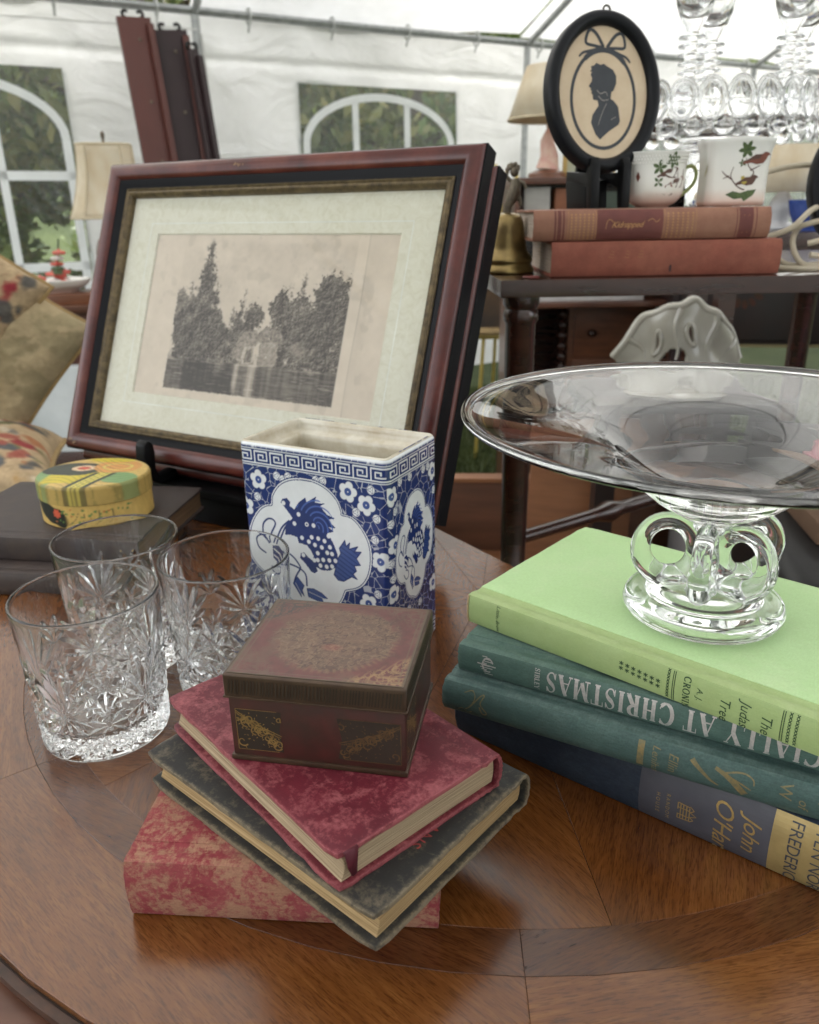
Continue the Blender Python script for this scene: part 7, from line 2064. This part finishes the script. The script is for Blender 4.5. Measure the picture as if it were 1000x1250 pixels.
# dark painted cabinet at the right
dc = thing('painted_cabinet', 'black painted cabinet with faded floral roundel on its door behind the white bowl', 'cabinet', (0.76, 2.30, 0), (0, 0, R(-9)))
BLK = simple('black_japanned', (0.016, 0.012, 0.012, 1), .4, .5, (0.03, .014, .012, 1), 10)
MB().box(0, .72, 0, .38, .70, 1.02).build('carcass', BLK, dc, bevel=.004)
for x in (.03, .69):
    for y in (.03, .35): MB().box(x - .02, x + .02, y - .02, y + .02, 0, .6995).build('leg', BLK, dc)
for x0, x1 in ((.02, .345), (.375, .70)): 
    d_ = MB().box(x0, x1, -.012, -.0005, .72, 1.0).build('door', BLK, dc, bevel=.003)
    ik = Ink(lambda u, v, d: Vector((u, -.012 - d, v)), .0006)
    cx_ = (x0 + x1) / 2
    for q in range(14):
        a = q * .45; r = .01 + .003 * q
        ik.disc(cx_ + r * math.cos(a), .86 + r * math.sin(a), .014, .008, 9, a)
    ik.build('floral_roundel', simple('faded_red_flower', (0.10, 0.030, 0.022, 1), .6, .3, (0.05, .035, .015, 1), 40), d_)
MB().box(.0, .72, -.014, -.0125, .700, .708).build('gilt_line', DULLGOLD, dc)
for q in range(3): MB().lathe([(0, 0), (.014, 0), (.014, .006), (0, .01)], 14, TR(.36, -.014, .78 + .09 * q, R(90))).build('silver_lock', simple('silver_metal', (.6, .6, .6, 1), .25, metal=.9), dc, smooth=True)

# white pierced bowl on a low dark stand
ps = thing('plinth', 'dark wooden plinth stand under the white pierced bowl', 'stand', (0.500, 1.48, 0))
MB().box(-.17, .17, -.13, .13, 0.70, .725).build('top', BLK, ps, bevel=.003)
for x in (-.14, .14):
    for y in (-.10, .10): MB().box(x - .018, x + .018, y - .018, y + .018, 0, .6995).build('leg', BLK, ps)
wb_ = thing('pierced_bowl', 'cream glazed porcelain shell bowl with oval piercings standing behind the glass compote', 'bowl', (0.505, 1.47, 0.7253), (0, 0, R(-6)))
GLZ = simple('cream_glaze', (0.44, 0.415, 0.355, 1), .22, .5, (0.34, .32, .27, 1), 12, coat=.4)
# an upright lobed shell wall with holes: front sheet in polar layout
outer_h = lambda t: 0.190 + 0.004 * math.sin(t * 9.0 + 1) + 0.003 * math.sin(t * 17) - 0.085 * abs(t) ** 2.6 * 1.0
nU_, nV_ = 72, 40
def shell(u, v, d):
    # u -1..1 across, v 0..1 up
    x = u * (0.072 + 0.042 * v ** .8) + .004 * math.sin(14 * v + u * 3)
    h = outer_h(u)
    zz_ = h * v * (1 - .12 * u * u)
    y = -0.055 * (1 - u * u) * (1 - .55 * v) + .006 * math.sin(u * 9) * v * v + d
    return (x, y, zz_)
holes = [(-.46, .70, .040, .115, -.55), (.13, .70, .075, .085, .1), (-.18, .44, .22, .17, 0), (.05, .12, .3, .08, 0)]
def inh(u, v):
    for a, b, ra, rb, rot in holes:
        x_, y_ = u - a, v - b; c, s_ = math.cos(rot), math.sin(rot)
        if ((x_ * c + y_ * s_) / ra) ** 2 + ((-x_ * s_ + y_ * c) / rb) ** 2 < 1: return True
    return False
vs = []; fs = []
for j in range(nV_ + 1):
    for i in range(nU_ + 1): vs.append(shell(-1 + 2 * i / nU_, j / nV_, 0))
for j in range(nV_):
    for i in range(nU_):
        if inh(-1 + 2 * (i + .5) / nU_, (j + .5) / nV_): continue
        a = j * (nU_ + 1) + i; fs.append((a, a + 1, a + nU_ + 2, a + nU_ + 1))
o = MB().add(vs, fs).build('shell_wall', GLZ, wb_, smooth=True)
md = o.modifiers.new('thick', 'SOLIDIFY'); md.thickness = .010; md.offset = 0
md = o.modifiers.new('soft', 'SUBSURF'); md.levels = 1; md.render_levels = 2
vs = [(x, -y + .02, z * .30) for x, y, z in vs]
o2 = MB().add(vs, [tuple(reversed(f)) for f in fs]).build('back_wall', GLZ, wb_, smooth=True)
md = o2.modifiers.new('thick', 'SOLIDIFY'); md.thickness = .008; md.offset = 0
for a, b, ra, rb, rot in holes[:2]:
    c, s_ = math.cos(rot), math.sin(rot); lp_ = []
    for t in np.linspace(0, 2 * math.pi, 25)[:-1]:
        x_, y_ = ra * 1.12 * math.cos(t), rb * 1.12 * math.sin(t)
        lp_.append(shell(a + x_ * c - y_ * s_, b + x_ * s_ + y_ * c, -.006))
    MB().tube(lp_, .0042, 8, closed=True).build('piercing_rim', GLZ, wb_, smooth=True)
MB().tube([shell(u, 1.0, 0) for u in np.linspace(-1, 1, 60)], .0075, 10).build('rolled_rim', GLZ, wb_, smooth=True)
for u0, u1 in ((-.62, -.80), (-.15, -.12), (.42, .46), (.70, .86)):
    MB().tube([shell(u0 + (u1 - u0) * t, .50 + .48 * t, -.004) for t in np.linspace(0, 1, 14)], [.002 + .004 * t for t in np.linspace(0, 1, 14)], 8).build('moulded_rib', GLZ, wb_, smooth=True)
MB().lathe([(0, 0), (.09, 0), (.095, .008), (.05, .016), (0, .018)], 32).build('foot', GLZ, wb_, smooth=True)

# wooden crate with slatted base and a leaning board beyond the table
PINE = simple('orange_brown_board', (0.27, 0.115, 0.048, 1), .5, .4, (0.17, .068, .028, 1), 5, stretch=(1, 8, 8))
PINE2 = simple('dark_board', (0.14, 0.058, 0.030, 1), .5, .4, (0.08, .034, .018, 1), 5, stretch=(1, 8, 8))
cr = thing('wooden_crate', 'open orange brown wooden crate with slatted base beyond the table edge', 'crate', (0.30, 1.30, 0.30), (0, 0, R(-4)))
MB().box(-.42, .46, .20, .222, 0.0, .262).build('back_board', PINE2, cr, bevel=.002)
MB().box(-.425, .465, .193, .229, .2625, .272).build('top_rail', PINE, cr, bevel=.002)
MB().box(-.42, -.40, -.25, .1995, 0.0, .255).build('side_board', PINE2, cr, bevel=.002)
MB().box(.44, .46, -.25, .1995, 0.0, .255).build('side_board', PINE2, cr, bevel=.002)
MB().box(-.42, .46, -.272, -.2505, 0.0, .12).build('front_board', PINE2, cr, bevel=.002)
for i in range(11):
    o = MB().box(-.398 + .076 * i, -.398 + .076 * i + .070, -.249, .199, .10, .112).build('slat', PINE, cr, bevel=.0015)
for x in (-.36, .40):
    for y in (-.22, .17): MB().box(x - .02, x + .02, y - .02, y + .02, -.30, -.0005).build('leg', PINE2, cr)
lb = thing('leaning_board', 'orange brown wooden drawer front leaning inside the crate under the compote rim', 'board', (0.325, 1.43, .414), (R(-14), R(3), R(-8)))
MB().box(-.10, .10, -.010, .010, 0, .245).build('panel', PINE, lb, bevel=.003)
MB().box(-.102, .102, -.014, .014, .2455, .262).build('edge', PINE2, lb, bevel=.003)
bd2 = thing('dark_leaning_board', 'dark brown plank standing right of the orange drawer front', 'board', (0.455, 1.44, .414), (R(-10), 0, R(-6)))
MB().box(-.028, .028, -.012, .012, 0, .30).build('panel', PINE2, bd2, bevel=.003)
gbx = tag(MB().box(-.09, .09, -.07, .07, 0, .20).build('grey_carton', simple('grey_card', (0.30, 0.29, 0.29, 1), .8, .3, (.25, .24, .24, 1), 8), None, bevel=.003), 'pale grey carton standing behind the stem of the compote', 'box'); gbx.location = (0.60, 1.36, .414)

# stool with black leather case, brown folder and pink magazine right behind the books
sl = thing('stool', 'low dark stool hidden behind the green books holding the black case', 'stool', (0.66, 0.98, 0))
MB().box(-.22, .30, -.20, .20, .50, .53).build('seat', ST, sl, bevel=.004)
for x in (-.18, .26):
    for y in (-.16, .16): MB().box(x - .018, x + .018, y - .018, y + .018, 0, .4995).build('leg', ST, sl)
bk = thing('black_case', 'soft black leather case lying behind the lime green book at the right edge', 'case', (0.68, 0.945, .5305), (0, 0, R(-6)))
LEA = simple('black_leather', (0.012, 0.012, 0.013, 1), .45, .5, (.008, .008, .009, 1), 30, bump=(220, .3, .0008))
MB().box(-.21, .24, -.15, .14, 0, .125).build('case_body', LEA, bk, bevel=.028, segs=4)
hp = cat3([(-.08, -.152, .08), (-.06, -.19, .10), (.02, -.20, .105), (.09, -.185, .10), (.11, -.152, .08)], 6)
MB().tube(hp, .007, 8).build('handle', LEA, bk, smooth=True)
fo_ = tag(MB().box(-.15, .20, -.10, .12, 0, .030).build('brown_folder', simple('brown_card', (0.23, 0.145, 0.095, 1), .7, .3, (.17, .10, .065, 1), 12), None, bevel=.004), 'brown card folder lying on the black case under the pink magazine', 'folder'); fo_.location = (0.70, 1.03, .6560); fo_.rotation_euler = (0, 0, R(-8))
mg = tag(MB().box(-.12, .16, -.08, .10, 0, .010).build('magazine', simple('pink_cover', (0.52, 0.12, 0.16, 1), .4, .5, (.42, .09, .13, 1), 9), None, bevel=.002), 'pink magazine lying on the brown folder behind the compote', 'magazine'); mg.location = (0.72, 1.04, .6863); mg.rotation_euler = (0, 0, R(-14))
mbk = thing('boxed_book', 'maroon boxed volume with gold lettering seen through the compote glass', 'book', (0.800, 1.19, .6865), (R(-8), 0, R(-12)))
MB().box(-.09, .13, 0, .045, 0, .150).build('slipcase', simple('maroon_case', (0.13, 0.028, 0.045, 1), .5, .4, (.09, .02, .03, 1), 20), mbk, bevel=.003)
MB().box(-.130, -.0905, 0.002, .043, 0, .148).build('grey_spine', simple('grey_spine', (0.16, .165, .19, 1), .6), mbk, bevel=.003)
ik = Ink(lambda u, v, d: Vector((u, -d, v)), .0004)
rg = random.Random(6)
for q in range(26): ik.disc(-.078 + .03 * rg.random(), .02 + .11 * rg.random(), .006, .003, 7, rg.uniform(0, 3))
ik.build('gilt_ornament', GOLD, mbk)
so = tag(MB().box(-.2, .25, -.06, .09, 0, .176).build('covered_box', simple('dark_box', (.03, .025, .024, 1), .6), None, bevel=.004), 'plain dark box standing behind the black case', 'box'); so.location = (0.78, 1.24, .5100)
sl2 = thing('stool', 'second low dark stool under the plain dark box behind the compote', 'stool', (0.80, 1.24, 0))
MB().box(-.24, .26, -.08, .14, .48, .5095).build('seat', ST, sl2, bevel=.004)
for x in (-.2, .22):
    for y in (-.05, .11): MB().box(x - .018, x + .018, y - .018, y + .018, 0, .4795).build('leg', ST, sl2)

# third lamp far right with cream shade, blue box below
l3 = thing('small_lamp', 'small lamp with plain cream drum shade behind the electric cord', 'lamp', (0.905, 2.02, 1.0215))
MB().lathe([(0.085, .085), (0.070, .185)], 32, None, caps=False).build('lamp_shade', SHADE, l3, smooth=True).modifiers.new('thick', 'SOLIDIFY').thickness = .002
MB().lathe(catmull([(0, 0), (.04, 0), (.042, .008), (.02, .02), (.03, .05), (.015, .08), (.005, .085), (0, .086)], 3)[:-1] + [(0, .086)], 24).build('lamp_body', simple('white_blue_base', (.6, .6, .62, 1), .3), l3, smooth=True)
MB().tube([(0, 0, .086), (0, 0, .180)], .004, 8).build('lamp_rod', BR2, l3)
tb3 = thing('sideboard', 'dark narrow sideboard carrying the small drum shade lamp', 'sideboard', (0.93, 2.02, 0))
MB().box(-.2, .3, -.20, .12, .98, 1.021).build('top', ST, tb3, bevel=.003)
for x in (-.17, .27):
    for y in (-.09, .09): MB().box(x - .02, x + .02, y - .02, y + .02, 0, .9795).build('leg', ST, tb3)
bb = thing('blue_dish', 'small deep blue china dish standing below the drum shade lamp', 'dish', (0.925, 1.90, 1.0215))
MB().lathe(catmull([(0, 0), (.030, 0), (.032, .004), (.046, .030), (.054, .062), (.051, .063), (.042, .032), (0, .010)], 3)[:-1] + [(0, .010)], 36).build('dish_body', simple('cobalt_dish', (0.025, .05, .21, 1), .2, .5, (.05, .09, .3, 1), 40), bb, smooth=True)
